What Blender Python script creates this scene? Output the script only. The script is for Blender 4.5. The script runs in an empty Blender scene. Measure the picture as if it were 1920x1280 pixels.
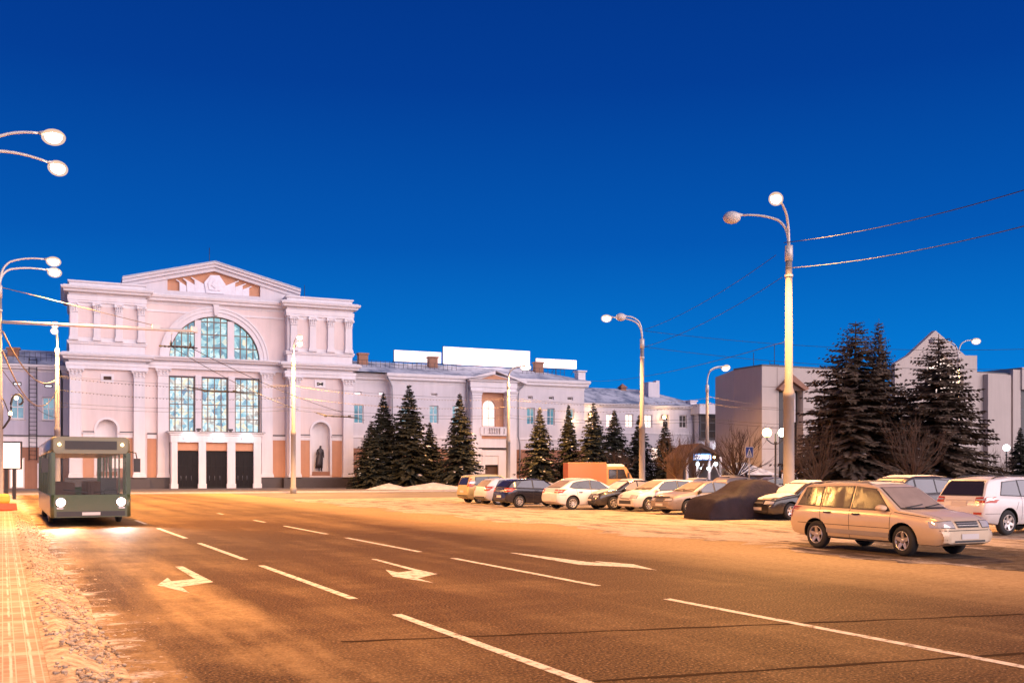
import bpy, bmesh, math, random
from mathutils import Vector, Matrix
from mathutils.bvhtree import BVHTree
import numpy as np

R = math.radians
PI = math.pi
scene = bpy.context.scene
C = bpy.data.collections.new("place")
scene.collection.children.link(C)

# ------------------------------------------------------------------ camera / survey
FPX, CX, HY, EYE = 1867.0, 960.0, 885.0, 1.8      # focal length (1920-wide photo), optical axis, horizon row, eye height

def ground(px, py, z=0.0):
    d = FPX * (EYE - z) / (py - HY)
    return Vector(((px - CX) / FPX * d, d, z))

def at(px, py, d):
    return Vector(((px - CX) / FPX * d, d, EYE + (HY - py) / FPX * d))

cam_d = bpy.data.cameras.new("camera")
cam = bpy.data.objects.new("camera", cam_d)
C.objects.link(cam)
cam.location = (0, 0, EYE)
cam.rotation_euler = (R(90), 0, 0)
cam_d.sensor_width = 36
cam_d.lens = 36 * FPX / 1920
cam_d.shift_y = (HY - 640.0) / 1920.0
cam_d.clip_end = 4000
scene.camera = cam
scene.view_settings.view_transform = 'Standard'
scene.view_settings.look = 'None'
scene.view_settings.exposure = 0
scene.cycles.use_denoising = True
scene.cycles.max_bounces = 6
scene.cycles.sample_clamp_indirect = 4.0

# ------------------------------------------------------------------ node helpers
class NT:
    def __init__(s, tree):
        s.t = tree
    def n(s, kind, **kw):
        nd = s.t.nodes.new(kind)
        for k, v in kw.items():
            if k.startswith('i_'):
                key = k[2:].replace('_', ' ')
                nd.inputs[int(key) if key.isdigit() else key].default_value = v
            else:
                setattr(nd, k, v)
        return nd
    def l(s, a, b):
        s.t.links.new(a, b)
    def math(s, op, a, b=None, clamp=False):
        m = s.n('ShaderNodeMath', operation=op)
        m.use_clamp = clamp
        for i, v in enumerate((a, b)):
            if v is None: continue
            if isinstance(v, (int, float)): m.inputs[i].default_value = v
            else: s.l(v, m.inputs[i])
        return m.outputs[0]
    def mix(s, f, a, b):
        m = s.n('ShaderNodeMix', data_type='RGBA')
        for i, v in ((0, f), (6, a), (7, b)):
            if isinstance(v, (int, float)): m.inputs[i].default_value = v
            elif isinstance(v, (tuple, list)): m.inputs[i].default_value = (*v[:3], 1)
            else: s.l(v, m.inputs[i])
        return m.outputs[2]
    def ramp(s, f, stops, interp='LINEAR'):
        r = s.n('ShaderNodeValToRGB')
        r.color_ramp.interpolation = interp
        e = r.color_ramp.elements
        while len(e) < len(stops): e.new(0.5)
        for i, (p, c) in enumerate(stops):
            e[i].position = p
            e[i].color = (*c[:3], 1) if isinstance(c, (tuple, list)) else (c, c, c, 1)
        s.l(f, r.inputs[0])
        return r.outputs[0]
    def sstep(s, v, a, b):
        m = s.n('ShaderNodeMapRange', interpolation_type='SMOOTHSTEP')
        s.l(v, m.inputs[0]); m.inputs[1].default_value = a; m.inputs[2].default_value = b
        return m.outputs[0]
    def noise(s, vec, scale, detail=4, rough=.55, sc=None):
        if sc is not None:
            mp = s.n('ShaderNodeMapping'); mp.inputs['Scale'].default_value = sc
            s.l(vec, mp.inputs[0]); vec = mp.outputs[0]
        n = s.n('ShaderNodeTexNoise')
        n.inputs['Scale'].default_value = scale
        n.inputs['Detail'].default_value = detail
        n.inputs['Roughness'].default_value = rough
        s.l(vec, n.inputs['Vector'])
        return n.outputs['Fac']

def new_mat(name):
    m = bpy.data.materials.new(name)
    m.use_nodes = True
    t = NT(m.node_tree)
    b = m.node_tree.nodes['Principled BSDF']
    return m, t, b

def objco(t):
    return t.n('ShaderNodeTexCoord').outputs['Object']

MAT = {}
def mat(name, col, rough=.6, metal=0.0, var=.12, scale=1.5, bump=0.0, bscale=30, streak=False, spec=.5, dirt=None):
    """plain surface with broad noise variation, optional vertical weather streaks and bump"""
    m, t, b = new_mat(name)
    co = objco(t)
    n1 = t.noise(co, scale, 5, .6)
    f = t.math('SUBTRACT', n1, .5)
    if streak:
        n2 = t.noise(co, 1.0, 3, .6, sc=(3.0, 3.0, .22))
        f = t.math('ADD', f, t.math('SUBTRACT', n2, .5))
    k = t.math('ADD', t.math('MULTIPLY', f, var * 2.6), 1.0)
    v = t.n('ShaderNodeVectorMath', operation='SCALE')
    v.inputs[0].default_value = col[:3]
    t.l(k, v.inputs['Scale'])
    out = v.outputs[0]
    if dirt:
        z = t.n('ShaderNodeSeparateXYZ'); t.l(co, z.inputs[0])
        dz = t.math('ADD', z.outputs[2], t.math('MULTIPLY', t.math('SUBTRACT', t.noise(co, 2.3, 5), .5), dirt[3]))
        out = t.mix(t.math('MULTIPLY', t.math('SUBTRACT', 1.0, t.sstep(dz, dirt[1], dirt[2])), dirt[4]), out, dirt[0])
    t.l(out, b.inputs['Base Color'])
    b.inputs['Roughness'].default_value = rough
    b.inputs['Metallic'].default_value = metal
    b.inputs['Specular IOR Level'].default_value = spec
    if bump:
        bn = t.noise(co, bscale, 4)
        bp = t.n('ShaderNodeBump'); bp.inputs['Strength'].default_value = bump; bp.inputs['Distance'].default_value = .02
        t.l(bn, bp.inputs['Height']); t.l(bp.outputs[0], b.inputs['Normal'])
    MAT[name] = m
    return m

def emit(name, col, strength, var=0.0, scale=1.0):
    m, t, b = new_mat(name)
    b.inputs['Base Color'].default_value = (*[min(1, c) for c in col], 1)
    b.inputs['Emission Color'].default_value = (*col, 1)
    b.inputs['Emission Strength'].default_value = strength
    co = objco(t)
    n = t.noise(co, scale, 3)
    k = t.math('MULTIPLY', t.math('ADD', t.math('MULTIPLY', t.math('SUBTRACT', n, .5), var * 2), 1.0), strength)
    t.l(k, b.inputs['Emission Strength'])
    MAT[name] = m
    return m

# ------------------------------------------------------------------ mesh builder
class MB:
    def __init__(s):
        s.v = []; s.f = []; s.m = []; s.s = []
    def add(s, vs, fs, mi=0, smooth=False):
        o = len(s.v)
        s.v.extend([tuple(p) for p in vs])
        for f in fs:
            s.f.append([i + o for i in f]); s.m.append(mi); s.s.append(smooth)
    def quad(s, a, b, c, d, mi=0):
        s.add([a, b, c, d], [[0, 1, 2, 3]], mi)
    def poly(s, pts, mi=0):
        s.add(pts, [list(range(len(pts)))], mi)
    def box(s, x0, x1, y0, y1, z0, z1, mi=0):
        v = [(x0, y0, z0), (x1, y0, z0), (x1, y1, z0), (x0, y1, z0), (x0, y0, z1), (x1, y0, z1), (x1, y1, z1), (x0, y1, z1)]
        s.add(v, [[0, 3, 2, 1], [4, 5, 6, 7], [0, 1, 5, 4], [1, 2, 6, 5], [2, 3, 7, 6], [3, 0, 4, 7]], mi)
    def rings(s, rings, mi=0, smooth=False, cap0=True, cap1=True, closed=True):
        n = len(rings[0]); vs = [p for r in rings for p in r]; fs = []
        for i in range(len(rings) - 1):
            for j in range(n if closed else n - 1):
                k = (j + 1) % n
                fs.append([i * n + j, i * n + k, (i + 1) * n + k, (i + 1) * n + j])
        s.add(vs, fs, mi, smooth)
        o = len(s.v) - len(vs)
        if cap0: s.f.append([o + j for j in reversed(range(n))]); s.m.append(mi); s.s.append(False)
        if cap1: s.f.append([o + (len(rings) - 1) * n + j for j in range(n)]); s.m.append(mi); s.s.append(False)
    def steps(s, u0, u1, y0, y1, prof, mi=0, cap0=True):
        """rectangular footprint swept through (z, outward projection) steps: plinths, cornices, capitals"""
        rr = [[(u0 - p, y0 - p, z), (u1 + p, y0 - p, z), (u1 + p, y1 + p, z), (u0 - p, y1 + p, z)] for z, p in prof]
        s.rings(rr, mi, False, cap0, True)
    def prism(s, pts, y0, y1, mi=0):
        """outline in (x, z) extruded from y0 (front) to y1"""
        a = sum(pts[i][0] * pts[(i + 1) % len(pts)][1] - pts[(i + 1) % len(pts)][0] * pts[i][1] for i in range(len(pts)))
        if a < 0: pts = pts[::-1]
        n = len(pts)
        s.add([(x, y0, z) for x, z in pts] + [(x, y1, z) for x, z in pts],
              [list(range(n)), [n + i for i in reversed(range(n))]] + [[i, n + i, n + (i + 1) % n, (i + 1) % n] for i in range(n)], mi)
    def tube(s, pts, rad, n=6, mi=0, smooth=True, caps=True):
        pts = [Vector(p) for p in pts]
        rads = rad if isinstance(rad, (list, tuple)) else [rad] * len(pts)
        rr = []
        ref = None
        for i, p in enumerate(pts):
            d = (pts[min(i + 1, len(pts) - 1)] - pts[max(i - 1, 0)])
            if d.length < 1e-6: d = Vector((0, 0, 1))
            d.normalize()
            if ref is None: ref = Vector((0, 0, 1)) if abs(d.z) < .9 else Vector((1, 0, 0))
            x = d.cross(ref)
            if x.length < 1e-4: x = d.cross(Vector((0, 1, 0)))
            x.normalize(); y = d.cross(x)
            ref = -y if False else ref
            rr.append([p + (x * math.cos(a) + y * math.sin(a)) * rads[i] for a in [2 * PI * k / n for k in range(n)]])
        s.rings(rr, mi, smooth, caps, caps)
    def lathe(s, prof, n=16, org=(0, 0, 0), axis='z', mi=0, smooth=True, cap=True):
        rr = []
        for r, h in prof:
            ring = []
            for k in range(n):
                a = 2 * PI * k / n; c, d = r * math.cos(a), r * math.sin(a)
                p = (c, d, h) if axis == 'z' else ((c, -h, d) if axis == 'y' else (h, c, d))
                ring.append((p[0] + org[0], p[1] + org[1], p[2] + org[2]))
            rr.append(ring)
        s.rings(rr, mi, smooth, cap, cap)
    def ball(s, c, rx, ry=None, rz=None, n=14, m=8, mi=0):
        ry = ry or rx; rz = rz or rx
        rr = []
        for i in range(m + 1):
            a = -PI / 2 + PI * (i + .001 if i == 0 else (i - .001 if i == m else i)) / m
            rr.append([(c[0] + rx * math.cos(a) * math.cos(2 * PI * k / n), c[1] + ry * math.cos(a) * math.sin(2 * PI * k / n), c[2] + rz * math.sin(a)) for k in range(n)])
        s.rings(rr, mi, True)
    def mesh(s, name, mats):
        me = bpy.data.meshes.new(name)
        me.from_pydata(s.v, [], s.f)
        for mm in mats: me.materials.append(mm)
        me.polygons.foreach_set('material_index', s.m)
        me.polygons.foreach_set('use_smooth', s.s)
        me.update()
        return me
    def build(s, name, mats, parent=None, loc=None, rotz=0):
        if not isinstance(mats, (list, tuple)): mats = [mats]
        mats = [MAT[x] if isinstance(x, str) else x for x in mats]
        return link(name, s.mesh(name, mats), parent, loc, rotz)

def link(name, data, parent=None, loc=None, rotz=0):
    o = bpy.data.objects.new(name, data)
    C.objects.link(o)
    if parent is not None: o.parent = parent
    if loc is not None: o.location = loc
    if rotz: o.rotation_euler = (0, 0, rotz)
    return o

def thing(name, label, cat, loc=(0, 0, 0), rotz=0, group=None):
    o = link(name, None, None, loc, rotz)
    o.empty_display_size = .2
    return tag(o, label, cat, group)

def tag(o, label, cat, group=None, kind=None):
    o['label'] = label; o['category'] = cat
    if group: o['group'] = group
    if kind: o['kind'] = kind
    return o

def struct(o):
    o['kind'] = 'structure'
    return o

def dup(root, loc, rotz, label, group=None, scale=None):
    r = root.copy(); C.objects.link(r)
    r.location = loc; r.rotation_euler = (0, 0, rotz); r['label'] = label
    if group: r['group'] = group
    if scale: r.scale = scale
    for ch in list(root.children):
        c = ch.copy(); C.objects.link(c); c.parent = r
        for g in list(ch.children):
            d = g.copy(); C.objects.link(d); d.parent = c
    return r

def wall(mb, u0, u1, z0, z1, y, holes=(), reveal=.3, mi=0, rmi=None):
    """front (-y) wall sheet with real openings; hole = (u0,u1,z0,z1[, spring z]) with an arch above the spring line"""
    rmi = mi if rmi is None else rmi
    xs = sorted({u0, u1} | {h[0] for h in holes} | {h[1] for h in holes})
    zs = sorted({z0, z1} | {h[2] for h in holes} | {h[3] for h in holes})
    for i in range(len(xs) - 1):
        for j in range(len(zs) - 1):
            cx, cz = (xs[i] + xs[i + 1]) / 2, (zs[j] + zs[j + 1]) / 2
            if any(h[0] < cx < h[1] and h[2] < cz < h[3] for h in holes): continue
            mb.quad((xs[i], y, zs[j]), (xs[i + 1], y, zs[j]), (xs[i + 1], y, zs[j + 1]), (xs[i], y, zs[j + 1]), mi)
    for h in holes:
        a, b, c, d = h[:4]
        if len(h) == 4:
            out = [(a, c), (b, c), (b, d), (a, d)]
        else:
            sp = h[4]; cx = (a + b) / 2; r = (b - a) / 2; n = 20
            arc = [(cx + r * math.cos(t), sp + (d - sp) * math.sin(t)) for t in [PI * k / n for k in range(n + 1)]]
            out = [(a, c), (b, c)] + arc
            for k in range(n):
                corner = (b, d) if k < n // 2 else (a, d)
                mb.poly([(corner[0], y, corner[1]), (arc[k + 1][0], y, arc[k + 1][1]), (arc[k][0], y, arc[k][1])], mi)
        for k in range(len(out)):
            p, q = out[k], out[(k + 1) % len(out)]
            mb.quad((p[0], y, p[1]), (p[0], y + reveal, p[1]), (q[0], y + reveal, q[1]), (q[0], y, q[1]), rmi)

def window(parent, u0, u1, z0, z1, y, cols, rows, fm='frame_white', pm='glass_cool', spring=None, bar=.06, sill=None, name='window'):
    f = MB()
    t = bar
    def top_at(u):
        if spring is None: return z1
        cx = (u0 + u1) / 2; r = (u1 - u0) / 2
        return spring + (z1 - spring) * math.sqrt(max(0, 1 - ((u - cx) / r) ** 2))
    for i in range(cols + 1):
        u = u0 + (u1 - u0) * i / cols
        w = t if 0 < i < cols else t * 1.5
        uu = min(max(u, u0 + w / 2), u1 - w / 2)
        h = top_at(uu)
        if h - z0 > .05: f.box(uu - w / 2, uu + w / 2, y, y + .07, z0, h)
    for j in range(rows + 1):
        z = z0 + (z1 - z0) * j / rows
        if spring is not None and z >= z1 - .01: continue
        a, b = u0, u1
        if spring is not None and z > spring:
            cx = (u0 + u1) / 2; r = (u1 - u0) / 2
            q = r * math.sqrt(max(0, 1 - ((z - spring) / (z1 - spring)) ** 2)); a, b = cx - q, cx + q
        w = t if 0 < j < rows else t * 1.5
        zz = min(max(z, z0 + w / 2), z1 - w / 2)
        f.box(a, b, y - .002, y + .068, zz - w / 2, zz + w / 2)
    if spring is not None:
        cx = (u0 + u1) / 2; r = (u1 - u0) / 2; n = 20
        for k in range(n):
            t0, t1 = PI * k / n, PI * (k + 1) / n
            f.add([(cx + (r - q) * math.cos(tt), yy, spring + (z1 - spring - q) * math.sin(tt)) for yy in (y - .004, y + .07) for q in (0, t * 1.6) for tt in (t0, t1)],
                  [[0, 2, 3, 1], [4, 5, 7, 6], [2, 6, 7, 3]])
    if sill: f.box(u0 - .15, u1 + .15, y - sill, y + .05, z0 - .14, z0 - .004)
    fo = f.build(name, fm, parent)
    g = MB()
    if spring is None:
        g.quad((u0, y + .04, z0), (u1, y + .04, z0), (u1, y + .04, z1), (u0, y + .04, z1))
    else:
        cx = (u0 + u1) / 2; r = (u1 - u0) / 2
        g.poly([(u0, y + .04, z0), (u1, y + .04, z0)] + [(cx + r * math.cos(PI * k / 20), y + .04, spring + (z1 - spring) * math.sin(PI * k / 20)) for k in range(21)])
    g.build('pane', pm, fo)
    return fo

def smooth_mesh(pts, edges, rad, mats, name, sub=2):
    """one continuous skinned body from joints, bones and radii"""
    me = bpy.data.meshes.new(name)
    me.from_pydata(pts, edges, [])
    o = bpy.data.objects.new(name, me); C.objects.link(o)
    o.modifiers.new('skin', 'SKIN')
    sv = me.skin_vertices[0].data
    for i, r in enumerate(rad):
        sv[i].radius = r if isinstance(r, tuple) else (r, r)
        sv[i].use_root = (i == 0)
    sb = o.modifiers.new('sub', 'SUBSURF'); sb.levels = sub; sb.render_levels = sub
    dg = bpy.context.evaluated_depsgraph_get()
    dg.update()
    m2 = bpy.data.meshes.new_from_object(o.evaluated_get(dg))
    bpy.data.objects.remove(o)
    m2.name = name
    m2.materials.clear()
    for x in mats: m2.materials.append(MAT[x])
    for p in m2.polygons: p.use_smooth = True; p.material_index = 0
    return m2

# ------------------------------------------------------------------ sky and light
w = bpy.data.worlds.new("World"); scene.world = w; w.use_nodes = True
wt = NT(w.node_tree)
bg = w.node_tree.nodes['Background']
SUN_EL, SUN_AZ = R(9), R(130)        # afterglow behind the photographer, azimuth clockwise from +Y
tc = wt.n('ShaderNodeTexCoord')
sx = wt.n('ShaderNodeSeparateXYZ'); wt.l(tc.outputs['Generated'], sx.inputs[0])
grad = wt.ramp(sx.outputs[2], [(0.0, (.002, .26, .76)), (.10, (.0006, .195, .665)), (.22, (.0004, .098, .46)), (.36, (.0004, .048, .31)), (.55, (.0005, .022, .19)), (1, (.0005, .014, .13))])
sky = wt.n('ShaderNodeTexSky', sky_type='NISHITA')
sky.sun_disc = False; sky.sun_elevation = R(2); sky.sun_rotation = SUN_AZ
sc_ = wt.n('ShaderNodeVectorMath', operation='SCALE'); wt.l(sky.outputs[0], sc_.inputs[0]); sc_.inputs['Scale'].default_value = .0006
ad = wt.n('ShaderNodeVectorMath', operation='ADD'); wt.l(grad, ad.inputs[0]); wt.l(sc_.outputs[0], ad.inputs[1])
wt.l(ad.outputs[0], bg.inputs['Color'])
bg.inputs['Strength'].default_value = 1.0
sd = bpy.data.lights.new('sun', 'SUN'); sd.energy = 5.8; sd.color = (1.0, .82, .82); sd.angle = R(80)
so = link('sun', sd, None, (0, -20, 40))
dirv = Vector((math.sin(SUN_AZ) * math.cos(SUN_EL), math.cos(SUN_AZ) * math.cos(SUN_EL), math.sin(SUN_EL)))
so.rotation_euler = dirv.to_track_quat('Z', 'Y').to_euler()

# ------------------------------------------------------------------ materials
mat('plaster_white', (.73, .68, .69), .75, var=.09, scale=.5, streak=True, bump=.15, bscale=8)
mat('plaster_pink', (.71, .59, .56), .8, var=.08, scale=.5, streak=True, bump=.12, bscale=8)
mat('plaster_grey', (.47, .43, .50), .8, var=.10, scale=.5, streak=True)
mat('plaster_lilac', (.63, .58, .60), .8, var=.09, scale=.5, streak=True)
mat('salmon', (.53, .265, .155), .8, var=.10, scale=1.2, streak=True)
mat('relief', (.76, .73, .78), .7, var=.16, scale=2.5, bump=.8, bscale=5)
mat('plinth_dark', (.055, .038, .034), .45, var=.25, scale=1.0)
mat('base_brown', (.30, .14, .085), .7, var=.15, scale=1.0, streak=True)
mat('frame_white', (.70, .62, .60), .5, var=.05)
mat('frame_tan', (.17, .105, .07), .5, var=.05)
mat('frame_dark', (.05, .045, .05), .4, var=.1)
mat('metal_grey', (.28, .27, .29), .45, .6, var=.15)
mat('metal_dark', (.04, .038, .042), .5, .3, var=.1)
mat('concrete_pole', (.23, .21, .205), .75, var=.12, scale=2, bump=.1)
mat('steel_paint', (.62, .56, .50), .45, .2, var=.08)
mat('modern_concrete', (.50, .42, .37), .8, var=.07, scale=.4, streak=True)
mat('roof_metal', (.34, .40, .50), .5, .2, var=.35, scale=.6)
mat('snow', (.66, .62, .62), .85, var=.22, scale=3, bump=.8, bscale=7)
def dirty_snow():
    m, t, b = new_mat('snow_dirty')
    co = objco(t)
    n = t.noise(co, 7, 7, .72); n2 = t.noise(co, 1.4, 4, .6)
    f = t.math('ADD', t.math('MULTIPLY', n, .72), t.math('MULTIPLY', n2, .28))
    c = t.ramp(f, [(.36, (.13, .085, .052)), (.45, (.30, .21, .14)), (.52, (.46, .35, .25)), (.62, (.66, .52, .37))])
    t.l(c, b.inputs['Base Color']); b.inputs['Roughness'].default_value = .9
    bp = t.n('ShaderNodeBump'); bp.inputs['Strength'].default_value = .5; bp.inputs['Distance'].default_value = .03
    t.l(n, bp.inputs['Height']); t.l(bp.outputs[0], b.inputs['Normal'])
    MAT['snow_dirty'] = m
dirty_snow()
mat('snow_heap', (.40, .355, .36), .9, var=.35, scale=2.5, bump=1.0, bscale=6)
mat('bronze', (.045, .034, .036), .45, .3, var=.3, scale=3)
mat('bark', (.075, .045, .030), .9, var=.3, scale=6, bump=.5)
mat('twig', (.085, .045, .026), .85, var=.2, scale=4)
mat('wire_black', (.03, .028, .03), .6, var=.05)
mat('wire_lit', (.30, .23, .17), .5, var=.05)
mat('white_paint', (.74, .70, .66), .7, var=.16, scale=5)
mat('kiosk_brown', (.10, .05, .032), .7, var=.2)
mat('rubber', (.022, .020, .020), .8, var=.3, scale=6)
mat('well_dark', (.012, .011, .011), .9, var=.1)
mat('rim_silver', (.55, .50, .46), .35, .7, var=.12, scale=5)
mat('trim_dark', (.030, .027, .027), .55, var=.2)
mat('plate_pale', (.62, .55, .50), .5, var=.05)
mat('lamp_clear', (.62, .58, .55), .12, .35, var=.12, scale=9)
mat('lamp_red', (.42, .05, .025), .2, var=.15, scale=6)
mat('frost', (.30, .235, .20), .5, var=.3, scale=2.5)
mat('car_glass', (.022, .020, .022), .06, var=.3, scale=1.5, spec=.8)
mat('car_glass_blue', (.04, .045, .075), .08, var=.3, scale=1.5, spec=.8)
mat('tarp', (.020, .013, .020), .75, var=.5, scale=3.0, spec=.25, bump=.8, bscale=9)
mat('door_glass', (.012, .008, .007), .25, var=.4, scale=.6, spec=.12)
mat('dark_glazing', (.045, .034, .030), .2, var=.5, scale=.35, spec=.25)
mat('yellow_plastic', (.75, .42, .06), .5, var=.1)
mat('red_plastic', (.5, .09, .04), .5, var=.1)
mat('sign_blue', (.02, .05, .28), .4, var=.05)
mat('sign_yellow', (.75, .42, .03), .4, var=.05)
mat('skin_tone', (.45, .26, .19), .6, var=.05)
mat('coat_dark', (.03, .026, .03), .8, var=.2)
emit('panel_light', (1.0, .80, .77), 1.22, .02)
emit('panel_cool', (.95, .93, 1.0), 1.25, .03)
emit('bulb_white', (1.0, .92, .80), 40)
emit('bulb_warm', (1.0, .72, .38), 10)
emit('bulb_orange', (1.0, .60, .25), 12)
emit('bulb_green', (.80, 1.0, .62), 12)
emit('bulb_cold', (.75, .92, 1.0), 9)
emit('head_beam', (1.0, .97, .92), 25)
emit('sign_cyan', (.05, .30, .75), 1.0)
emit('window_warm', (1.0, .80, .66), .95, .5, .9)

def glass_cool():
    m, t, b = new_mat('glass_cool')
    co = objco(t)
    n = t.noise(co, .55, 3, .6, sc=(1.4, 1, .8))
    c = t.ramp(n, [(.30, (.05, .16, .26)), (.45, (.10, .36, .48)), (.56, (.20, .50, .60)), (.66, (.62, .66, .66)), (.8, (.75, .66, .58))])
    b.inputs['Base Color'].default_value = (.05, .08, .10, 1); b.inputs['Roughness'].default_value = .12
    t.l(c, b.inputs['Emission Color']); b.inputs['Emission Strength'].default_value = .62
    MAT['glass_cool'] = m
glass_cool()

def stained(name, stops, strength, seed):
    m, t, b = new_mat(name)
    co = objco(t)
    mp = t.n('ShaderNodeMapping'); mp.inputs['Location'].default_value = (seed, 0, seed * .7); t.l(co, mp.inputs[0])
    ns = t.n('ShaderNodeTexNoise'); ns.inputs['Scale'].default_value = .45; ns.inputs['Detail'].default_value = 2; ns.inputs['Distortion'].default_value = 1.6
    t.l(mp.outputs[0], ns.inputs['Vector'])
    vo = t.n('ShaderNodeTexVoronoi'); vo.inputs['Scale'].default_value = 1.9; t.l(mp.outputs[0], vo.inputs['Vector'])
    sep = t.n('ShaderNodeSeparateColor'); t.l(vo.outputs['Color'], sep.inputs[0])
    f = t.math('ADD', t.math('MULTIPLY', ns.outputs['Fac'], .60), t.math('MULTIPLY', sep.outputs[0], .40))
    c = t.ramp(f, stops)
    b.inputs['Base Color'].default_value = (.05, .06, .07, 1); b.inputs['Roughness'].default_value = .15
    t.l(c, b.inputs['Emission Color']); b.inputs['Emission Strength'].default_value = strength
    MAT[name] = m
stained('stained_upper', [(.26, (.02, .14, .22)), (.38, (.07, .34, .42)), (.44, (.20, .54, .60)), (.49, (.42, .72, .74)), (.53, (.68, .86, .85)), (.56, (.12, .38, .48)), (.63, (.30, .60, .64)), (.72, (.80, .72, .48))], 1.0, 3.0)
stained('stained_lower', [(.26, (.05, .20, .34)), (.36, (.18, .48, .58)), (.43, (.42, .68, .74)), (.48, (.80, .86, .88)), (.505, (.34, .60, .66)), (.545, (.66, .80, .80)), (.575, (.86, .72, .40)), (.61, (.60, .72, .70)), (.66, (.30, .27, .24)), (.74, (.85, .82, .74))], 1.05, 11.0)

def frost_glass():
    m, t, b = new_mat('frost_glass')
    co = objco(t)
    n = t.noise(co, 2.2, 5, .65); n2 = t.noise(co, 1.0, 4, .6, sc=(6, 6, .8))
    f = t.sstep(t.math('ADD', t.math('MULTIPLY', n, .6), t.math('MULTIPLY', n2, .4)), .36, .66)
    t.l(t.mix(f, (.020, .016, .014), (.11, .082, .062)), b.inputs['Base Color'])
    t.l(t.math('ADD', .14, t.math('MULTIPLY', f, .5)), b.inputs['Roughness'])
    MAT['frost_glass'] = m
frost_glass()

def lamp_glass():
    """frosted lamp bowl: half clear, glowing warm around the bulb inside"""
    m = bpy.data.materials.new('lamp_glass'); m.use_nodes = True
    t = NT(m.node_tree); m.node_tree.nodes.remove(m.node_tree.nodes['Principled BSDF'])
    a = t.n('ShaderNodeBsdfTransparent'); e = t.n('ShaderNodeEmission'); e.inputs[0].default_value = (1.0, .66, .36, 1); e.inputs[1].default_value = 1.5
    mx = t.n('ShaderNodeMixShader'); mx.inputs[0].default_value = .34
    t.l(a.outputs[0], mx.inputs[1]); t.l(e.outputs[0], mx.inputs[2]); t.l(mx.outputs[0], m.node_tree.nodes['Material Output'].inputs[0])
    MAT['lamp_glass'] = m
lamp_glass()
# ------------------------------------------------------------------ ground, road, pavement
ROT = math.atan2(.4554, .8903)           # the road runs away to the left; local x is across it, local y along it
RU = Vector((.8903, .4554, 0)); RV = Vector((-.4554, .8903, 0))
def road(u, v, z=0.0):
    return RU * u + RV * v + Vector((0, 0, z))
def uv(px, py):
    p = ground(px, py); return p.dot(RU), p.dot(RV)

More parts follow.
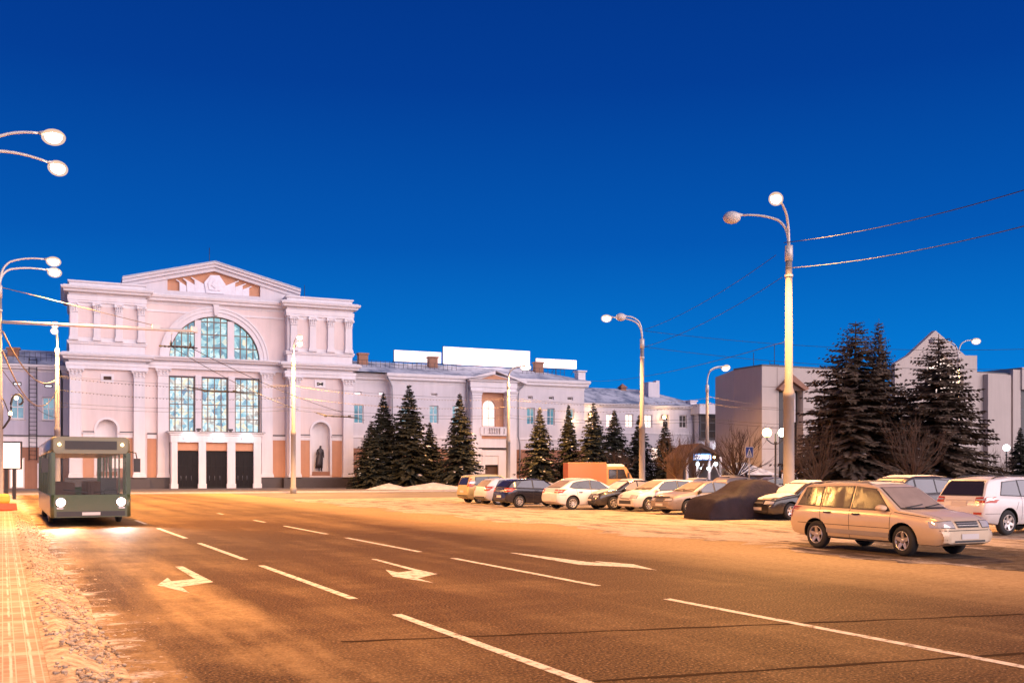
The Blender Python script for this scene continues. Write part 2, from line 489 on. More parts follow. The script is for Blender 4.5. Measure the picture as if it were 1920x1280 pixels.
def road_material(name, lot):
    m, t, b = new_mat(name)
    co = objco(t)
    s = t.n('ShaderNodeSeparateXYZ'); t.l(co, s.inputs[0])
    u, v = s.outputs[0], s.outputs[1]
    grain = t.noise(co, 33, 3, .65)
    grain2 = t.noise(co, 9, 4, .7)
    big = t.noise(co, .22, 5, .6)
    streak_v = t.noise(co, 1.0, 5, .62, sc=(.85, .10, 1))
    streak_u = t.noise(co, 1.0, 5, .66, sc=(.35, 2.2, 1))
    asphalt = t.mix(t.sstep(grain, .40, .62), (.028, .013, .0045), (.150, .077, .029))
    asphalt = t.mix(t.math('MULTIPLY', t.sstep(grain, .62, .68), .85), asphalt, (.32, .24, .17))
    dust = t.mix(t.sstep(grain2, .3, .7), (.33, .20, .085), (.50, .335, .165))
    # salt and sand: thick beyond the outer lane, patchy in the kerb lane, faint along the tyre tracks
    f = t.math('ADD', t.math('MULTIPLY', t.math('SUBTRACT', streak_v, .5), 3.0), t.math('MULTIPLY', t.math('SUBTRACT', big, .5), 2.6))
    right = t.math('ADD', t.sstep(u, 10.6, 15.5), t.math('MULTIPLY', f, .22))
    leftp = t.math('MULTIPLY', t.math('SUBTRACT', 1.0, t.sstep(u, 1.2, 5.4)), t.math('ADD', .50, t.math('MULTIPLY', f, 1.15)))
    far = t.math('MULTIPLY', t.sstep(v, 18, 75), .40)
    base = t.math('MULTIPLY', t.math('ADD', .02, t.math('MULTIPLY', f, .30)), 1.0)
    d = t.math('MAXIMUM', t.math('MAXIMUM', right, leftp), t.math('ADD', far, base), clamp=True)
    d = t.math('ADD', d, t.math('MULTIPLY', t.math('SUBTRACT', streak_u, .5), .35), clamp=True)
    d = t.math('MULTIPLY', d, t.math('ADD', .70, t.math('MULTIPLY', grain, .55)), clamp=True)
    col = t.mix(d, asphalt, dust)
    for c0 in (2.47, 6.42, 10.4):
        for sg in (-.78, .78):
            tr = t.math('SUBTRACT', 1.0, t.sstep(t.math('ABSOLUTE', t.math('SUBTRACT', t.math('ADD', u, t.math('MULTIPLY', t.math('SUBTRACT', big, .5), .7)), c0 + sg)), .10, .42))
            d = t.math('MULTIPLY', d, t.math('SUBTRACT', 1.0, t.math('MULTIPLY', tr, .42)))
    col = t.mix(d, asphalt, dust)
    # trodden snow by the kerb and scattered scraps
    sn = t.noise(co, 1.6, 7, .72, sc=(.9, 1.3, 1))
    kerb = t.math('SUBTRACT', 1.0, t.sstep(u, .7, 2.4))
    sf = t.sstep(t.math('ADD', t.math('MULTIPLY', kerb, .30), t.math('MULTIPLY', sn, .66)), .56, .70)
    scraps = t.sstep(t.noise(co, 1.7, 5, .75), .735, .76)
    near = t.math('SUBTRACT', 1.0, t.sstep(u, 2.0, 6.0))
    sf = t.math('MAXIMUM', sf, t.math('MULTIPLY', scraps, near))
    if lot:
        ln = t.noise(co, .8, 7, .72, sc=(1.6, .5, 1))
        dirt = t.mix(t.sstep(t.noise(co, 3.2, 6, .75), .35, .7), (.10, .065, .040), (.40, .31, .23))
        snow = t.mix(t.sstep(grain2, .3, .7), (.42, .315, .215), (.62, .49, .365))
        du = t.math('MULTIPLY', t.math('SUBTRACT', u, 18.6), .36); dv = t.math('MULTIPLY', t.math('SUBTRACT', v, 14.6), .20)
        rr = t.math('SQRT', t.math('ADD', t.math('MULTIPLY', du, du), t.math('MULTIPLY', dv, dv)))
        mud = t.math('SUBTRACT', 1.0, t.sstep(t.math('ADD', rr, t.math('MULTIPLY', t.math('SUBTRACT', ln, .5), 2.2)), .55, 1.15))
        dirt = t.mix(t.math('MULTIPLY', mud, .75), dirt, (.055, .036, .024))
        col = t.mix(t.sstep(t.math('SUBTRACT', ln, t.math('MULTIPLY', mud, .30)), .36, .54), dirt, snow)
    else:
        col = t.mix(sf, col, (.66, .60, .58))
    t.l(col, b.inputs['Base Color'])
    b.inputs['Roughness'].default_value = .72 if not lot else .85
    b.inputs['Specular IOR Level'].default_value = .10
    bp = t.n('ShaderNodeBump'); bp.inputs['Strength'].default_value = .35 if not lot else .9; bp.inputs['Distance'].default_value = .012 if not lot else .06
    h = t.math('ADD', grain, t.math('MULTIPLY', sf, 2.0)) if not lot else t.noise(co, 3.2, 6, .75)
    t.l(h, bp.inputs['Height']); t.l(bp.outputs[0], b.inputs['Normal'])
    MAT[name] = m
road_material('asphalt', False)
road_material('snowy_lot', True)

def paving_material():
    m, t, b = new_mat('paving')
    co = objco(t)
    br = t.n('ShaderNodeTexBrick'); br.offset = 0.5; br.squash = 1
    mp = t.n('ShaderNodeMapping'); mp.inputs['Rotation'].default_value = (0, 0, R(90)); t.l(co, mp.inputs[0])
    t.l(mp.outputs[0], br.inputs['Vector'])
    br.inputs['Scale'].default_value = 1.0; br.inputs['Brick Width'].default_value = .20; br.inputs['Row Height'].default_value = .10
    br.inputs['Mortar Size'].default_value = .008; br.inputs['Mortar Smooth'].default_value = .5
    br.inputs['Color1'].default_value = (.30, .19, .125, 1); br.inputs['Color2'].default_value = (.40, .27, .18, 1); br.inputs['Mortar'].default_value = (.52, .42, .33, 1)
    n = t.noise(co, 1.0, 6, .7, sc=(.5, 2.4, 1))
    s = t.n('ShaderNodeSeparateXYZ'); t.l(co, s.inputs[0])
    # snow swept into the joints between the slabs
    w = t.math('ABSOLUTE', t.math('SUBTRACT', t.math('FRACT', t.math('ADD', t.math('MULTIPLY', s.outputs[0], 6.1), t.math('MULTIPLY', n, .25))), .5))
    line = t.math('SUBTRACT', 1.0, t.sstep(w, .04, .10))
    c = t.mix(t.math('MULTIPLY', line, t.sstep(t.noise(co, 1.3, 3), .38, .55)), br.outputs['Color'], (.62, .55, .49))
    c = t.mix(t.math('MULTIPLY', t.sstep(n, .46, .64), .80), c, (.60, .49, .39))
    t.l(c, b.inputs['Base Color']); b.inputs['Roughness'].default_value = .8
    bp = t.n('ShaderNodeBump'); bp.inputs['Strength'].default_value = .4; bp.inputs['Distance'].default_value = .01
    t.l(br.outputs['Fac'], bp.inputs['Height']); bp.invert = True; t.l(bp.outputs[0], b.inputs['Normal'])
    MAT['paving'] = m
paving_material()
mat('plaza_asphalt', (.15, .125, .11), .8, var=.5, scale=.35, bump=.3, bscale=20)
mat('kerb_stone', (.40, .35, .31), .8, var=.2, scale=2, bump=.3)

def sheet(name, u0, u1, v0, v1, z, m, n=1):
    b = MB(); b.quad((u0, v0, z), (u1, v0, z), (u1, v1, z), (u0, v1, z))
    return struct(b.build(name, m, None, None, ROT))
sheet('ground', -1500, 1500, -600, 2600, -.004, 'plaza_asphalt')
sheet('road', .3, 17.2, -30, 92, .002, 'asphalt')
sheet('parking_lot', 17.2, 52, -25, 66, .0, 'snowy_lot')
# ragged transition of sanded snow between the road and the car park
rng = random.Random(5)
tb = MB(); n = 150; lo = []; hi = []
for i in range(n + 1):
    v = -10 + 75 * i / n
    lo.append((16.4 + .5 * math.sin(v * .7) + rng.uniform(-.5, .4), v, .007)); hi.append((21.5, v, .010))
for i in range(n): tb.quad(lo[i], hi[i], hi[i + 1], lo[i + 1])
struct(tb.build('snow_verge', 'snowy_lot', None, None, ROT))

# raised pavement on the left with its kerb
pb = MB(); pb.box(-9, .40, -30, 76, -.05, .13); struct(pb.build('pavement', 'paving', None, None, ROT))
kb = MB()
for i in range(106): kb.box(.405, .55, -30 + i + .006, -29 + i - .006, -.05, .135 + .004 * math.sin(i * 1.7))
struct(kb.build('kerb', 'kerb_stone', None, None, ROT))

# ploughed snow lying along the kerb
sb = MB()
import mathutils.noise as mn
rows = []
nu, nv = 16, 420
for j in range(nv + 1):
    v = 5 + (j / nv) ** 1.5 * 58
    wv = 1.0 + .22 * mn.noise((v * .3, 7, 0))
    row = []
    for i in range(nu + 1):
        f = i / nu
        u = .34 + f * .66 * wv
        prof = math.sin(PI * f) ** 1.1
        row.append((u, v, .006 + .128 * max(0, 1 - max(0, f - .25) / .45) + prof * (.035 + .03 * mn.noise((u * 3.0, v * 1.1, 3)))))
    rows.append(row)
sb.rings(rows, 0, True, False, False, closed=False)
# frozen clods thrown up by the plough
for k in range(3000):
    v = 5.5 + rng.random() ** 1.5 * 40; f = min(.97, max(.08, rng.gauss(.55, .22))); u = .34 + f * .68
    patch = mn.noise((v * .45, 3.3, 1.0))
    if patch < -.12 and rng.random() < .8: continue
    r = rng.uniform(.008, .026) * (1.7 if rng.random() < .07 else 1)
    z = .02 + .128 * max(0, 1 - max(0, f - .25) / .45) + .028 * math.sin(PI * f)
    n = 7; rr = []
    sd_ = rng.random() * 50
    for q, (h, w_) in enumerate(((-.6, .95), (-.1, 1.15), (.25, .85), (.45, .40))):
        rr.append([(u + r * w_ * (1 + .45 * mn.noise((a * 1.3 + sd_, h, sd_))) * math.cos(a), v + r * 1.2 * w_ * (1 + .45 * mn.noise((a * 1.1, h + sd_, 2))) * math.sin(a), z + r * (h + .25 * mn.noise((a, sd_, h)))) for a in [2 * PI * m_ / n for m_ in range(n)]])
    sb.rings(rr, 0, True, False, True)
o = sb.build('snow_bank', 'snow_dirty', None, None, ROT)
tag(o, 'low bank of dirty ploughed snow lying along the left kerb', 'snow', None, 'stuff')
# loose crumbs of snow and grit beside the bank
cb = MB()
for k in range(1500):
    v = 4.5 + rng.random() ** 1.6 * 34; u = .80 + abs(rng.gauss(0, .30)) if rng.random() < .8 else .45 + rng.random() * .4
    r = rng.uniform(.006, .022) * (2.0 if rng.random() < .05 else 1)
    z = .004 if u > .95 else .05 + max(0, .10 * (.95 - u))
    pts = [(u + r * rng.uniform(.6, 1.2) * math.cos(a), v + r * rng.uniform(.6, 1.2) * math.sin(a), z) for a in (0, 1.2, 2.5, 3.8, 5.1)]
    top = (u + r * rng.uniform(-.4, .4), v + r * rng.uniform(-.4, .4), z + r * rng.uniform(.4, .8))
    cb.add(pts + [top], [[i, (i + 1) % 5, 5] for i in range(5)])
o = cb.build('snow_crumbs', 'snow_dirty', None, None, ROT)
tag(o, 'loose crumbs of frozen snow scattered beside the kerb', 'snow', None, 'stuff')

# painted markings
def marking(name, pts, z=.006, m='white_paint'):
    b = MB()
    a = sum(pts[i][0] * pts[(i + 1) % len(pts)][1] - pts[(i + 1) % len(pts)][0] * pts[i][1] for i in range(len(pts)))
    if a < 0: pts = pts[::-1]
    b.poly([(p[0], p[1], z) for p in pts])
    return struct(b.build(name, m, None, None, ROT))
def worn_paint():
    m, t, b = new_mat('road_paint')
    co = objco(t)
    n = t.noise(co, 7, 6, .75)
    c = t.mix(t.sstep(n, .36, .52), (.16, .10, .055), (.66, .58, .50))
    t.l(c, b.inputs['Base Color']); b.inputs['Roughness'].default_value = .7
    MAT['road_paint'] = m
worn_paint()
for u, segs in ((4.44, ((1095, 1280, 737, 1152), (672, 1122, 488, 1060), (465, 1049, 372, 1018), (350, 1009, 297, 990), (276, 982, 259, 975))),
                (8.40, ((1920, 1251, 1257, 1122), (1137, 1097, 849, 1046), (796, 1034, 646, 1008), (612, 1001, 523, 986), (490, 979, 468, 975), (412, 964, 400, 962)))):
    for k, (xa, ya, xb, yb) in enumerate(segs):
        va, vb = uv(xa, ya)[1], uv(xb, yb)[1]
        if k == 0: va -= 3.5
        marking('lane_marking', [(u - .065, va), (u + .065, va), (u + .065, vb), (u - .065, vb)], m='road_paint')
for pts in ([(294.6, 1097), (314, 1083), (322, 1089.6), (365.7, 1085), (328, 1062), (342.7, 1061.5), (400, 1091), (340, 1100), (355.5, 1111.5)],
            [(695.5, 1047.7), (705.7, 1048), (778.7, 1066.6), (820, 1075.7), (783, 1084), (812.6, 1092.5), (736.7, 1080.5), (723, 1068), (747, 1073), (775, 1069.5)],
            [(955.5, 1036), (968, 1036.4), (1100, 1053), (1136, 1055.6), (1110, 1051.3), (1187, 1057.5), (1232, 1068.8), (1180, 1063), (1085, 1058.3)]):
    marking('arrow_marking', [uv(*p) for p in pts], m='road_paint')
# tar-filled cracks across the lanes
mat('tar', (.042, .022, .010), .9, var=.2, spec=.05)
def seam(pxs, wd):
    b = MB(); rr = []
    for (px, py) in pxs:
        u, v = uv(px, py); q = wd * (1 + .35 * math.sin(px * .021))
        rr.append([(u, v - q, .0045), (u, v + q, .0045)])
    b.rings(rr, 0, False, False, False, closed=False)
    for f in b.f: f.reverse()
    return struct(b.build('tar_seam', 'tar', None, None, ROT))
seam([(640 + i * 40, 1203 - i * 1.62 + .5 * math.sin(i * 1.9)) for i in range(33)], .035)
seam([(1080 + i * 40, 1279 - i * 2.6 + .5 * math.sin(i * 1.7)) for i in range(23)], .035)
# ------------------------------------------------------------------ railway station
DU = Vector((.9117, .4111, 0)); DV = Vector((-.4111, .9117, 0))
SO = Vector((-44.3, 99.5, 0))
SROT = math.atan2(.4111, .9117)
def pu(px, y=0.0, o=SO):
    k = (px - CX) / FPX
    return (k * (o.y + y * DV.y) - o.x - y * DV.x) / (DU.x - k * DU.y)
def pz(px, py, y=0.0, o=SO):
    d = o.y + pu(px, y, o) * DU.y + y * DV.y
    return EYE + (HY - py) / FPX * d
def spt(u, y, z, o=SO):
    return o + DU * u + DV * y + Vector((0, 0, z))

# forecourt pavement and its kerb in front of the station
fb = MB(); fb.box(-60, 70, -21, 4, -.06, .12); struct(fb.build('forecourt_pavement', 'plaza_asphalt', None, SO, SROT))
fk = MB()
for i in range(64): fk.box(-60 + 2 * i + .01, -58 + 2 * i - .01, -21.22, -21.01, -.06, .14)
struct(fk.build('forecourt_kerb', 'kerb_stone', None, SO, SROT))

st = thing('railway_station', 'pale neoclassical railway station with gable, towers and arched stained glass window', 'railway station', SO, SROT)
Z = lambda py, px=200, y=0.0: pz(px, py, y)
yC = 1.3                                  # the middle bay stands back from the two corner towers
zPl, zBand, zCapB, zCapT = Z(895), Z(812), Z(707), Z(693)
zM0, zM1 = Z(681), Z(666)
zAt0, zAt1, zC0, zC1, zPar = Z(640), Z(569.5), Z(557), Z(541), Z(529)
TL = (pu(130), pu(272)); TR = (pu(539), pu(660.5))
DEP = 9.0

def capital(mb, u0, u1, y0, y1, z0, z1, fl):
    h = z1 - z0
    mb.steps(u0, u1, y0, y1, [(z0, .04), (z0 + .06 * h, .07), (z0 + .08 * h, .02), (z0 + .45 * h, .06), (z0 + .75 * h, fl * .6), (z0 + .86 * h, fl), (z0 + .87 * h, fl * .9), (z1 - .003, fl * .95)])
    nleaf = max(3, int((u1 - u0) / .28))
    for row, (za, zb, out) in enumerate(((z0 + .10 * h, z0 + .42 * h, .10), (z0 + .36 * h, z0 + .70 * h, .17))):
        for k in range(nleaf):
            uc = u0 + (u1 - u0) * (k + .5) / nleaf; ww = (u1 - u0) / nleaf * .42
            mb.add([(uc - ww, y0 - .02, za), (uc + ww, y0 - .02, za), (uc + ww * .7, y0 - out, zb), (uc - ww * .7, y0 - out, zb), (uc, y0 - out * 1.5, zb - .06 * h), (uc, y0 - .01, zb + .05 * h)],
                   [[0, 1, 4], [1, 2, 4], [0, 4, 3], [2, 3, 4], [2, 5, 3]])
    for s in (0, 1):                           # corner volutes
        uc = u0 - fl * .5 if s == 0 else u1 + fl * .5
        mb.lathe([(.001, -.08), (.15 * h, -.07), (.15 * h, .07), (.001, .08)], 10, (uc, y0 - fl * .55, z0 + .72 * h), 'y')

def column(u0, u1, z0, z1, zt, y, pr, fl=.3):
    b = MB()
    b.steps(u0, u1, y - pr, y + .1, [(z0, .10), (z0 + .25, .10), (z0 + .26, .05), (z0 + .42, .05), (z0 + .43, 0), (z1, -.03)])
    o = b.build('column', 'plaster_white', st)
    c = MB(); capital(c, u0 + .03, u1 - .03, y - pr + .03, y + .08, z1 + .002, zt, fl)
    c.build('capital', 'plaster_white', o)
    return o

CORN = [(0, .0), (.12, .06), (.30, .10), (.34, .45), (.40, .55), (.62, .60), (.70, .78), (.92, .85), (1.0, .80)]
def cornice(name, u0, u1, y0, y1, z0, z1, scale=1.0, m='plaster_white', parent=None, prof=CORN):
    b = MB(); b.steps(u0, u1, y0, y1, [(z0 + (z1 - z0) * a, p * scale) for a, p in prof])
    o = b.build(name, m, parent or st)
    return o
def snow_ledge(u0, u1, y0, y1, z, parent):
    b = MB(); b.steps(u0, u1, y0, y1, [(z + .003, -.02), (z + .10, -.05), (z + .13, -.2)]); b.build('snow_cover', 'snow', parent)

def tower(u0, u1, nx, vent, lit, side):
    w = MB()
    cU = pu(nx[0]), pu(nx[1]), Z(786 if side < 0 else 791, sum(nx) / 2), 0
    ns = cU[2] - (cU[1] - cU[0]) / 2
    ve = (pu(vent[0]), pu(vent[1]), Z(vent[3], vent[0]), Z(vent[2], vent[0]))
    wall(w, u0, u1, zPl, zCapT, 0, [(cU[0], cU[1], zPl + .25, cU[2], ns), ve], .9, 0, 1)
    for uu, sgn in ((u0, 1), (u1, -1)):
        q = [(uu, 0, .1), (uu, DEP, .1), (uu, DEP, zC0), (uu, 0, zC0)]
        w.poly(q if sgn < 0 else q[::-1], 1)
    w.quad((cU[0] - .2, .88, zPl), (cU[1] + .2, .88, zPl), (cU[1] + .2, .88, cU[2] + .2), (cU[0] - .2, .88, cU[2] + .2), 1)
    # attic storey with three blind bays
    att = zAt0 - zM1
    w.box(u0 + .001, u1 - .001, -.02, .4, zM1, zAt0, 1)
    wall(w, u0, u1, zAt0, zC0, .0, [], 0, 1)
    o = w.build('tower_wall', ['plaster_pink', 'plaster_white'], st)
    a = MB(); a.steps(cU[0], cU[1], -.05, .0, [(zPl + .2, .0), (zPl + .21, 0)])
    # niche surround
    s = MB()
    r = (cU[1] - cU[0]) / 2; cx = (cU[0] + cU[1]) / 2; n = 24; q = .22
    for k in range(n):
        t0, t1 = PI * k / n, PI * (k + 1) / n
        s.add([(cx + (r + e) * math.cos(tt), yy, ns + (r + e) * math.sin(tt)) for yy in (-.10, .05) for e in (0, q) for tt in (t0, t1)], [[0, 1, 3, 2], [2, 3, 7, 6], [0, 4, 5, 1]])
    s.box(cU[0] - q, cU[0], -.1, .05, zPl + .25, ns); s.box(cU[1], cU[1] + q, -.1, .05, zPl + .25, ns)
    s.build('niche_surround', 'plaster_white', st)
    # salmon wainscot and the band above it, either side of the niche
    for ua, ub in ((u0 + 1.25, cU[0] - q - .02), (cU[1] + q + .02, u1 - 1.2)):
        p = MB(); p.box(ua, ub, -.06, .02, zPl + .02, zBand - .45); p.build('wainscot', 'salmon', st)
        p = MB(); p.steps(ua, ub, -.10, .02, [(zBand - .44, 0), (zBand - .12, .02), (zBand, .10), (zBand + .08, .12)]); so_ = p.build('band_course', 'plaster_white', st)
        d = MB(); d.box(ua - .02, ub + .02, -.2, .0, zBand + .084, zBand + .20); d.build('coping', 'frame_dark', so_)
    vb = MB(); vb.box(ve[0] - .25, ve[0] - .002, -.06, .04, ve[2] - .25, ve[3] + .25); vb.box(ve[1] + .002, ve[1] + .25, -.06, .04, ve[2] - .25, ve[3] + .25)
    vb.box(ve[0] - .001, ve[1] + .001, -.058, .04, ve[3] + .002, ve[3] + .249); vb.box(ve[0] - .001, ve[1] + .001, -.058, .04, ve[2] - .249, ve[2] - .002)
    f = vb.build('vent', 'plaster_white', st)
    g = MB(); g.quad((ve[0], .25, ve[2]), (ve[1], .25, ve[2]), (ve[1], .25, ve[3]), (ve[0], .25, ve[3])); g.build('grille', 'window_warm' if lit else 'kiosk_brown', f)
    if lit:
        hh = ve[3] - ve[2]; mu = (ve[0] + ve[1]) / 2
        k = MB()
        for a_, b_ in (((ve[0] + .05, ve[3] - .05), (mu + .3, ve[2] + hh * .5)), ((mu + .3, ve[2] + hh * .5), (ve[0] + .05, ve[2] + .05)), ((ve[1] - .08, ve[3]), (ve[1] - .08, ve[2])), ((ve[0] + .08, ve[3]), (ve[0] + .08, ve[2]))):
            k.tube([(a_[0], .2, a_[1]), (b_[0], .2, b_[1])], .07, 4)
        k.build('bars', 'frame_dark', f)
    # plinth, entablature, cornices
    b = MB(); b.steps(u0, u1, 0, DEP, [(.05, .45), (zPl - .18, .45), (zPl - .05, .40), (zPl - .002, .12)]); b.build('plinth', 'plinth_dark', st)
    b = MB(); b.steps(u0, u1, 0, DEP, [(zCapT + .003, .30), (zCapT + .35, .30), (zCapT + .36, .36), (zCapT + .62, .36), (zM0 - .002, .36)], 0); b.build('architrave', 'plaster_white', st)
    cc = cornice('cornice', u0, u1, 0, DEP, zM0, zM1 + .05, 1.05); snow_ledge(u0 - .75, u1 + .75, -.75, .2, zM1 + .05, cc)
    cornice('attic_sill', u0, u1, 0, DEP, zAt0 - .55, zAt0 - .02, .28)
    cornice('attic_architrave', u0, u1, 0, DEP, zAt1 + .003, zC0 - .003, .16, prof=[(0, .8), (.3, .8), (.32, 1.1), (1, 1.1)])
    c2 = cornice('cornice', u0, u1, 0, DEP, zC0, zC1, .95); snow_ledge(u0 - .6, u1 + .6, -.6, .3, zC1, c2)
    b = MB(); b.steps(u0, u1, .1, DEP, [(zC1 + .01, .02), (zPar - .25, .02), (zPar - .12, .16), (zPar, .16)]); b.build('parapet', 'plaster_white', st)
    return cU

def attic(px_list, u0, u1, corner):
    for a, b in px_list:
        column(pu(a), pu(b), zAt0, zAt1 - 1.05, zAt1, .0, .32, .16)
    for i in range(len(px_list) - 1):
        a, b = pu(px_list[i][1]) + .08, pu(px_list[i + 1][0]) - .08
        p = MB(); p.box(a, b, -.03, .05, zAt0 + .35, zAt1 - .35); p.build('blind_panel', 'plaster_pink', st)

nL = tower(TL[0], TL[1], (181, 220), (194, 209, 705, 711.5), False, -1)
attic([(131, 145), (175.5, 187.5), (216.5, 229), (258.5, 271.5)], *TL, True)
nR = tower(TR[0], TR[1], (584.5, 618.5), (594, 606, 716.5, 722.5), True, 1)
attic([(544, 556.5), (579.5, 591.5), (613.5, 625.5), (646.5, 659.5)], *TR, False)
for a, b in ((130, 153), (250, 271.5), (541, 562), (641.5, 660.5)):
    column(pu(a), pu(b), zPl, zCapB, zCapT, 0, .55)

# ---- middle bay
yz = lambda py, px=402: pz(px, py, yC)
u0, u1 = TL[1] + .02, TR[0] - .02
cu = lambda px: pu(px, yC)
zF0 = yz(684); zF1 = yz(676)               # sill of the arch window and the cornice below it
zE0, zE1 = yz(578), yz(560)
zW0, zW1 = yz(811), yz(706.5)
aC, aR = (cu(316.5) + cu(487.5)) / 2, (cu(487.5) - cu(316.5)) / 2
zS = yz(675)
w = MB()
cells = [(cu(316.5), cu(366)), (cu(378), cu(428)), (cu(440.5), cu(487.6))]
wall(w, u0, u1, .1, zF0, yC, [(a, b, zW0, zW1) for a, b in cells], .5, 0, 1)
wall(w, u0, u1, zS, zE0, yC, [(aC - aR, aC + aR, zS + .02, zS + aR * .99, zS + .021)], .6, 0, 1)
w.quad((u0, yC, zF0), (u1, yC, zF0), (u1, yC, zS), (u0, yC, zS), 1)
w.build('hall_wall', ['plaster_pink', 'plaster_white'], st)
for (a, b), seed in zip(cells, range(3)):
    window(st, a, b, zW0 + .02, zW1 - .02, yC + .4, 4, 4, 'frame_tan', 'stained_lower', None, .10, name='stained_window')
# arch window: three lights divided by two white posts
ins = [(aC - aR, cu(365.5)), (cu(377), cu(427)), (cu(439.5), aC + aR)]
fr = MB(); gl = MB()
arcz = lambda u: zS + aR * .99 * math.sqrt(max(0, 1 - ((u - aC) / aR) ** 2))
for (a, b) in ins:
    n = 24
    pts = [(a, yC + .45, zS + .02), (b, yC + .45, zS + .02)] + [(b + (a - b) * k / n, yC + .45, arcz(b + (a - b) * k / n)) for k in range(n + 1)]
    gl.poly(pts)
    for k in range(5):
        u = a + (b - a) * k / 4
        if arcz(u) - zS > .1: fr.box(u - .055, u + .055, yC + .38, yC + .44, zS, arcz(u))
    for j in range(1, 5):
        z = zS + aR * j / 3.45
        q = aR * math.sqrt(max(0, 1 - ((z - zS) / (aR * .99)) ** 2)) if z < zS + aR * .99 else 0
        aa, bb = max(a, aC - q), min(b, aC + q)
        if bb > aa: fr.box(aa, bb, yC + .375, yC + .435, z - .055, z + .055)
for k in range(32):
    t0, t1 = PI * k / 32, PI * (k + 1) / 32
    fr.add([(aC + (aR - e) * math.cos(t), yC + .36, zS + (aR * .99 - e) * math.sin(t)) for e in (0, .12) for t in (t0, t1)], [[0, 2, 3, 1]])
fo = fr.build('arch_window', 'frame_tan', st)
gl.build('pane', 'stained_upper', fo)
pm = MB()
for a, b in ((365.5, 377), (427, 439.5)):
    uu = (cu(a) + cu(b)) / 2
    pm = MB(); pm.box(cu(a), cu(b), yC + .1, yC + .37, zS, arcz(cu(a) if uu < aC else cu(b)) + .02)
    pm.build('mullion_post', 'plaster_white', fo)
tr = MB()
for (e0, e1, yy) in ((-.03, .42, .10), (.43, .78, .18), (.79, .95, .24)):
    for k in range(40):
        t0, t1 = PI * k / 40, PI * (k + 1) / 40
        tr.add([(aC + (aR + e) * math.cos(t), y_, zS + (aR * .99 + e) * math.sin(t)) for y_ in (yC - yy, yC + .05) for e in (e0, e1) for t in (t0, t1)], [[0, 1, 3, 2], [2, 3, 7, 6], [0, 4, 5, 1]])
tr.build('archivolt', 'plaster_white', st)
ks = MB(); ks.prism([(cu(401.5), yz(592)), (cu(407.5), yz(592)), (cu(410.5), yz(571)), (cu(399), yz(571))], yC - .42, yC + .02); ks.build('keystone', 'plaster_white', st)
# pilasters between the tall windows and the pair flanking them
for a, b in ((366, 378), (428, 440.5)):
    p = MB(); p.box(cu(a) + .02, cu(b) - .02, yC - .12, yC + .3, zW0, zW1 + .1); p.build('pilaster', 'plaster_white', st)
for a, b in ((295, 316), (489.5, 510)):
    column(cu(a), cu(b), zPl, yz(709), yz(694.5), yC, .5)
for a, b in ((276, 293.5), (511.5, 537)):
    p = MB(); p.box(cu(a), cu(b), yC - .06, yC + .02, zPl, zBand - .45); p.build('wainscot', 'salmon', st)
    p = MB(); p.box(cu(a), cu(b), yC - .14, yC + .02, zBand - .44, zBand); q_ = p.build('band_course', 'plaster_white', st)
    d = MB(); d.box(cu(a), cu(b), yC - .2, yC, zBand + .004, zBand + .15); d.build('coping', 'frame_dark', q_)
b = MB(); b.box(u0 - .3, u1 + .3, yC - .46, yC + .02, .06, zPl); b.build('plinth', 'plinth_dark', st)
b = MB(); b.steps(u0 - .4, u1 + .4, yC - .0, yC + 2, [(yz(694.5) + .003, .32), (zF0 - .3, .36), (zF0 - .29, .42), (zF0, .42)]); b.build('architrave', 'plaster_white', st)
cc = cornice('cornice', u0 - .6, u1 + .6, yC, yC + 3, zF0 + .003, zF1 + .2, .95)
c2 = cornice('cornice', u0 - .6, u1 + .6, yC, yC + 3, zE0, zE1, .95); snow_ledge(u0 - .2, u1 + .2, yC - .65, yC + .5, zE1, c2)
b = MB(); b.box(u0 - .3, u1 + .3, yC - .08, yC + .2, zE0 - .75, zE0 - .55); b.build('string_course', 'plaster_white', st)

# gable over the hall
yG = yC + .5
gz = lambda px, py: (pu(px, yG), pz(px, py, yG))
g = MB()
apex, lft, rgt = gz(402, 492), gz(229, 521), gz(562, 544)
gl_, gr_ = gz(236, 560), gz(556, 566)
le = (gl_[0], lft[1] - .3); re_ = (gr_[0], rgt[1] - .05)
zb = zE1 - .6
outline = [(le[0], zb), (re_[0], zb), re_, (apex[0], apex[1] - .25), le]
pan = [gz(314, 544.4), gz(488, 556), gz(488, 532), gz(402, 506.5), gz(314, 521)]
zpb = (pan[0][1] + pan[1][1]) / 2
pan = [(pan[0][0], zpb), (pan[1][0], zpb), (pan[2][0], pan[2][1]), pan[3], (pan[4][0], pan[4][1])]
# face around the sunk panel
ring_o = [(le[0], zb), (re_[0], zb), re_, (apex[0], apex[1] - .25), le]
for i in range(5):
    j = (i + 1) % 5
    g.poly([(ring_o[i][0], yG, ring_o[i][1]), (ring_o[j][0], yG, ring_o[j][1]), (pan[j][0], yG, pan[j][1]), (pan[i][0], yG, pan[i][1])])
    g.poly([(pan[i][0], yG, pan[i][1]), (pan[j][0], yG, pan[j][1]), (pan[j][0], yG + .35, pan[j][1]), (pan[i][0], yG + .35, pan[i][1])])
g.build('gable', 'plaster_lilac', st)
p = MB(); p.poly([(a, yG + .3, b_) for a, b_ in pan]); p.build('tympanum', 'salmon', st)
rk = MB()
for (a, b_) in ((lft, apex), (apex, rgt)):
    h = 1.0
    for y0_, y1_, lo_, hi_ in ((yG - .55, yG + 14, -.22, 0), (yG - .38, yG + .4, -.55, -.225), (yG - .15, yG + .3, -.95, -.555)):
        rk.prism([(a[0], a[1] + lo_), (b_[0], b_[1] + lo_), (b_[0], b_[1] + hi_), (a[0], a[1] + hi_)], y0_, y1_)
rk.build('raking_cornice', 'plaster_lilac', st)
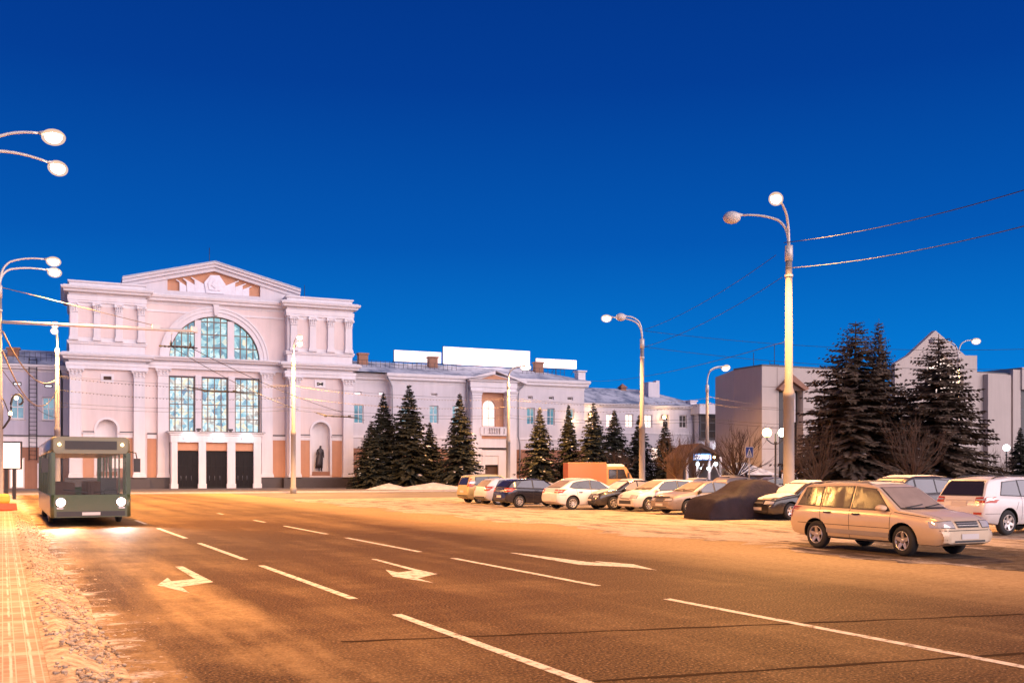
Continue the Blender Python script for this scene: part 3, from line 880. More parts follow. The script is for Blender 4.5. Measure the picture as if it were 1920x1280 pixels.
rs = MB()
for (a, b_) in ((lft, apex), (apex, rgt)):
    rs.prism([(a[0], a[1] + .003), (b_[0], b_[1] + .003), (b_[0], b_[1] + .09), (a[0], a[1] + .09)], yG - .62, yG + 14)
rs.build('roof', 'roof_metal', st)
mz = MB(); mz.box(le[0] + .2, re_[0] - .2, yG + .5, yG + 13.5, zb - 3, rgt[1] - .5); mz.build('hall_block', 'plaster_lilac', st)
# carved relief: a faceted shield with three stepped banners on each side
rl = MB()
def rp(pts, y0_): rl.prism([gz(310 + x / 10.105, 490 + y / 10.1) for x, y in pts], yG + .3 - y0_, yG + .32)
rp([(735, 400), (855, 262), (1020, 268), (1140, 440), (1110, 625), (770, 600)], .42)
rp([(800, 420), (880, 310), (1000, 315), (1080, 450), (1040, 560), (830, 545)], .52)
for pts in ([(270, 395), (200, 345), (215, 340), (400, 465), (400, 575), (272, 562)], [(405, 385), (335, 325), (352, 318), (555, 440), (560, 590), (412, 575)], [(555, 355), (485, 300), (505, 298), (735, 430), (770, 600), (562, 590)],
            [(1140, 460), (1390, 362), (1395, 375), (1325, 405), (1325, 640), (1110, 625)], [(1328, 485), (1525, 415), (1530, 428), (1465, 462), (1468, 648), (1326, 640)], [(1470, 530), (1630, 470), (1635, 482), (1588, 505), (1588, 655), (1470, 648)]):
    rp(pts, .30)
rp([(900, 400), (940, 350), (985, 402), (1010, 470), (940, 520), (870, 465)], .60)
rl.build('relief', 'relief', st)
an = MB(); an.tube([(apex[0], yG + 4, apex[1] - .2), (apex[0], yG + 4, apex[1] + 2.4)], .035, 5); an.build('lightning_rod', 'metal_dark', st)
an = MB(); an.tube([(pu(586), 4, zPar - .2), (pu(586), 4, zPar + 2.0)], .03, 5); an.build('lightning_rod', 'metal_dark', st)

# ---- portal with three door bays
yP = -.9
cp = lambda px: pu(px, yP); zp = lambda py: pz(402, py, yP)
b = MB(); b.steps(cp(320), cp(490.5), yP, yC, [(zp(829), 0), (zp(817), .0), (zp(816), .08), (zp(813), .1), (zp(811.5), .32), (zp(810), .34)])
po = b.build('portal', 'plaster_white', st); 
d = MB(); d.box(cp(320) - .36, cp(490.5) + .36, yP - .36, yC, zp(810) + .003, zp(809)); d.build('coping', 'frame_dark', po)
for a, c_ in ((321.6, 333), (372.7, 386.5), (426.5, 441.5), (476, 490)):
    p = MB(); p.steps(cp(a), cp(c_), yP + .02, yC, [(.12, .06), (.6, .06), (.61, 0), (zp(829) - .002, 0)]); p.build('pier', 'plaster_white', st)
for i, (a, c_) in enumerate(((333, 372.7), (386.5, 426.5), (441.5, 476))):
    p = MB(); p.box(cp(a) + .01, cp(c_) - .01, yP + .35, yP + .6, zp(844.5), zp(829.5)); p.build('transom', 'salmon', st)
    f = MB(); fw = .045; A, B = cp(a) + .02, cp(c_) - .02; T = zp(845.5)
    for k in range(5):
        uu = A + (B - A) * k / 4; f.box(uu - fw / 2, uu + fw / 2, yP + .5, yP + .56, .13, T)
    f.box(A, B, yP + .498, yP + .558, T - fw, T - .002); f.box(A, B, yP + .496, yP + .556, 2.45, 2.53); f.box(A, B, yP + .496, yP + .556, .13, .33)
    do = f.build('door', 'well_dark', st)
    gq = MB(); gq.quad((A, yP + .53, .13), (B, yP + .53, .13), (B, yP + .53, T), (A, yP + .53, T)); gq.build('pane', 'door_glass', do)
    hb = MB()
    for k in (1, 2, 3): hb.tube([(A + (B - A) * k / 4 - .16, yP + .42, .95), (A + (B - A) * k / 4 - .16, yP + .42, 1.45)], .02, 5)
    hb.build('handle', 'metal_grey', do)
for px in (352.6, 407.5, 461):
    u = cp(px); z = zp(821)
    lb = MB(); lb.box(u - .40, u + .40, yP - .10, yP - .002, z - .10, z + .10); lo_ = lb.build('wall_lamp', 'metal_grey', st)
    bl = MB(); bl.ball((u, yP - .24, z), .40, .135, .13); bl.build('diffuser', 'bulb_cold', lo_)
    ld = bpy.data.lights.new('door_light', 'POINT'); ld.energy = 16; ld.color = (.82, .92, 1.0); ld.shadow_soft_size = .2
    l_ = link('door_light', ld, st, (u, yP - .55, z + .05))
for px in (372, 432):
    fl = MB(); fl.box(cp(px) - .12, cp(px) + .12, yP - .2, yP + .05, zp(809) + .01, zp(807)); fl.box(cp(px) - .22, cp(px) + .22, yP - .32, yP - .1, zp(806.8), zp(803.5)); fl.build('floodlight', 'metal_dark', st)
for px in (648, ):
    pass

# ---- right wing of the station
yW = 2.2
cw = lambda px, y=yW: pu(px, y); zw = lambda py, px=790, y=yW: pz(px, py, y)
zTop, zCor = zw(704), zw(718)
wz0 = 0.1
def wing_wall(pa, pb, y, wins, name='wing_wall', top=None):
    b = MB(); holes = []
    ua, ub = pu(pa, y), pu(pb, y)
    for (xa, xb, ya, yb) in wins:
        holes.append((pu(xa, y), pu(xb, y), pz((xa + xb) / 2, yb, y), pz((xa + xb) / 2, ya, y)))
    wall(b, ua, ub, wz0, zCor, y, holes, .28)
    b.build(name, 'plaster_lilac', st)
    for h, (xa, xb, ya, yb) in zip(holes, wins):
        small = (yb - ya) < 14
        window(st, h[0], h[1], h[2], h[3], y + .2, 1 if small else 2, 1 if small else 2, 'frame_white', ('panel_cool' if xa < 800 else 'dark_glazing') if small else 'glass_cool', None, .07, .12)
wing_wall(640, 737, yW, [(664.6, 678, 734, 740), (710, 720, 734.5, 741), (663.5, 682, 758, 793.5)])
wing_wall(733, 884, yW - 1.0, [(808, 820, 737, 742), (805, 822, 760, 793.5), (752, 766, 760, 793.5), (848, 862, 760, 794)])
wing_wall(966, 1095.5, yW - 1.0, [(990, 999, 742, 748), (1029, 1038.5, 743, 749), (1064, 1074.5, 744, 750), (988, 1003, 764, 796), (1026, 1040, 765, 797), (1062, 1077, 766, 798)])
b = MB()
ue = pu(1095.5, yW - 1)
b.poly([(ue, yW - 1, .1), (ue, yW + 11, .1), (ue, yW + 11, zCor), (ue, yW - 1, zCor)])
us = pu(733, yW - 1)
b.poly([(us, yW - 1, .1), (us, yW - 1, zCor), (us, yW, zCor), (us, yW, .1)])
b.build('wing_wall', 'plaster_lilac', st)
cc = cornice('cornice', TR[1] + .3, us, yW, yW + 10, zCor - .25, zTop, .75)
c3 = cornice('cornice', us - .02, ue, yW - 1, yW + 10.5, zCor - .25, zTop + .02, .75)
b = MB(); b.box(TR[1] + .2, us, yW - .1, yW + .1, zw(822), zw(818)); b.box(us - .05, ue + .05, yW - 1.1, yW - .9, zw(822), zw(818)); b.build('string_course', 'plaster_white', st)
b = MB(); b.box(TR[1] + .4, us - .02, yW - .08, yW + .05, .1, zw(841)); b.box(us - .06, ue + .06, yW - 1.08, yW - .9, .1, zw(841)); b.build('base_course', 'base_brown', st)
# small lit basement windows glimpsed between the firs
for px in (676, 709, 765, 864, 997):
    y = (yW if px < 733 else yW - 1) - .10
    u = pu(px, y); z = pz(px, 888, y)
    window(st, u - .35, u + .35, z - .3, z + .75, y - .06, 1, 1, 'frame_dark', 'window_warm', None, .06)
# snow-dusted metal roof
def roof_mat():
    m, t, b = new_mat('snow_roof')
    co = objco(t)
    n = t.noise(co, .5, 6, .65)
    c = t.mix(t.sstep(n, .34, .60), (.16, .20, .28), (.60, .62, .68))
    t.l(c, b.inputs['Base Color']); b.inputs['Roughness'].default_value = .6
    wv = t.n('ShaderNodeTexWave'); wv.bands_direction = 'X'; wv.inputs['Scale'].default_value = .55; t.l(co, wv.inputs[0])
    bp = t.n('ShaderNodeBump'); bp.inputs['Strength'].default_value = .35; bp.inputs['Distance'].default_value = .05; t.l(wv.outputs['Fac'], bp.inputs['Height']); t.l(bp.outputs[0], b.inputs['Normal'])
    MAT['snow_roof'] = m
roof_mat()
def hip(name, parent, ua, ub, ya, yb, z0, z1, ins, m='snow_roof'):
    yc = (ya + yb) / 2; b = MB()
    A, B, Cc, D = (ua, ya, z0), (ub, ya, z0), (ub, yb, z0), (ua, yb, z0)
    E, F = (ua + ins[0], yc, z1), (ub - ins[1], yc, z1)
    b.poly([A, B, F, E]); b.poly([B, Cc, F]); b.poly([Cc, D, E, F]); b.poly([D, A, E])
    return b.build(name, m, parent)
zR = pz(800, 683, yW + 5)
hip('roof', st, TR[1] - .5, ue + .6, yW - 1.6, yW + 11.2, zTop + .03, zR, (0, 6))
# snow guard railings along the eaves
def railing(name, parent, ua, ub, y, z, h, step, m='metal_dark'):
    b = MB(); n = int((ub - ua) / step)
    for k in range(n + 1):
        u = ua + (ub - ua) * k / n; b.box(u - .018, u + .018, y - .018, y + .018, z, z + h)
    for q in (.45, 1.0): b.tube([(ua, y, z + h * q), (ub, y, z + h * q)], .018, 4)
    return b.build(name, m, parent)
slope = (zR - zTop) / 6.4
railing('roof_railing', st, TR[1] + 1, pu(860, yW + .5), yW + 1.3, zTop + .05 + slope * 2.9, .75, .55)
railing('roof_railing', st, pu(985, yW + .5), ue - 1.6, yW + 1.3, zTop + .05 + slope * 2.9, .75, .55)
# brick chimneys
for px, yy in ((680, yW + 3), (811, yW + 3), (1009, yW + 3)):
    u = pu(px, yy); z = zTop + slope * (yy - yW + 1)
    b = MB(); b.steps(u - .55, u + .55, yy - .4, yy + .4, [(z - .3, 0), (z + 1.25, 0), (z + 1.26, .1), (z + 1.45, .1)]); b.build('chimney', 'base_brown', st)
# parapet post at the far corner
b = MB(); u = pu(1089, yW - .6); b.steps(u - .5, u + .5, yW - .9, yW + .1, [(zTop, .1), (zTop + .2, .1), (zTop + .21, 0), (zTop + 1.15, 0), (zTop + 1.25, .16), (zTop + 1.4, .16)]); b.build('parapet_post', 'plaster_white', st)
# projecting bay with balcony
yB = yW - 1.9
cb_ = lambda px: pu(px, yB); zb_ = lambda py: pz(928, py, yB)
Au, Bu = cb_(883), cb_(968.5)
w = MB()
nic = (cb_(903), cb_(949), zb_(800), zb_(735.5))
ndo = (cb_(906), cb_(936), .2, zb_(871))
wall(w, Au, Bu, .1, zb_(733), yB, [nic, ndo], .8)
for uu in (Au, Bu):
    q = [(uu, yB, .1), (uu, yW, .1), (uu, yW, zb_(712)), (uu, yB, zb_(712))]
    w.poly(q[::-1] if uu == Au else q)
w.build('bay_wall', 'plaster_white', st)
nw = MB(); hole = (cb_(909.5), cb_(934), zb_(799), zb_(748.5)); sp = hole[3] - (hole[1] - hole[0]) / 2
wall(nw, nic[0], nic[1], nic[2], nic[3], yB + .78, [hole + (sp,)], .25); nw.build('niche_wall', 'salmon', st)
window(st, *hole[:4], yB + .95, 2, 3, 'frame_white', 'window_warm', sp, .08, name='arch_window')
b = MB(); b.steps(Au, Bu, yB, yW, [(zb_(733) + .003, .0), (zb_(727), .0), (zb_(726.5), .08), (zb_(716), .08), (zb_(715.5), .3), (zb_(713), .35), (zb_(712), .5)]); b.build('entablature', 'plaster_white', st)
pe = MB(); pz0 = zb_(712); pzA = zb_(695.5)
um = (Au + Bu) / 2; A2, B2 = cb_(874), cb_(985)
for (a, c_) in (((A2, pz0), (um, pzA)), ((um, pzA), (B2, pz0))):
    pe.prism([(a[0], a[1] + .003), (c_[0], c_[1] + .003), (c_[0], c_[1] - .42), (a[0], a[1] + .003 - .0)], yB - .5, yB + 4)
pe.prism([(A2 + .3, pz0 + .002), (B2 - .3, pz0 + .002), (um, pzA - .38)], yB - .05, yB + 4)
pe.build('pediment', 'plaster_white', st)
b = MB(); b.prism([(cb_(902), zb_(711)), (cb_(957), zb_(711)), (um, zb_(702.5))], yB - .08, yB); b.build('tympanum', 'salmon', st)
for a, c_ in ((884.5, 902), (950, 967)):
    p = MB(); p.steps(cb_(a), cb_(c_), yB - .22, yB + .02, [(.12, .06), (1.1, .06), (1.12, 0), (zb_(742), 0), (zb_(741), .06), (zb_(739), .05), (zb_(736), .14), (zb_(733.5), .2), (zb_(733), .2)]); p.build('pilaster', 'plaster_white', st)
bal = MB(); A3, B3 = cb_(900), cb_(949)
bal.box(A3, B3, yB - .35, yB - .1, zb_(802.5), zb_(800.5)); bal.box(A3, B3, yB - .35, yB - .1, zb_(816.5), zb_(813.5))
for px in (902, 909.5, 939, 947): bal.box(cb_(px) - .22, cb_(px) + .22, yB - .34, yB - .11, zb_(813.4), zb_(802.6))
for px in (914, 918.5, 923, 927.5, 932): bal.lathe([(.07, zb_(813.4)), (.15, zb_(811)), (.06, zb_(806.5)), (.12, zb_(804)), (.09, zb_(802.6))], 8, (cb_(px), yB - .22, 0))
bal.build('balustrade', 'plaster_white', st)
b = MB(); b.box(A3, B3, yB - .1, yB + .02, zb_(822), zb_(817)); b.build('panel', 'salmon', st)
b = MB(); b.steps(cb_(899.5), cb_(949), yB, yB + .1, [(zb_(842), .2), (zb_(840.5), .25), (zb_(839), .3)]); b.build('door_canopy', 'plinth_dark', st)
dr = MB()
for a, c_ in ((903.5, 909), (934, 946)): dr.box(cb_(a), cb_(c_), yB - .12, yB + .02, .15, zb_(846))
dr.box(cb_(909), cb_(934), yB - .118, yB + .02, zb_(854), zb_(846)); dr.build('door_surround', 'plaster_white', st)
b = MB(); b.box(ndo[0], ndo[1], yB + .5, yB + .6, .13, zb_(871)); dd = b.build('door', 'kiosk_brown', st)
h_ = MB(); h_.ball((ndo[0] + .9, yB + .46, 1.15), .07); h_.build('handle', 'metal_grey', dd)
# rain pipes
for pts in ([(726, 706), (730.5, 713), (735, 724), (735.5, 735), (735.5, 905)], [(874, 709), (876, 718), (876.5, 905)], [(985, 714), (982, 722), (973, 732), (972, 742), (972, 818), (975, 832), (974, 905)]):
    b = MB(); b.tube([(pu(px, yW - 1.4), yW - 1.4, pz(px, py, yW - 1.4)) for px, py in pts], .09, 6); b.build('downpipe', 'metal_grey', st)

# ---- left wing of the station
yL = 4.2
pl = lambda px: pu(px, yL); zl = lambda py: pz(70, py, yL)
Ua, Ub = pl(-140), TL[0] - .02
w = MB(); holes = []
big = [(79, 103, 743.5, 787), (20, 46, 741, 786), (-38, -14, 740, 785), (-100, -76, 739, 784)]; small = [(83, 99, 719, 726), (24, 40.5, 717, 724), (-36, -20, 716, 723)]
for a, c_, ya, yb in big + small: holes.append((pl(a), pl(c_), zl(yb), zl(ya)))
wall(w, Ua, Ub, .1, zl(690), yL, holes, .3); w.build('wing_wall', 'plaster_grey', st)
for k, h in enumerate(holes):
    s_ = k >= len(big)
    window(st, *h, yL + .2, 1 if s_ else 2, 1 if s_ else 2, 'frame_dark' if s_ else 'frame_white', 'panel_cool' if s_ else 'glass_cool', None, .08, None if s_ else .2)
cornice('cornice', Ua, Ub, yL, yL + 10, zl(697), zl(684), .7)
b = MB(); b.box(Ua, Ub, yL - .1, yL + .1, zl(838), zl(818)); b.build('band_course', 'plaster_white', st)
b = MB(); b.box(Ua, Ub, yL - .22, yL - .102, zl(818), zl(815.5)); b.build('coping', 'frame_dark', st)
b = MB(); b.box(Ua, Ub, yL - .12, yL + .1, .1, zl(838.5)); b.build('base_course', 'base_brown', st)
rb = MB(); zt, zr_ = zl(684) + .02, pz(70, 655, yL + 5)
rb.poly([(Ua, yL - .6, zt), (Ub, yL - .6, zt), (Ub, yL + 6, zr_), (Ua, yL + 6, zr_)]); rb.poly([(Ua, yL + 6, zr_), (Ub, yL + 6, zr_), (Ub, yL + 12, zt), (Ua, yL + 12, zt)]); rb.build('roof', 'snow_roof', st)
railing('roof_railing', st, Ua, Ub - .6, yL + .9, zt + (zr_ - zt) * .22, .9, .5)
for px in (25, ):
    u = pu(px, yL + 3); z = pz(px, 668, yL + 3)
    b = MB(); b.steps(u - .55, u + .55, yL + 2.6, yL + 3.4, [(z - 1.0, 0), (z + .7, 0), (z + .71, .12), (z + .9, .12)]); b.build('chimney', 'base_brown', st)
# fire ladder up to the roof
b = MB(); yy = yL - .45
for px in (54.5, 69): b.tube([(pu(px, yy), yy, zl(862)), (pu(px, yy), yy, zl(672))], .05, 5)
k = 0; z = zl(860)
while z < zl(674):
    b.tube([(pu(54.5, yy), yy, z), (pu(69, yy), yy, z)], .028, 4); z += .42
b.build('ladder', 'metal_dark', st)
b = MB(); b.tube([(pl(112), yL - .2, zl(690)), (pl(114), yL - .4, zl(700)), (pl(116), yL - .25, zl(712)), (pl(116), yL - .25, .3)], .1, 6); b.build('downpipe', 'metal_dark', st)
# shop front with its door and blue sign at ground level
for a, c_, ya, yb in ((18, 46, 858, 907), (70, 84, 868, 907)):
    h = (pl(a), pl(c_), .2, zl(ya)); window(st, *h, yL - .20, 2, 1, 'frame_white', 'window_warm', None, .09, name='shop_door')
b = MB(); b.box(pl(75), pl(104), yL - .35, yL - .16, zl(868), zl(846)); sg = b.build('shop_sign', 'sign_cyan', st)
b = MB()
for k in range(7):
    u = pl(78 + k * 3.4); b.box(u, u + .28, yL - .362, yL - .352, zl(863), zl(852 + (k % 3) * 2))
b.build('lettering', 'panel_cool', sg)

# ---- three blank illuminated panels standing on the roof
for i, (xa, xb, ya0, ya1, yb0, yb1, lab) in enumerate(((740, 827, 656, 676.5, 660.5, 681, 'short blank glowing white panel on the station roof nearest the towers'),
                                          (832, 993.5, 649.5, 682, 655.5, 688.5, 'longest blank glowing white panel on the station roof, in the middle'),
                                          (1006, 1081, 671.5, 688, 674, 692, 'small blank glowing white panel at the far end of the station roof'))):
    y = yW + 4.5
    r = thing('roof_sign', lab, 'sign', spt(pu(xa, y), y, 0), SROT, 'illuminated panels on the station roof')
    L_ = pu(xb, y) - pu(xa, y)
    z0, z1 = pz(xa, ya1, y), pz(xa, ya0, y)
    b = MB(); b.box(0, L_, 0, .25, z0, z1); b.build('panel', 'panel_light', r)
    f = MB(); f.box(-.06, L_ + .06, .252, .33, z0 - .06, z1 + .06)
    n = max(2, int(L_ / 2))
    for k in range(n + 1):
        u = L_ * k / n; f.tube([(u, .3, z0), (u, .3, zR - 1.2)], .04, 4); f.tube([(u, .3, z0 + .3), (u, 1.6, zR - .4)], .03, 4)
    f.build('support_frame', 'metal_dark', r)

# ---- lower annex on the right
yA = 5.5
an_ = thing('annex_building', 'long two-storey pale annex with snowy roof beside the station wing', 'building', SO, SROT)
pa = lambda px: pu(px, yA); za = lambda py, px=1200: pz(px, py, yA)
uA, uB = pa(1085), pa(1318)
ws = [(1137, 1151, 775.6, 801, 1), (1173, 1187.6, 776, 801, 1), (1208.6, 1223, 777, 801.5, 1), (1243, 1254.6, 777, 801.5, 0), (1274, 1288, 778, 802, 0)]
w = MB(); holes = [(pa(a), pa(c_), pz((a + c_) / 2, yb, yA), pz((a + c_) / 2, ya, yA)) for a, c_, ya, yb, l in ws]
gws = [(1120 + i * 34, 1134 + i * 34, 838, 868, i % 2) for i in range(6)]
holes += [(pa(a), pa(c_), pz((a + c_) / 2, yb, yA), pz((a + c_) / 2, ya, yA)) for a, c_, ya, yb, l in gws]
wall(w, uA, uB, .1, za(764), yA, holes, .25); w.poly([(uB, yA, .1), (uB, yA + 10, .1), (uB, yA + 10, za(764)), (uB, yA, za(764))]); w.build('wall', 'plaster_lilac', an_)
for h, q in zip(holes, ws + gws): window(an_, *h, yA + .18, 2, 2, 'frame_white', 'window_warm' if q[4] else 'dark_glazing', None, .07, .12)
cornice('cornice', uA, uB, yA, yA + 10, za(766), za(758.5), .6, parent=an_)
b = MB(); b.box(uA, uB, yA - .08, yA + .05, za(813), za(810)); b.build('string_course', 'plaster_white', an_)
hip('roof', an_, uA - 2, uB + .4, yA - .5, yA + 11, za(758.5) + .02, pz(1180, 729, yA + 5), (0, 7))
b = MB(); yy = yA + 3; u = pu(1222, yy); b.box(u - .95, u + .75, yy - .7, yy + .8, pz(1222, 745, yy), pz(1222, 717, yy)); b.box(u + .4, u + .95, yy - .5, yy + .3, pz(1222, 745, yy), pz(1222, 713.5, yy)); b.build('roof_cabin', 'plaster_lilac', an_)
b = MB(); u = pu(1167, yy + 2); z = pz(1167, 732, yy + 2); b.box(u - .4, u + .4, yy + 1.6, yy + 2.4, z - .8, z + .35); b.rings([[(u - .6, yy + 1.4, z + .36), (u + .6, yy + 1.4, z + .36), (u + .6, yy + 2.6, z + .36), (u - .6, yy + 2.6, z + .36)], [(u - .02, yy + 1.98, z + .95), (u + .02, yy + 1.98, z + .95), (u + .02, yy + 2.02, z + .95), (u - .02, yy + 2.02, z + .95)]]); b.build('roof_vent', 'base_brown', an_)
b = MB(); u = pu(1299, yA); b.steps(u - .5, u + .5, yA - .2, yA + .7, [(za(758), .08), (za(757), 0), (za(750), 0), (za(749), .14), (za(747), .14)]); b.build('parapet_post', 'plaster_white', an_)
b = MB(); b.tube([(pu(1306, yA - .2), yA - .2, za(762)), (pu(1301, yA - .2), yA - .2, za(772)), (pu(1301, yA - .2), yA - .2, .2)], .09, 6); b.build('downpipe', 'metal_grey', an_)
for px, py in ((1106, 778), (1244, 782)):
    y = yA - .3; b = MB(); b.box(pu(px, y) - .12, pu(px, y) + .12, y - .1, yA, pz(px, py, y) - .1, pz(px, py, y) + .3); o_ = b.build('wall_lamp', 'metal_dark', an_)
    q = MB(); q.ball((pu(px, y), y - .2, pz(px, py, y)), .24); q.build('globe', 'bulb_orange', o_)
    ld = bpy.data.lights.new('sconce_light', 'POINT'); ld.energy = 160; ld.color = (1, .62, .3); ld.shadow_soft_size = .2
    link('sconce_light', ld, an_, (pu(px, y), y - .5, pz(px, py, y)))
# wall lamp on the station wing
y = yW - 1.3; px, py = 1073.7, 788.7
b = MB(); b.box(pu(px, y) - .1, pu(px, y) + .1, y - .05, yW - 1, pz(px, py, y) - .1, pz(px, py, y) + .3); o_ = b.build('wall_lamp', 'metal_dark', st)
q = MB(); q.ball((pu(px, y), y - .15, pz(px, py, y)), .2); q.build('globe', 'bulb_orange', o_)
ld = bpy.data.lights.new('sconce_light', 'POINT'); ld.energy = 120; ld.color = (1, .62, .3); ld.shadow_soft_size = .2
link('sconce_light', ld, st, (pu(px, y), y - .5, pz(px, py, y)))
# glazed link block
yK = 4.0
lk = thing('glazed_hall', 'flat-roofed hall with a dark glass front between the annex and concrete theatre', 'building', SO, SROT)
pk = lambda px: pu(px, yK); zk = lambda py: pz(1350, py, yK)
b = MB(); b.box(pk(1307), pk(1396), yK - .6, yK + 9, zk(777), zk(758.5)); b.build('fascia', 'plaster_white', lk)
b = MB(); b.box(pk(1312), pk(1400), yK + .3, yK + 9, .1, zk(777) - .003); b.build('wall', 'plaster_lilac', lk)
window(lk, pk(1313), pk(1394), zk(823), zk(777.5), yK + .1, 5, 3, 'frame_dark', 'dark_glazing', None, .12, .1, name='glass_front')
b = MB(); b.box(pk(1336), pk(1357), yK - .5, yK - .1, zk(842), zk(831)); o_ = b.build('light_box', 'panel_cool', lk)
# ------------------------------------------------------------------ concrete theatre on the right
MO = Vector((25.1, 100.0, 0))
mp_ = lambda px, y=0.0: pu(px, y, MO)
mz_ = lambda px, py, y=0.0: pz(px, py, y, MO)
th = thing('concrete_theatre', 'big beige concrete theatre with a pointed glazed gable behind the tall firs', 'theatre', MO, SROT)
ztA = mz_(1429, 685.5)
b = MB(); uE = 13.0
vs0, vs1 = mp_(1460), mp_(1506)
wall(b, 0, uE, .1, ztA, 0, [(vs0, vs1, .12, mz_(1483, 727))], 1.2)
b.poly([(0, 0, .1), (0, 0, ztA), (0, 4.6, ztA), (0, 4.6, .1)]); b.poly([(0, 4.6, .1), (0, 4.6, ztA), (3, 12, ztA), (3, 12, .1)]); b.poly([(uE, 0, .1), (uE, 12, .1), (uE, 12, ztA), (uE, 0, ztA)]); b.poly([(0, 0, ztA), (uE, 0, ztA), (uE, 12, ztA), (3, 12, ztA), (0, 4.6, ztA)])
b.build('wall', 'modern_concrete', th)
b = MB(); b.box(-.06, uE + .06, -.06, 4.6, ztA + .003, ztA + .14); b.build('coping', 'frame_dark', th)
# panel joints pressed into the concrete
j = MB()
for k in range(1, 6):
    z = ztA * k / 6
    j.box(.02, vs0 - .05, -.006, .0, z - .02, z + .02); j.box(vs1 + .05, uE, -.006, 0, z - .02, z + .02)
for u in (1.9, 8, 10.5): j.box(u - .02, u + .02, -.008, 0, .2, ztA - .1)
j.build('panel_joint', 'kiosk_brown', th)
b = MB(); ap = (mp_(1485, -.4), mz_(1485, 701, -.4)); l_ = (vs0 - .05, mz_(1460, 729)); r_ = (vs1 + .05, mz_(1505, 729))
b.prism([(l_[0] - .35, l_[1]), (ap[0], ap[1] + .0), (r_[0] + .35, r_[1]), (r_[0] - .1, r_[1] - .2), (ap[0], ap[1] - .7), (l_[0] + .1, l_[1] - .2)], -.5, .05); b.build('gable_hood', 'base_brown', th)
b = MB(); b.prism([(l_[0] + .1, l_[1] - .2), (r_[0] - .1, r_[1] - .2), (ap[0], ap[1] - .75)], -.2, .02); b.build('gable_panel', 'kiosk_brown', th)
b = MB(); b.quad((vs0, 1.0, .12), (vs1, 1.0, .12), (vs1, 1.0, l_[1]), (vs0, 1.0, l_[1])); b.build('recess', 'dark_glazing', th)
window(th, mp_(1482.5, .6), mp_(1491.5, .6), mz_(1485, 791, .6), mz_(1485, 736, .6), .6, 1, 4, 'frame_white', 'panel_cool', None, .1, name='strip_window')
b = MB(); b.box(mp_(1463), mp_(1512), -3, -.1, mz_(1485, 884), mz_(1485, 881)); b.build('porch_roof', 'base_brown', th)
b = MB(); b.box(mp_(1463), mp_(1512), -2.9, -.2, .15, mz_(1485, 884) - .01); b.build('porch', 'plaster_white', th)
window(th, mp_(1466, -2.95), mp_(1509, -2.95), .9, mz_(1485, 887), -2.97, 6, 1, 'frame_white', 'dark_glazing', None, .07, name='porch_window')
for px, h in ((1413, 1.7), (1452, 2.6)):
    b = MB(); u = mp_(px, 3); b.tube([(u, 3, ztA), (u, 3, ztA + h)], .04, 4)
    if h > 2: b.tube([(u - .6, 3, ztA + .6), (u + .6, 3, ztA + .6)], .03, 4); b.tube([(u - .6, 3, ztA + .1), (u - .6, 3, ztA + .9)], .03, 4); b.tube([(u + .6, 3, ztA), (u + .6, 3, ztA + .6)], .03, 4)
    b.build('antenna', 'metal_dark', th)
# tall gabled block
yT = -2.0
g = MB(); P = lambda px, py: (mp_(px, yT), mz_(px, py, yT))
a0, a1, a2, a3, a4 = P(1678, 681), P(1703.5, 666), P(1754, 619.5), P(1810, 666), P(1832, 666.5)
U0, U1 = a0[0], a4[0]
hole = [P(1738, 735), P(1807, 735), P(1807, 702), P(1769, 664), P(1738, 690)]
og = [(U0, .1), (U1, .1), a4, a3, a2, a1, a0]
g.poly([(U0, yT, .1), (U1, yT, .1), (U1, yT, hole[1][1]), (hole[1][0], yT, hole[1][1]), (hole[0][0], yT, hole[0][1]), (U0, yT, hole[0][1])])
g.poly([(U1, yT, hole[1][1]), (U1, yT, a4[1]), (a3[0], yT, a3[1]), (hole[2][0], yT, hole[2][1]), (hole[1][0], yT, hole[1][1])])
g.poly([(a3[0], yT, a3[1]), (a2[0], yT, a2[1]), (hole[3][0], yT, hole[3][1]), (hole[2][0], yT, hole[2][1])])
g.poly([(a2[0], yT, a2[1]), (a1[0], yT, a1[1]), (hole[4][0], yT, hole[4][1]), (hole[3][0], yT, hole[3][1])])
g.poly([(a1[0], yT, a1[1]), (a0[0], yT, a0[1]), (U0, yT, hole[0][1]), (hole[0][0], yT, hole[0][1]), (hole[4][0], yT, hole[4][1])])
for i in range(len(og)):
    p, q = og[i], og[(i + 1) % len(og)]
    g.poly([(p[0], yT, p[1]), (p[0], yT + .5, p[1]), (q[0], yT + .5, q[1]), (q[0], yT, q[1])])
for i in range(5):
    p, q = hole[i], hole[(i + 1) % 5]
    g.poly([(p[0], yT, p[1]), (q[0], yT, q[1]), (q[0], yT + .5, q[1]), (p[0], yT + .5, p[1])])
g.build('gabled_wall', 'modern_concrete', th)
b = MB(); b.poly([(p[0], yT + .45, p[1]) for p in hole]); gw = b.build('gable_window', 'window_warm', th)
f = MB()
s_ = (a3[1] - a2[1]) / (a3[0] - a2[0])
for k in range(-6, 12):
    for sg in (1, -1):
        pts = []
        for i in range(81):
            u = hole[0][0] + (hole[1][0] - hole[0][0]) * i / 80
            z = hole[0][1] + k * 1.25 + sg * abs(s_) * (u - hole[0][0]) + (0 if sg > 0 else 3.0)
            top = hole[4][1] + (hole[3][1] - hole[4][1]) * (u - hole[4][0]) / (hole[3][0] - hole[4][0]) if u < hole[3][0] else hole[3][1] + (hole[2][1] - hole[3][1]) * (u - hole[3][0]) / (hole[2][0] - hole[3][0])
            if hole[0][1] < z < top: pts.append((u, yT + .4, z))
        if len(pts) > 3: f.tube([pts[0], pts[-1]], .07, 4)
f.build('lattice', 'frame_dark', gw)
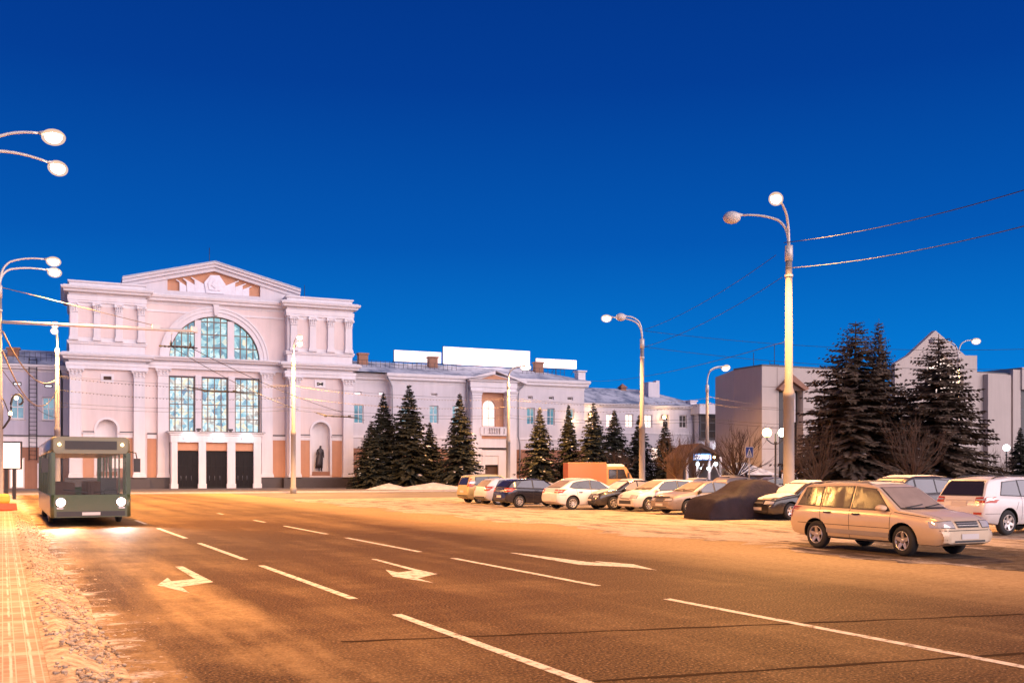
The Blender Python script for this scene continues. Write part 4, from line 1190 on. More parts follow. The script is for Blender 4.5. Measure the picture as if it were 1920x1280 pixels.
b = MB(); b.box(uE - .5, U0 + 6.0, 6, 14, .1, mz_(1600, 735, 6)); b.build('wall', 'modern_concrete', th)
# right-hand block with dark curtain glazing
yQ = 4.0
q0, q1, q2 = mp_(1832, yQ) - 1, mp_(1907, yQ), mp_(2080, yQ)
zq = mz_(1850, 699, yQ); zq2 = mz_(1907, 694, yQ)
b = MB(); b.box(q0, q1, yQ, yQ + 12, .1, zq); b.box(mp_(1850, yQ - .5), mp_(1893, yQ - .5), yQ - .7, yQ - .003, .1, zq - .2); b.box(q1 - 1.3, q1, yQ - .5, yQ - .003, .1, zq2); b.box(q1 + .003, q2, yQ - .7, yQ + 12, mz_(1915, 731, yQ), zq2 + .3); b.build('wall', 'modern_concrete', th)
window(th, q1 + .02, q2, .2, mz_(1915, 731, yQ) - .02, yQ + .1, 9, 5, 'frame_dark', 'dark_glazing', None, .16, name='glass_front')
b = MB(); b.box(q0, q1, yQ - .05, yQ + 12, zq + .003, zq + .12); b.build('coping', 'frame_dark', th)

# ------------------------------------------------------------------ small pavilion with a lit sign
kp = at(1310, 905, 90); kp.z = 0
ki = thing('kiosk', 'dark wooden pavilion with gabled roof, spotlights and a lit sign, behind the bare trees', 'kiosk', kp, R(8))
def kx(px): return (px - 1310) / FPX * 90
def kz(py): return EYE + (HY - py) / FPX * 90
b = MB(); b.prism([(kx(1274), kz(858)), (kx(1305), kz(831)), (kx(1352), kz(853)), (kx(1352), kz(857)), (kx(1305), kz(838)), (kx(1274), kz(863))], -1.2, 5); b.build('roof', 'kiosk_brown', ki)
b = MB(); b.prism([(kx(1278), 0), (kx(1348), 0), (kx(1348), kz(856.5)), (kx(1305), kz(838) - .01), (kx(1278), kz(861))], -.2, 4.8); b.build('wall', 'kiosk_brown', ki)
b = MB()
for px in (1281, 1300, 1323, 1345): b.box(kx(px) - .09, kx(px) + .09, -1.1, -.9, 0, kz(856))
for xa, xb in ((1300, 1312), (1320, 1332), (1345, 1333)): b.tube([(kx(xa), -1.0, kz(895)), (kx(xb), -1.0, kz(868))], .06, 4)
b.build('post', 'frame_white', ki)
b = MB(); b.box(kx(1289), kx(1324), -1.5, -1.32, kz(862.5), kz(850.5)); sg = b.build('sign_box', 'sign_cyan', ki)
b = MB(); b.prism([(kx(1289.5), kz(861)), (kx(1322.8), kz(861)), (kx(1322.8), kz(852.5)), (kx(1293), kz(852.5))], -1.53, -1.504); b.build('sign_face', 'panel_cool', sg)
b = MB()
for pts in (((1292, 858), (1295, 854.5), (1297.5, 856)), ((1296, 858), (1298, 855), (1300, 857.5)), ((1301, 857.5), (1303, 855.5), (1304.5, 857.5), (1306, 856))):
    b.tube([(kx(a), -1.55, kz(c_)) for a, c_ in pts], .03, 4)
b.build('lettering', 'sign_blue', sg)
for px, py, r in ((1299, 870, .17), (1334, 869.5, .17), (1320, 878, .15), (1305, 877.5, .09), (1331, 857, .12)):
    b = MB(); b.box(kx(px) - .1, kx(px) + .1, -1.15, -.95, kz(py) - .1, kz(py) + .1); o_ = b.build('spotlight', 'metal_dark', ki)
    q = MB(); q.ball((kx(px), -1.25, kz(py)), r); q.build('bulb', 'bulb_cold' if px != 1331 else 'bulb_orange', o_)
b = MB(); b.box(kx(1279), kx(1347), -.3, -.205, .2, kz(880)); b.build('shutter', 'plinth_dark', ki)
hp = at(1395, 905, 92); hp.z = 0
hu = thing('snowy_shed', 'low shed with a hipped snow-streaked roof behind the crossing sign', 'shed', hp, R(20))
b = MB(); b.box(-1.6, 2.0, -1.5, 1.5, 0, 1.55); b.build('wall', 'kiosk_brown', hu)
hip('roof', hu, -2.2, 2.4, -2.1, 2.1, 1.56, 2.7, (1.2, 2.2))

# ------------------------------------------------------------------ street lamps
def lamp_head(parent, lit, size=1.0):
    """cobra-head luminaire pointing along local +x from the arm's end at the origin"""
    b = MB()
    rr = []
    for x, w_, zt, zb in ((0, .05, .05, -.05), (.12, .10, .08, -.06), (.3, .16, .12, -.05), (.55, .17, .12, -.045), (.72, .12, .08, -.04), (.78, .03, .03, -.02)):
        rr.append([(x * size, w_ * size * math.cos(a), ((zt if math.sin(a) > 0 else -zb) * math.sin(a)) * size) for a in [2 * PI * k / 12 for k in range(12)]])
    b.rings(rr, 0, True)
    o = b.build('lamp_head', 'steel_paint', parent)
    q = MB(); q.ball((.46 * size, 0, -.10 * size), .38 * size, .29 * size, .27 * size, 18, 12)
    q.build('bowl', 'lamp_glass' if lit else 'plate_pale', o)
    if lit:
        q = MB(); q.ball((.46 * size, 0, -.10 * size), .26 * size, .20 * size, .19 * size, 16, 10); q.build('bulb', 'bulb_white', o)
    return o

LIGHT_COL = (1.0, .47, .13)
def street_lamp(label, base, H, arms, rot=0.0, power=5000, sleeve=.38, group='street lamps around the square', r0=.17, steel=False, hs=1.0, tilt=22, cone=140):
    """arms: (azimuth, reach, rise, lit)"""
    t = thing('street_lamp', label, 'street lamp', base, 0, group)
    zj = H * sleeve; zt = H - 1.55
    b = MB(); b.lathe([(r0 * 1.35, 0), (r0 * 1.35, .5), (r0 * 1.1, .55), (r0 * 1.05, zj), (r0 * 1.12, zj + .01), (r0 * 1.12, zj + .3), (r0 * .8, zj + .5), (r0 * .62, zt), (.0001, zt + .001)], 14)
    b.build('pole', 'concrete_pole' if not steel else 'steel_paint', t)
    b = MB(); b.lathe([(r0 * .78, zt - .55), (r0 * .78, zt + .1), (.07, zt + .12)], 12); b.build('collar', 'steel_paint', t); b = MB(); b.lathe([(r0 * .8, zt - 1.25), (r0 * .84, zt - 1.24), (r0 * .84, zt - 1.16), (r0 * .8, zt - 1.15)], 12)
    b.build('clamp_ring', 'steel_paint', t)
    for (az, reach, rise, lit) in arms:
        d = Vector((math.cos(az), math.sin(az), 0))
        pts = [Vector((0, 0, zt + .05))]
        for k in range(1, 15):
            s = k / 14
            x = reach * (s ** 2.1 if s < .5 else (.5 ** 2.1) + (1 - .5 ** 2.1) * ((s - .5) / .5)); z = zt + .05 + (1.55 - .05 + rise) * (1 - (1 - s) ** 2.4)
            pts.append(d * x + Vector((0, 0, z)))
        m = MB(); m.tube(pts, [.065 - .025 * k / 14 for k in range(15)], 8)
        a = m.build('arm', 'steel_paint', t)
        hd = lamp_head(t, lit, hs)
        tip = pts[-1]; tang = (pts[-1] - pts[-2]).normalized()
        hd.location = tip
        hd.rotation_euler = (0, -math.asin(max(-1, min(1, tang.z * .6))), az)
        if lit and power:
            ld = bpy.data.lights.new('lamp_light', 'SPOT'); ld.energy = power; ld.color = LIGHT_COL; ld.shadow_soft_size = .22; ld.spot_size = R(cone); ld.spot_blend = .6
            sl = link('lamp_light', ld, t, tip + d * .46 + Vector((0, 0, -.45)))
            sl.rotation_euler = (Vector((0, 0, 1)) - d * math.tan(R(tilt))).to_track_quat('Z', 'Y').to_euler()
    return t
A_R = math.atan2(RU.y, RU.x)
Lh = 13.0
def lamp_from_head(px, py, H=Lh):
    d = (H - EYE) * FPX / (HY - py); return at(px, py, d)
b1 = road(-.62, 37.0); b2 = Vector((-26.75, 52.0, 0)); b0 = road(-.55, 15.5)
street_lamp('twin-armed street lamp nearest on the left, its arms reaching in from the picture edge', b1, Lh, [(A_R - .15, 1.7, .10, 1), (A_R + .72, 2.7, -.25, 1)], power=15000)
street_lamp('second twin-armed street lamp on the left pavement, carrying the cantilever arm', b2, Lh, [(A_R + .05, 2.1, .15, 1), (A_R + .3, 2.3, -.3, 1)], power=20000, r0=.15)
street_lamp('twin-armed street lamp outside the left picture edge beside the near pavement', b0, Lh, [(A_R + .30, 1.9, .15, 1), (A_R - .62, 1.6, -.15, 1)], power=8500)
def lamp_at(label, px, d, py_top, arms, **kw):
    base = at(px, HY, d); base.z = 0
    H = EYE + (HY - py_top) / FPX * d
    return street_lamp(label, base, H, arms, **kw)
lamp_at('twin-armed street lamp rising behind the bus in front of the station left corner', 107.5, 78, 618, [(R(-72), 1.0, .25, 1), (R(-70), 2.1, -.35, 1)], power=15000, tilt=0, cone=170, r0=.20)
lamp_at('tall twin-armed street lamp on the kerb before the station right tower', 550, 85, 640, [(R(-58), 1.1, .25, 1), (R(-66), 2.1, -.4, 1)], power=17000, tilt=0, cone=170, r0=.20)
lamp_at('street lamp in front of the station balcony, its head against the long roof panel', 953, 100, 690, [(R(-20), 1.6, .1, 1), (R(20), 1.2, .2, 1)], tilt=0, cone=170, power=10000, r0=.19)
tall_lamp = lamp_at('tallest grey street lamp behind the parked wagon, one head lit and one dark', 1479, 43, 398, [(R(-118), 1.9, .1, 1), (R(172), 1.95, -.05, 0)], power=24000, r0=.22)
lamp_at('street lamp with a lit and a dark head above the middle of the car row', 1204, 70, 597, [(R(187), 2.1, .05, 1), (R(200), 1.2, .1, 0)], power=27000, r0=.20)
lamp_at('street lamp on the square beside the small gabled pavilion', 1326, 92, 692, [(R(-20), 1.2, .1, 1), (R(15), 1.5, .3, 1)], power=2600, r0=.20)
lamp_at('thin twin-armed street lamp before the pointed theatre gable, right head lit', 1797, 82, 640, [(R(0), 1.0, .1, 1), (R(180), 1.6, .1, 0)], power=9000, r0=.10, steel=True)
# park lamps
def park_lamp(label, px, d, ytop, globes, h_arm=.55):
    base = at(px, HY, d); base.z = 0
    H = EYE + (HY - ytop) / FPX * d
    t = thing('park_lamp', label, 'park lamp', base, 0)
    b = MB(); b.lathe([(.09, 0), (.09, .6), (.05, .65), (.045, H - .5), (.07, H - .48), (.07, H - .42), (.04, H - .4), (.04, H - .05), (.001, H)], 10); b.build('pole', 'metal_dark', t)
    for dx, m_, e, colr in globes:
        b = MB(); b.tube([(0, 0, H - .55), (dx * .5, 0, H - .48), (dx, 0, H - .30), (dx, 0, H - .18)], .03, 6)
        b.lathe([(.10, H - .2), (.12, H - .16), (.05, H - .12)], 10, (dx, 0, 0)); a = b.build('bracket', 'metal_dark', t)
        q = MB(); q.ball((dx, 0, H + .03), .23); q.build('globe', m_, a)
        ld = bpy.data.lights.new('globe_light', 'POINT'); ld.energy = e; ld.color = colr; ld.shadow_soft_size = .24
        link('globe_light', ld, t, (dx, 0, H + .03))
park_lamp('park lamp with one orange and one greenish globe beside the tall lamp pole', 1454, 49, 812, [(-.42, 'bulb_orange', 350, (1, .6, .25)), (.36, 'bulb_green', 250, (.8, 1, .6))])
park_lamp('slim park lamp with a single cold globe at the right edge', 1887, 70, 840, [(0, 'bulb_cold', 200, (.8, .95, 1))])

# ------------------------------------------------------------------ signs and small street furniture
cs = at(1405, HY, 62); cs.z = 0
t = thing('crossing_sign', 'square blue pedestrian crossing sign with a white triangle on a pale post', 'road sign', cs, R(-4))
Hs = EYE + (HY - 837) / FPX * 62; S = 20.5 / FPX * 62
b = MB(); b.tube([(0, .04, 0), (0, .04, Hs)], .035, 8); b.build('post', 'steel_paint', t)
b = MB(); b.box(-S * .36, S * .36, -.02, 0, Hs - S, Hs); pn = b.build('panel', 'white_paint', t)
b = MB(); b.box(-S * .32, S * .32, -.026, -.022, Hs - S * .95, Hs - S * .05); b.prism([(-S * .36, 0), (S * .36, 0), (S * .36, .01), (-S * .36, .01)], -.01, .0)
b.build('field', 'sign_blue', pn)
b = MB(); b.prism([(-S * .27, Hs - S * .88), (S * .27, Hs - S * .88), (0, Hs - S * .14)], -.031, -.027); b.build('triangle', 'white_paint', pn)
b = MB()                                       # striding figure
b.ball((.0, -.034, Hs - S * .40), .035, .004, .035, 8, 5)
for a, c_ in (((0, -.43), (0, -.62)), ((0, -.62), (-.10, -.82)), ((0, -.62), (.08, -.82)), ((0, -.47), (-.09, -.60)), ((0, -.47), (.09, -.58))):
    b.tube([(a[0] * S, -.034, Hs + a[1] * S), (c_[0] * S, -.034, Hs + c_[1] * S)], .018, 4)
b.build('pictogram', 'frame_dark', pn)
# light box at the left edge
bp_ = at(16, HY, 66); bp_.z = 0
t = thing('light_box', 'blank glowing white advertising light box at the left picture edge', 'billboard', bp_, R(8))
k66 = lambda px: (px - 16) / FPX * 66
zt_ = lambda py: EYE + (HY - py) / FPX * 66
b = MB(); b.box(k66(-8), k66(38.5), .0, .22, zt_(879.5), zt_(827)); b.build('case', 'metal_dark', t)
b = MB(); b.box(k66(-6.5), k66(36.5), -.02, -.003, zt_(877), zt_(830)); b.build('face', 'panel_light', t)
b = MB(); b.box(k66(8), k66(14), .05, .17, 0, zt_(879.5) - .002); b.box(k66(22), k66(28), .05, .17, 0, zt_(879.5) - .002); b.build('legs_frame', 'metal_dark', t)
# plastic road block
yb = ground(2, 957, .13)
t = thing('road_barrier', 'yellow and red plastic barrier on the left pavement by the edge', 'barrier', yb, A_R)
b = MB(); b.steps(-.55, .55, -.22, .22, [(0, .06), (.05, .08), (.32, .05), (.33, 0)]); b.build('base', 'red_plastic', t)
b = MB(); b.steps(-.45, .30, -.17, .17, [(.335, .02), (.42, .05), (.62, .04), (.70, 0), (.74, -.06)]); b.build('top', 'yellow_plastic', t)
# scroll decoration hanging from the second lamp
t = thing('scroll_decoration', 'dark curled street decoration with two lit bulbs on the left lamp pole', 'decoration', b2, 0)
def p52(px, py): return Vector(at(px, py, 52) - b2)
b = MB()
cr = [p52(0, 806), p52(8, 800), p52(17, 787), p52(21, 772), p52(20.5, 757), p52(23, 746), p52(30, 739), p52(37, 740), p52(42, 746), p52(43, 752), p52(40, 757), p52(36, 758)]
fine = []
for i in range(len(cr) - 1):
    for s in (0, .5): fine.append(cr[i].lerp(cr[i + 1], s))
b.tube(fine + [cr[-1]], .055, 6)
b.tube([p52(0, 740), p52(8, 752), p52(15, 770), p52(17, 782)], .03, 5)
b.build('scroll', 'metal_dark', t)
for px, py in ((32, 746), (21, 775)):
    q = MB(); q.ball(p52(px, py) + Vector((0, -.08, 0)), .10); q.build('bulb', 'bulb_warm', t)

# cantilever arm for the trolley wires
t = thing('cantilever_arm', 'long pale tube reaching from the left lamp pole over the road', 'bracket', b2, A_R)
zA, zB_ = 9.65, 9.80
b = MB(); b.tube([(.1, 0, zA), (9.9, 0, zB_)], .085, 10); b.lathe([(.1, -.12), (.1, .12)], 10, (9.86, 0, zB_), 'x'); b.build('tube', 'steel_paint', t)
b = MB(); b.box(7.55, 7.95, -.10, .10, zB_ - .02, zB_ + .22); b.box(9.65, 9.95, -.11, .11, zB_ - .06, zB_ + .25); b.box(8.55, 8.65, -.05, .05, zB_ - .24, zB_ - .02); b.build('clamp', 'steel_paint', t)
b = MB(); b.tube([(.1, 0, 11.45), (7.75, 0, zB_ + .15)], .022, 5); b.build('stay', 'wire_lit', t)
b = MB(); hz = 8.85
b.tube([(7.9, 0, hz), (10.0, .1, hz)], .035, 5)
for x in (8.55, 9.6): b.lathe([(.02, hz), (.06, hz + .05), (.07, hz + .2), (.03, hz + .28), (.025, hz + .35)], 8, (x, .03, 0)); 
for k in range(9): b.lathe([(.05, -.06), (.065, 0), (.05, .06)], 7, (8.0 + k * .22, .05, hz), 'x')
b.tube([(8.6, 0, zB_ - .2), (8.55, .03, hz + .3)], .012, 4); b.tube([(9.6, 0, zB_ - .05), (9.6, .03, hz + .3)], .012, 4)
b.build('insulator_bar', 'wire_black', t)

# ------------------------------------------------------------------ overhead wires
def wire(label, a, c_, sag=.4, r=.018, m='wire_black', group='overhead wires across the square', beads=0, name='overhead_wire', n=26):
    pts = [a.lerp(c_, i / n) - Vector((0, 0, 4 * sag * (i / n) * (1 - i / n))) for i in range(n + 1)]
    b = MB(); b.tube(pts, r, 4)
    if beads:
        for k in range(1, beads):
            s = k / beads; p = a.lerp(c_, s) - Vector((0, 0, 4 * sag * s * (1 - s)))
            b.ball(p - Vector((0, 0, .045)), .040, n=5, m=3)
    o = b.build(name, m)
    return tag(o, label, 'wire' if not beads else 'string lights', group)
T2 = at(107.5, 707, 78); 
w_ = wire
w_('upper wire from the tall lamp out of the right picture edge', at(1470, 455, 42.8), at(1980, 338, 30), .25, .016, 'wire_black')
w_('lower wire from the tall lamp out of the right picture edge', at(1472, 503, 42.8), at(1980, 408, 30), .25, .016, 'wire_black')
w_('upper slanting wire between the tall lamp and the lamp over the car row', at(1455, 478, 43), at(1208, 618, 70), .35, .014)
w_('lower slanting wire between the tall lamp and the lamp over the car row', at(1466, 520, 43), at(1208, 650, 70), .35, .014)
w_('wire running right from the car row lamp past the fir tops', at(1208, 620, 70), at(1990, 652, 66), .6, .013)
w_('lower wire running right from the car row lamp towards the firs', at(1208, 650, 70), at(1990, 690, 66), .6, .013)
w_('thin wire from the station wing cornice to the tall lamp clamp', at(1108, 714, 117), at(1474, 640, 43), .5, .014)
for k, (ya, yb_, yc, yd) in enumerate(((706, 723, 748, 760), (730, 744, 762, 772))):
    w_(('upper', 'lower')[k] + ' string of little lights across the station left half', at(107.5, ya, 78), at(550, yb_, 85), .45, .009, 'wire_black', 'strings of lights', 70, 'light_string')
    w_(('upper', 'lower')[k] + ' string of little lights between the tower lamp and the balcony lamp', at(550, yb_, 85), at(953, yc, 100), .5, .009, 'wire_lit', 'strings of lights', 70, 'light_string')
    w_(('upper', 'lower')[k] + ' string of little lights in front of the annex', at(953, yc, 100), at(1326, yd - 14, 92), .6, .009, 'wire_lit', 'strings of lights', 60, 'light_string')
    w_(('upper', 'lower')[k] + ' string of little lights from the pavilion lamp towards the theatre', at(1326, yd - 18, 92), at(1480, yd - 2, 110), .3, .009, 'wire_lit', 'strings of lights', 26, 'light_string')
for k, (ya, yb_, yc, yd) in enumerate(((704, 722, 745, 757), (755, 762, 778, 784), (762, 769, 783, 790))):
    nm = ('topmost', 'middle', 'lowest')[k]
    w_(nm + ' plain wire across the station left half', at(107.5, ya, 78), at(550, yb_, 85), .3, .012)
    w_(nm + ' plain wire between the tower lamp and the balcony lamp', at(550, yb_, 85), at(953, yc, 100), .35, .012)
    w_(nm + ' plain wire from the balcony lamp to the pavilion lamp', at(953, yc, 100), at(1326, yd, 92), .4, .012)
    w_(nm + ' plain wire from the pavilion lamp across the theatre front', at(1326, yd, 92), at(1700, yd + 8, 80), .4, .012)
cw1 = b2 + RU * 8.55 + Vector((0, 0, hz)); cw2 = b2 + RU * 9.6 + Vector((0, 0, hz))
w_('left trolley wire running from the cantilever arm past the tall windows', cw1, at(560, 768, 84), .3, .02, 'wire_black', 'trolley wires')
w_('right trolley wire running from the cantilever arm past the tall windows', cw2, at(640, 772, 86), .3, .02, 'wire_black', 'trolley wires')
w_('bright power cable drooping from the left lamp pole to the next pole', at(5, 621, 52), at(107, 709, 77.6), 1.3, .045, 'wire_lit', 'cables at the left lamp poles')
w_('lower bright cable looping between the two left lamp poles', at(5, 658, 52), at(107, 730, 77.6), 2.0, .04, 'wire_lit', 'cables at the left lamp poles')
w_('dark cable slanting down from the left lamp pole', at(2, 690, 52), at(107, 782, 77.6), .6, .02, 'wire_black', 'cables at the left lamp poles')
# trolley wire switches
for lab, px, py, d, L_ in (('dark trolley wire switch hanging before the tall stained windows', 415, 733, 68, 2.3), ('dark trolley wire crossing piece hanging before the right tower', 635, 780, 84, 1.9)):
    o0 = at(px, py, d); b = MB()
    for dz, dx in ((0, 0), (-.12, .3), (.10, -.2)): b.tube([(-L_ + dx, 0, dz + .25), (-L_ * .4 + dx, .1, dz * .6 + .02), (L_ * .4, .1, -.05 + dz * .3), (L_ + dx, 0, -.20 + dz)], .020, 5)
    for x in (-1.1, -.5, .3, .9): b.box(x - .12, x + .12, -.05, .05, -.06, .06)
    o = b.build('wire_switch', 'wire_black', None, o0); tag(o, lab, 'wire fitting')

# ------------------------------------------------------------------ statues
def statue(label, px, py_base, u, z0, kind):
    base = spt(u, .30, z0)
    t = thing('statue', label, 'statue', base, SROT)
    b = MB(); b.box(-1.0, 1.0, -.35, .45, -.02, .42); b.build('pedestal', 'base_brown', t)
    H = 2.95; s = H / 7.5
    if kind == 0:
        J = [(0, 0, 4.0), (0, .02, 5.1), (0, .02, 6.1), (0, 0, 6.55), (0, -.06, 7.0), (0, -.05, 7.35),
             (-.75, .02, 6.0), (-.95, .1, 4.9), (-.75, .15, 3.9), (.75, .02, 6.0), (.98, .05, 4.9), (.92, -.1, 3.9),
             (-.38, 0, 3.6), (-.42, -.03, 2.0), (-.45, .02, .35), (-.5, -.35, .15), (.38, 0, 3.6), (.52, -.05, 2.0), (.62, .02, .35), (.72, -.35, .15)]
        rad = [.62, .60, .62, .26, .36, .30, .34, .27, .2, .34, .27, .2, .42, .3, .2, .16, .42, .3, .2, .16]
    else:
        J = [(0, 0, 4.0), (0, .02, 5.1), (.02, .02, 6.1), (.04, 0, 6.55), (.08, -.06, 7.0), (.09, -.05, 7.35),
             (-.72, .02, 5.95), (-1.0, -.1, 4.9), (-.7, -.35, 4.1), (.72, .02, 6.0), (.9, .05, 4.9), (.95, -.1, 3.9),
             (-.35, 0, 3.6), (-.3, -.1, 2.0), (-.3, .02, .35), (-.38, -.35, .15), (.35, 0, 3.6), (.38, -.05, 2.0), (.36, .05, .35), (.44, -.3, .15)]
        rad = [.6, .56, .58, .24, .34, .28, .32, .26, .19, .32, .25, .19, .4, .28, .19, .15, .4, .28, .19, .15]
    E = [(0, 1), (1, 2), (2, 3), (3, 4), (4, 5), (2, 6), (6, 7), (7, 8), (2, 9), (9, 10), (10, 11), (0, 12), (12, 13), (13, 14), (14, 15), (0, 16), (16, 17), (17, 18), (18, 19)]
    me = smooth_mesh([(x * s, y * s, z * s + .42) for x, y, z in J], E, [r * s for r in rad], ['bronze'], 'body')
    link('body', me, t)
    b = MB()
    prof = ((6.1, .62, .46), (5.2, .66, .52), (4.3, .70, .56), (3.3, .80, .60), (2.2, .86, .62)) if kind == 0 else ((6.2, .60, .44), (5.0, .72, .5), (3.6, .95, .6), (2.2, 1.0, .62), (1.0, 1.02, .6))
    dx = 0 if kind == 0 else -.35
    b.rings([[((dx * (6.2 - z) / 5 + a * (1 + .07 * math.sin(9 * q + z))) * s * 1 if False else (dx * (6.2 - z) / 5 + a * math.cos(q) * (1 + .08 * math.sin(7 * q + z * 2))) * s, (c_ * math.sin(q) + .06) * s, z * s + .42) for q in [2 * PI * k / 28 for k in range(28)]] for z, a, c_ in reversed(prof)], 0, True)
    b.build('coat', 'bronze', t)
    if kind == 0:
        b = MB(); b.lathe([(.38 * s, 7.15 * s + .42), (.42 * s, 7.3 * s + .42), (.36 * s, 7.5 * s + .42), (.02, 7.58 * s + .42)], 12, (0, -.05 * s, 0)); b.build('cap', 'bronze', t)
statue('dark bronze statue of a standing figure in a cap, in the left tower niche', 200, 897, (nL[0] + nL[1]) / 2, zPl + .2, 0)
statue('dark bronze statue of a figure with a draped cloak, in the right tower niche', 602, 893, (nR[0] + nR[1]) / 2, zPl + .2, 1)

# pedestrian far away near the crossing sign
pp = at(1398.5, HY, 64); pp.z = 0.0
t = thing('person', 'distant person in dark clothes standing beside the crossing sign post', 'person', pp, R(200))
J = [(0, 0, .95), (0, 0, 1.2), (0, .01, 1.42), (0, 0, 1.53), (0, -.01, 1.63), (0, 0, 1.72), (-.19, 0, 1.40), (-.24, .03, 1.13), (-.20, -.06, .88), (.19, 0, 1.40), (.25, .02, 1.13), (.22, -.07, .88),
     (-.09, 0, .86), (-.10, -.03, .48), (-.10, .03, .09), (-.11, -.12, .04), (.09, 0, .86), (.11, .03, .48), (.12, .10, .09), (.13, -.05, .04)]
E = [(0, 1), (1, 2), (2, 3), (3, 4), (4, 5), (2, 6), (6, 7), (7, 8), (2, 9), (9, 10), (10, 11), (0, 12), (12, 13), (13, 14), (14, 15), (0, 16), (16, 17), (17, 18), (18, 19)]
link('body', smooth_mesh(J, E, [.15, .15, .15, .06, .09, .07, .08, .06, .045, .08, .06, .045, .10, .07, .05, .04, .10, .07, .05, .04], ['coat_dark'], 'body'), t)
b = MB(); b.ball((0, -.02, 1.64), .085, .095, .11, 10, 7); b.build('face', 'skin_tone', t)
b = MB(); b.ball((0, .01, 1.68), .10, .11, .10, 10, 7); b.build('hat', 'coat_dark', t)

# ------------------------------------------------------------------ trees
def needle_mats():
    for nm, dark, light in (('needles_dark', (.013, .016, .011), (.070, .066, .042)), ('needles_brown', (.040, .029, .021), (.20, .14, .095))):
        m, t, b = new_mat(nm)
        co = objco(t)
        n = t.noise(co, 1.3, 4, .65); n2 = t.noise(co, 9, 2)
        c = t.mix(t.math('ADD', t.math('MULTIPLY', t.sstep(n, .3, .7), .6), t.math('MULTIPLY', n2, .4)), dark, light)
        t.l(c, b.inputs['Base Color']); b.inputs['Roughness'].default_value = .85; b.inputs['Specular IOR Level'].default_value = .2
        MAT[nm] = m
needle_mats()
def spruce_meshes(H, Rr, seed, step, blade, z0f=.05, snowp=.02, m='needles_dark', lean=0, power=.85, dens=1.0):
    rg = random.Random(seed)
    cr = MB(); z0 = H * z0f; z = z0
    while z < H * .985:
        f = (z - z0) / (H - z0)
        r = Rr * (1 - f) ** power * rg.uniform(.84, 1.06) + .05
        nb = int((6 + 8 * (1 - f)) * dens)
        a0 = rg.random() * 6.3
        for k in range(nb):
            az = a0 + 2 * PI * k / nb + rg.uniform(-.25, .25)
            ln = r * rg.uniform(.70, 1.16)
            if rg.random() < .05: ln *= 1.22
            d = Vector((math.cos(az), math.sin(az), 0)); sd_ = Vector((-d.y, d.x, 0))
            droop = .38 * (1 - f) + .10; zz = z + rg.uniform(-.24, .24) * (1 - .6 * f)
            ns = max(3, int(ln / step))
            pv = None
            for i in range(ns + 1):
                s = (i + .6) / (ns + .6)
                p = d * (ln * s) + Vector((lean * zz, 0, zz - droop * ln * s * s * .9 + .16 * ln * s ** 4))
                if pv is not None and i % 2 == 0: pass
                L_ = blade * rg.uniform(.7, 1.25) * (1.1 - .45 * s) * min(1.0, .30 + 1.9 * (1 - f))
                for sg, dn in ((1, -.30), (-1, -.30), (.35, -.8), (-.35, -.85), (0, .16)):
                    if s < .3 and rg.random() < .5: continue
                    q = p + (d * rg.uniform(.35, .75) + sd_ * sg * rg.uniform(.5, .95) + Vector((0, 0, dn * rg.uniform(.3, .9)))) * L_
                    up = Vector((0, 0, .5)) if abs(sg) == 1 else sd_
                    wv = (up * .5 + sd_ * .35 * (1 if sg >= 0 else -1) + d * rg.uniform(-.5, .1)).normalized() * L_ * .26
                    mid = p.lerp(q, .45)
                    mi = 1 if (snowp and sg in (0, 1) and rg.random() < snowp * (2 if s > .5 else .6)) else 0
                    cr.add([p, mid + wv, q, mid - wv], [[0, 1, 2, 3]], mi)
                    if mi == 1:
                        cr.add([p + Vector((0, 0, .05)) - sd_ * L_ * .3, p + d * L_ * .5 + Vector((0, 0, .07)), p + sd_ * L_ * .35 + Vector((0, 0, .05)), p - d * L_ * .3 + Vector((0, 0, .06))], [[0, 1, 2, 3]], 1)
        z += (.22 + .20 * (1 - f)) * (H / 10) ** .35
    tk = MB(); tk.tube([(0, 0, 0), (lean * H * .5, 0, H * .5), (lean * H, 0, H * 1.0)], [.16 + H * .008, .10, .015], 8)
    for k in range(14):
        zz = rg.uniform(.2, .97) * H; az = rg.random() * 6.3; ln = Rr * (1 - zz / H) * .9
        tk.tube([(lean * zz, 0, zz), (lean * zz + ln * .6 * math.cos(az), ln * .6 * math.sin(az), zz - .12 * ln)], [.035, .012], 4)
    return cr.mesh('crown', [MAT[m], MAT['snow']]), tk.mesh('trunk', [MAT['bark']])
def tree(name, label, cat, loc, meshes, rz, sc, group):
    t = thing(name, label, cat, loc, rz, group); t.scale = sc
    link('crown', meshes[0], t); link('trunk', meshes[1], t)
    return t
SP = [spruce_meshes(10, 2.9, 11, .26, .58, .06, .022, power=1.08), spruce_meshes(10, 3.0, 12, .26, .58, .06, .026, power=1.15), spruce_meshes(10, 2.8, 13, .28, .58, .06, .015, power=1.25)]
G1 = 'firs in a row before the station'
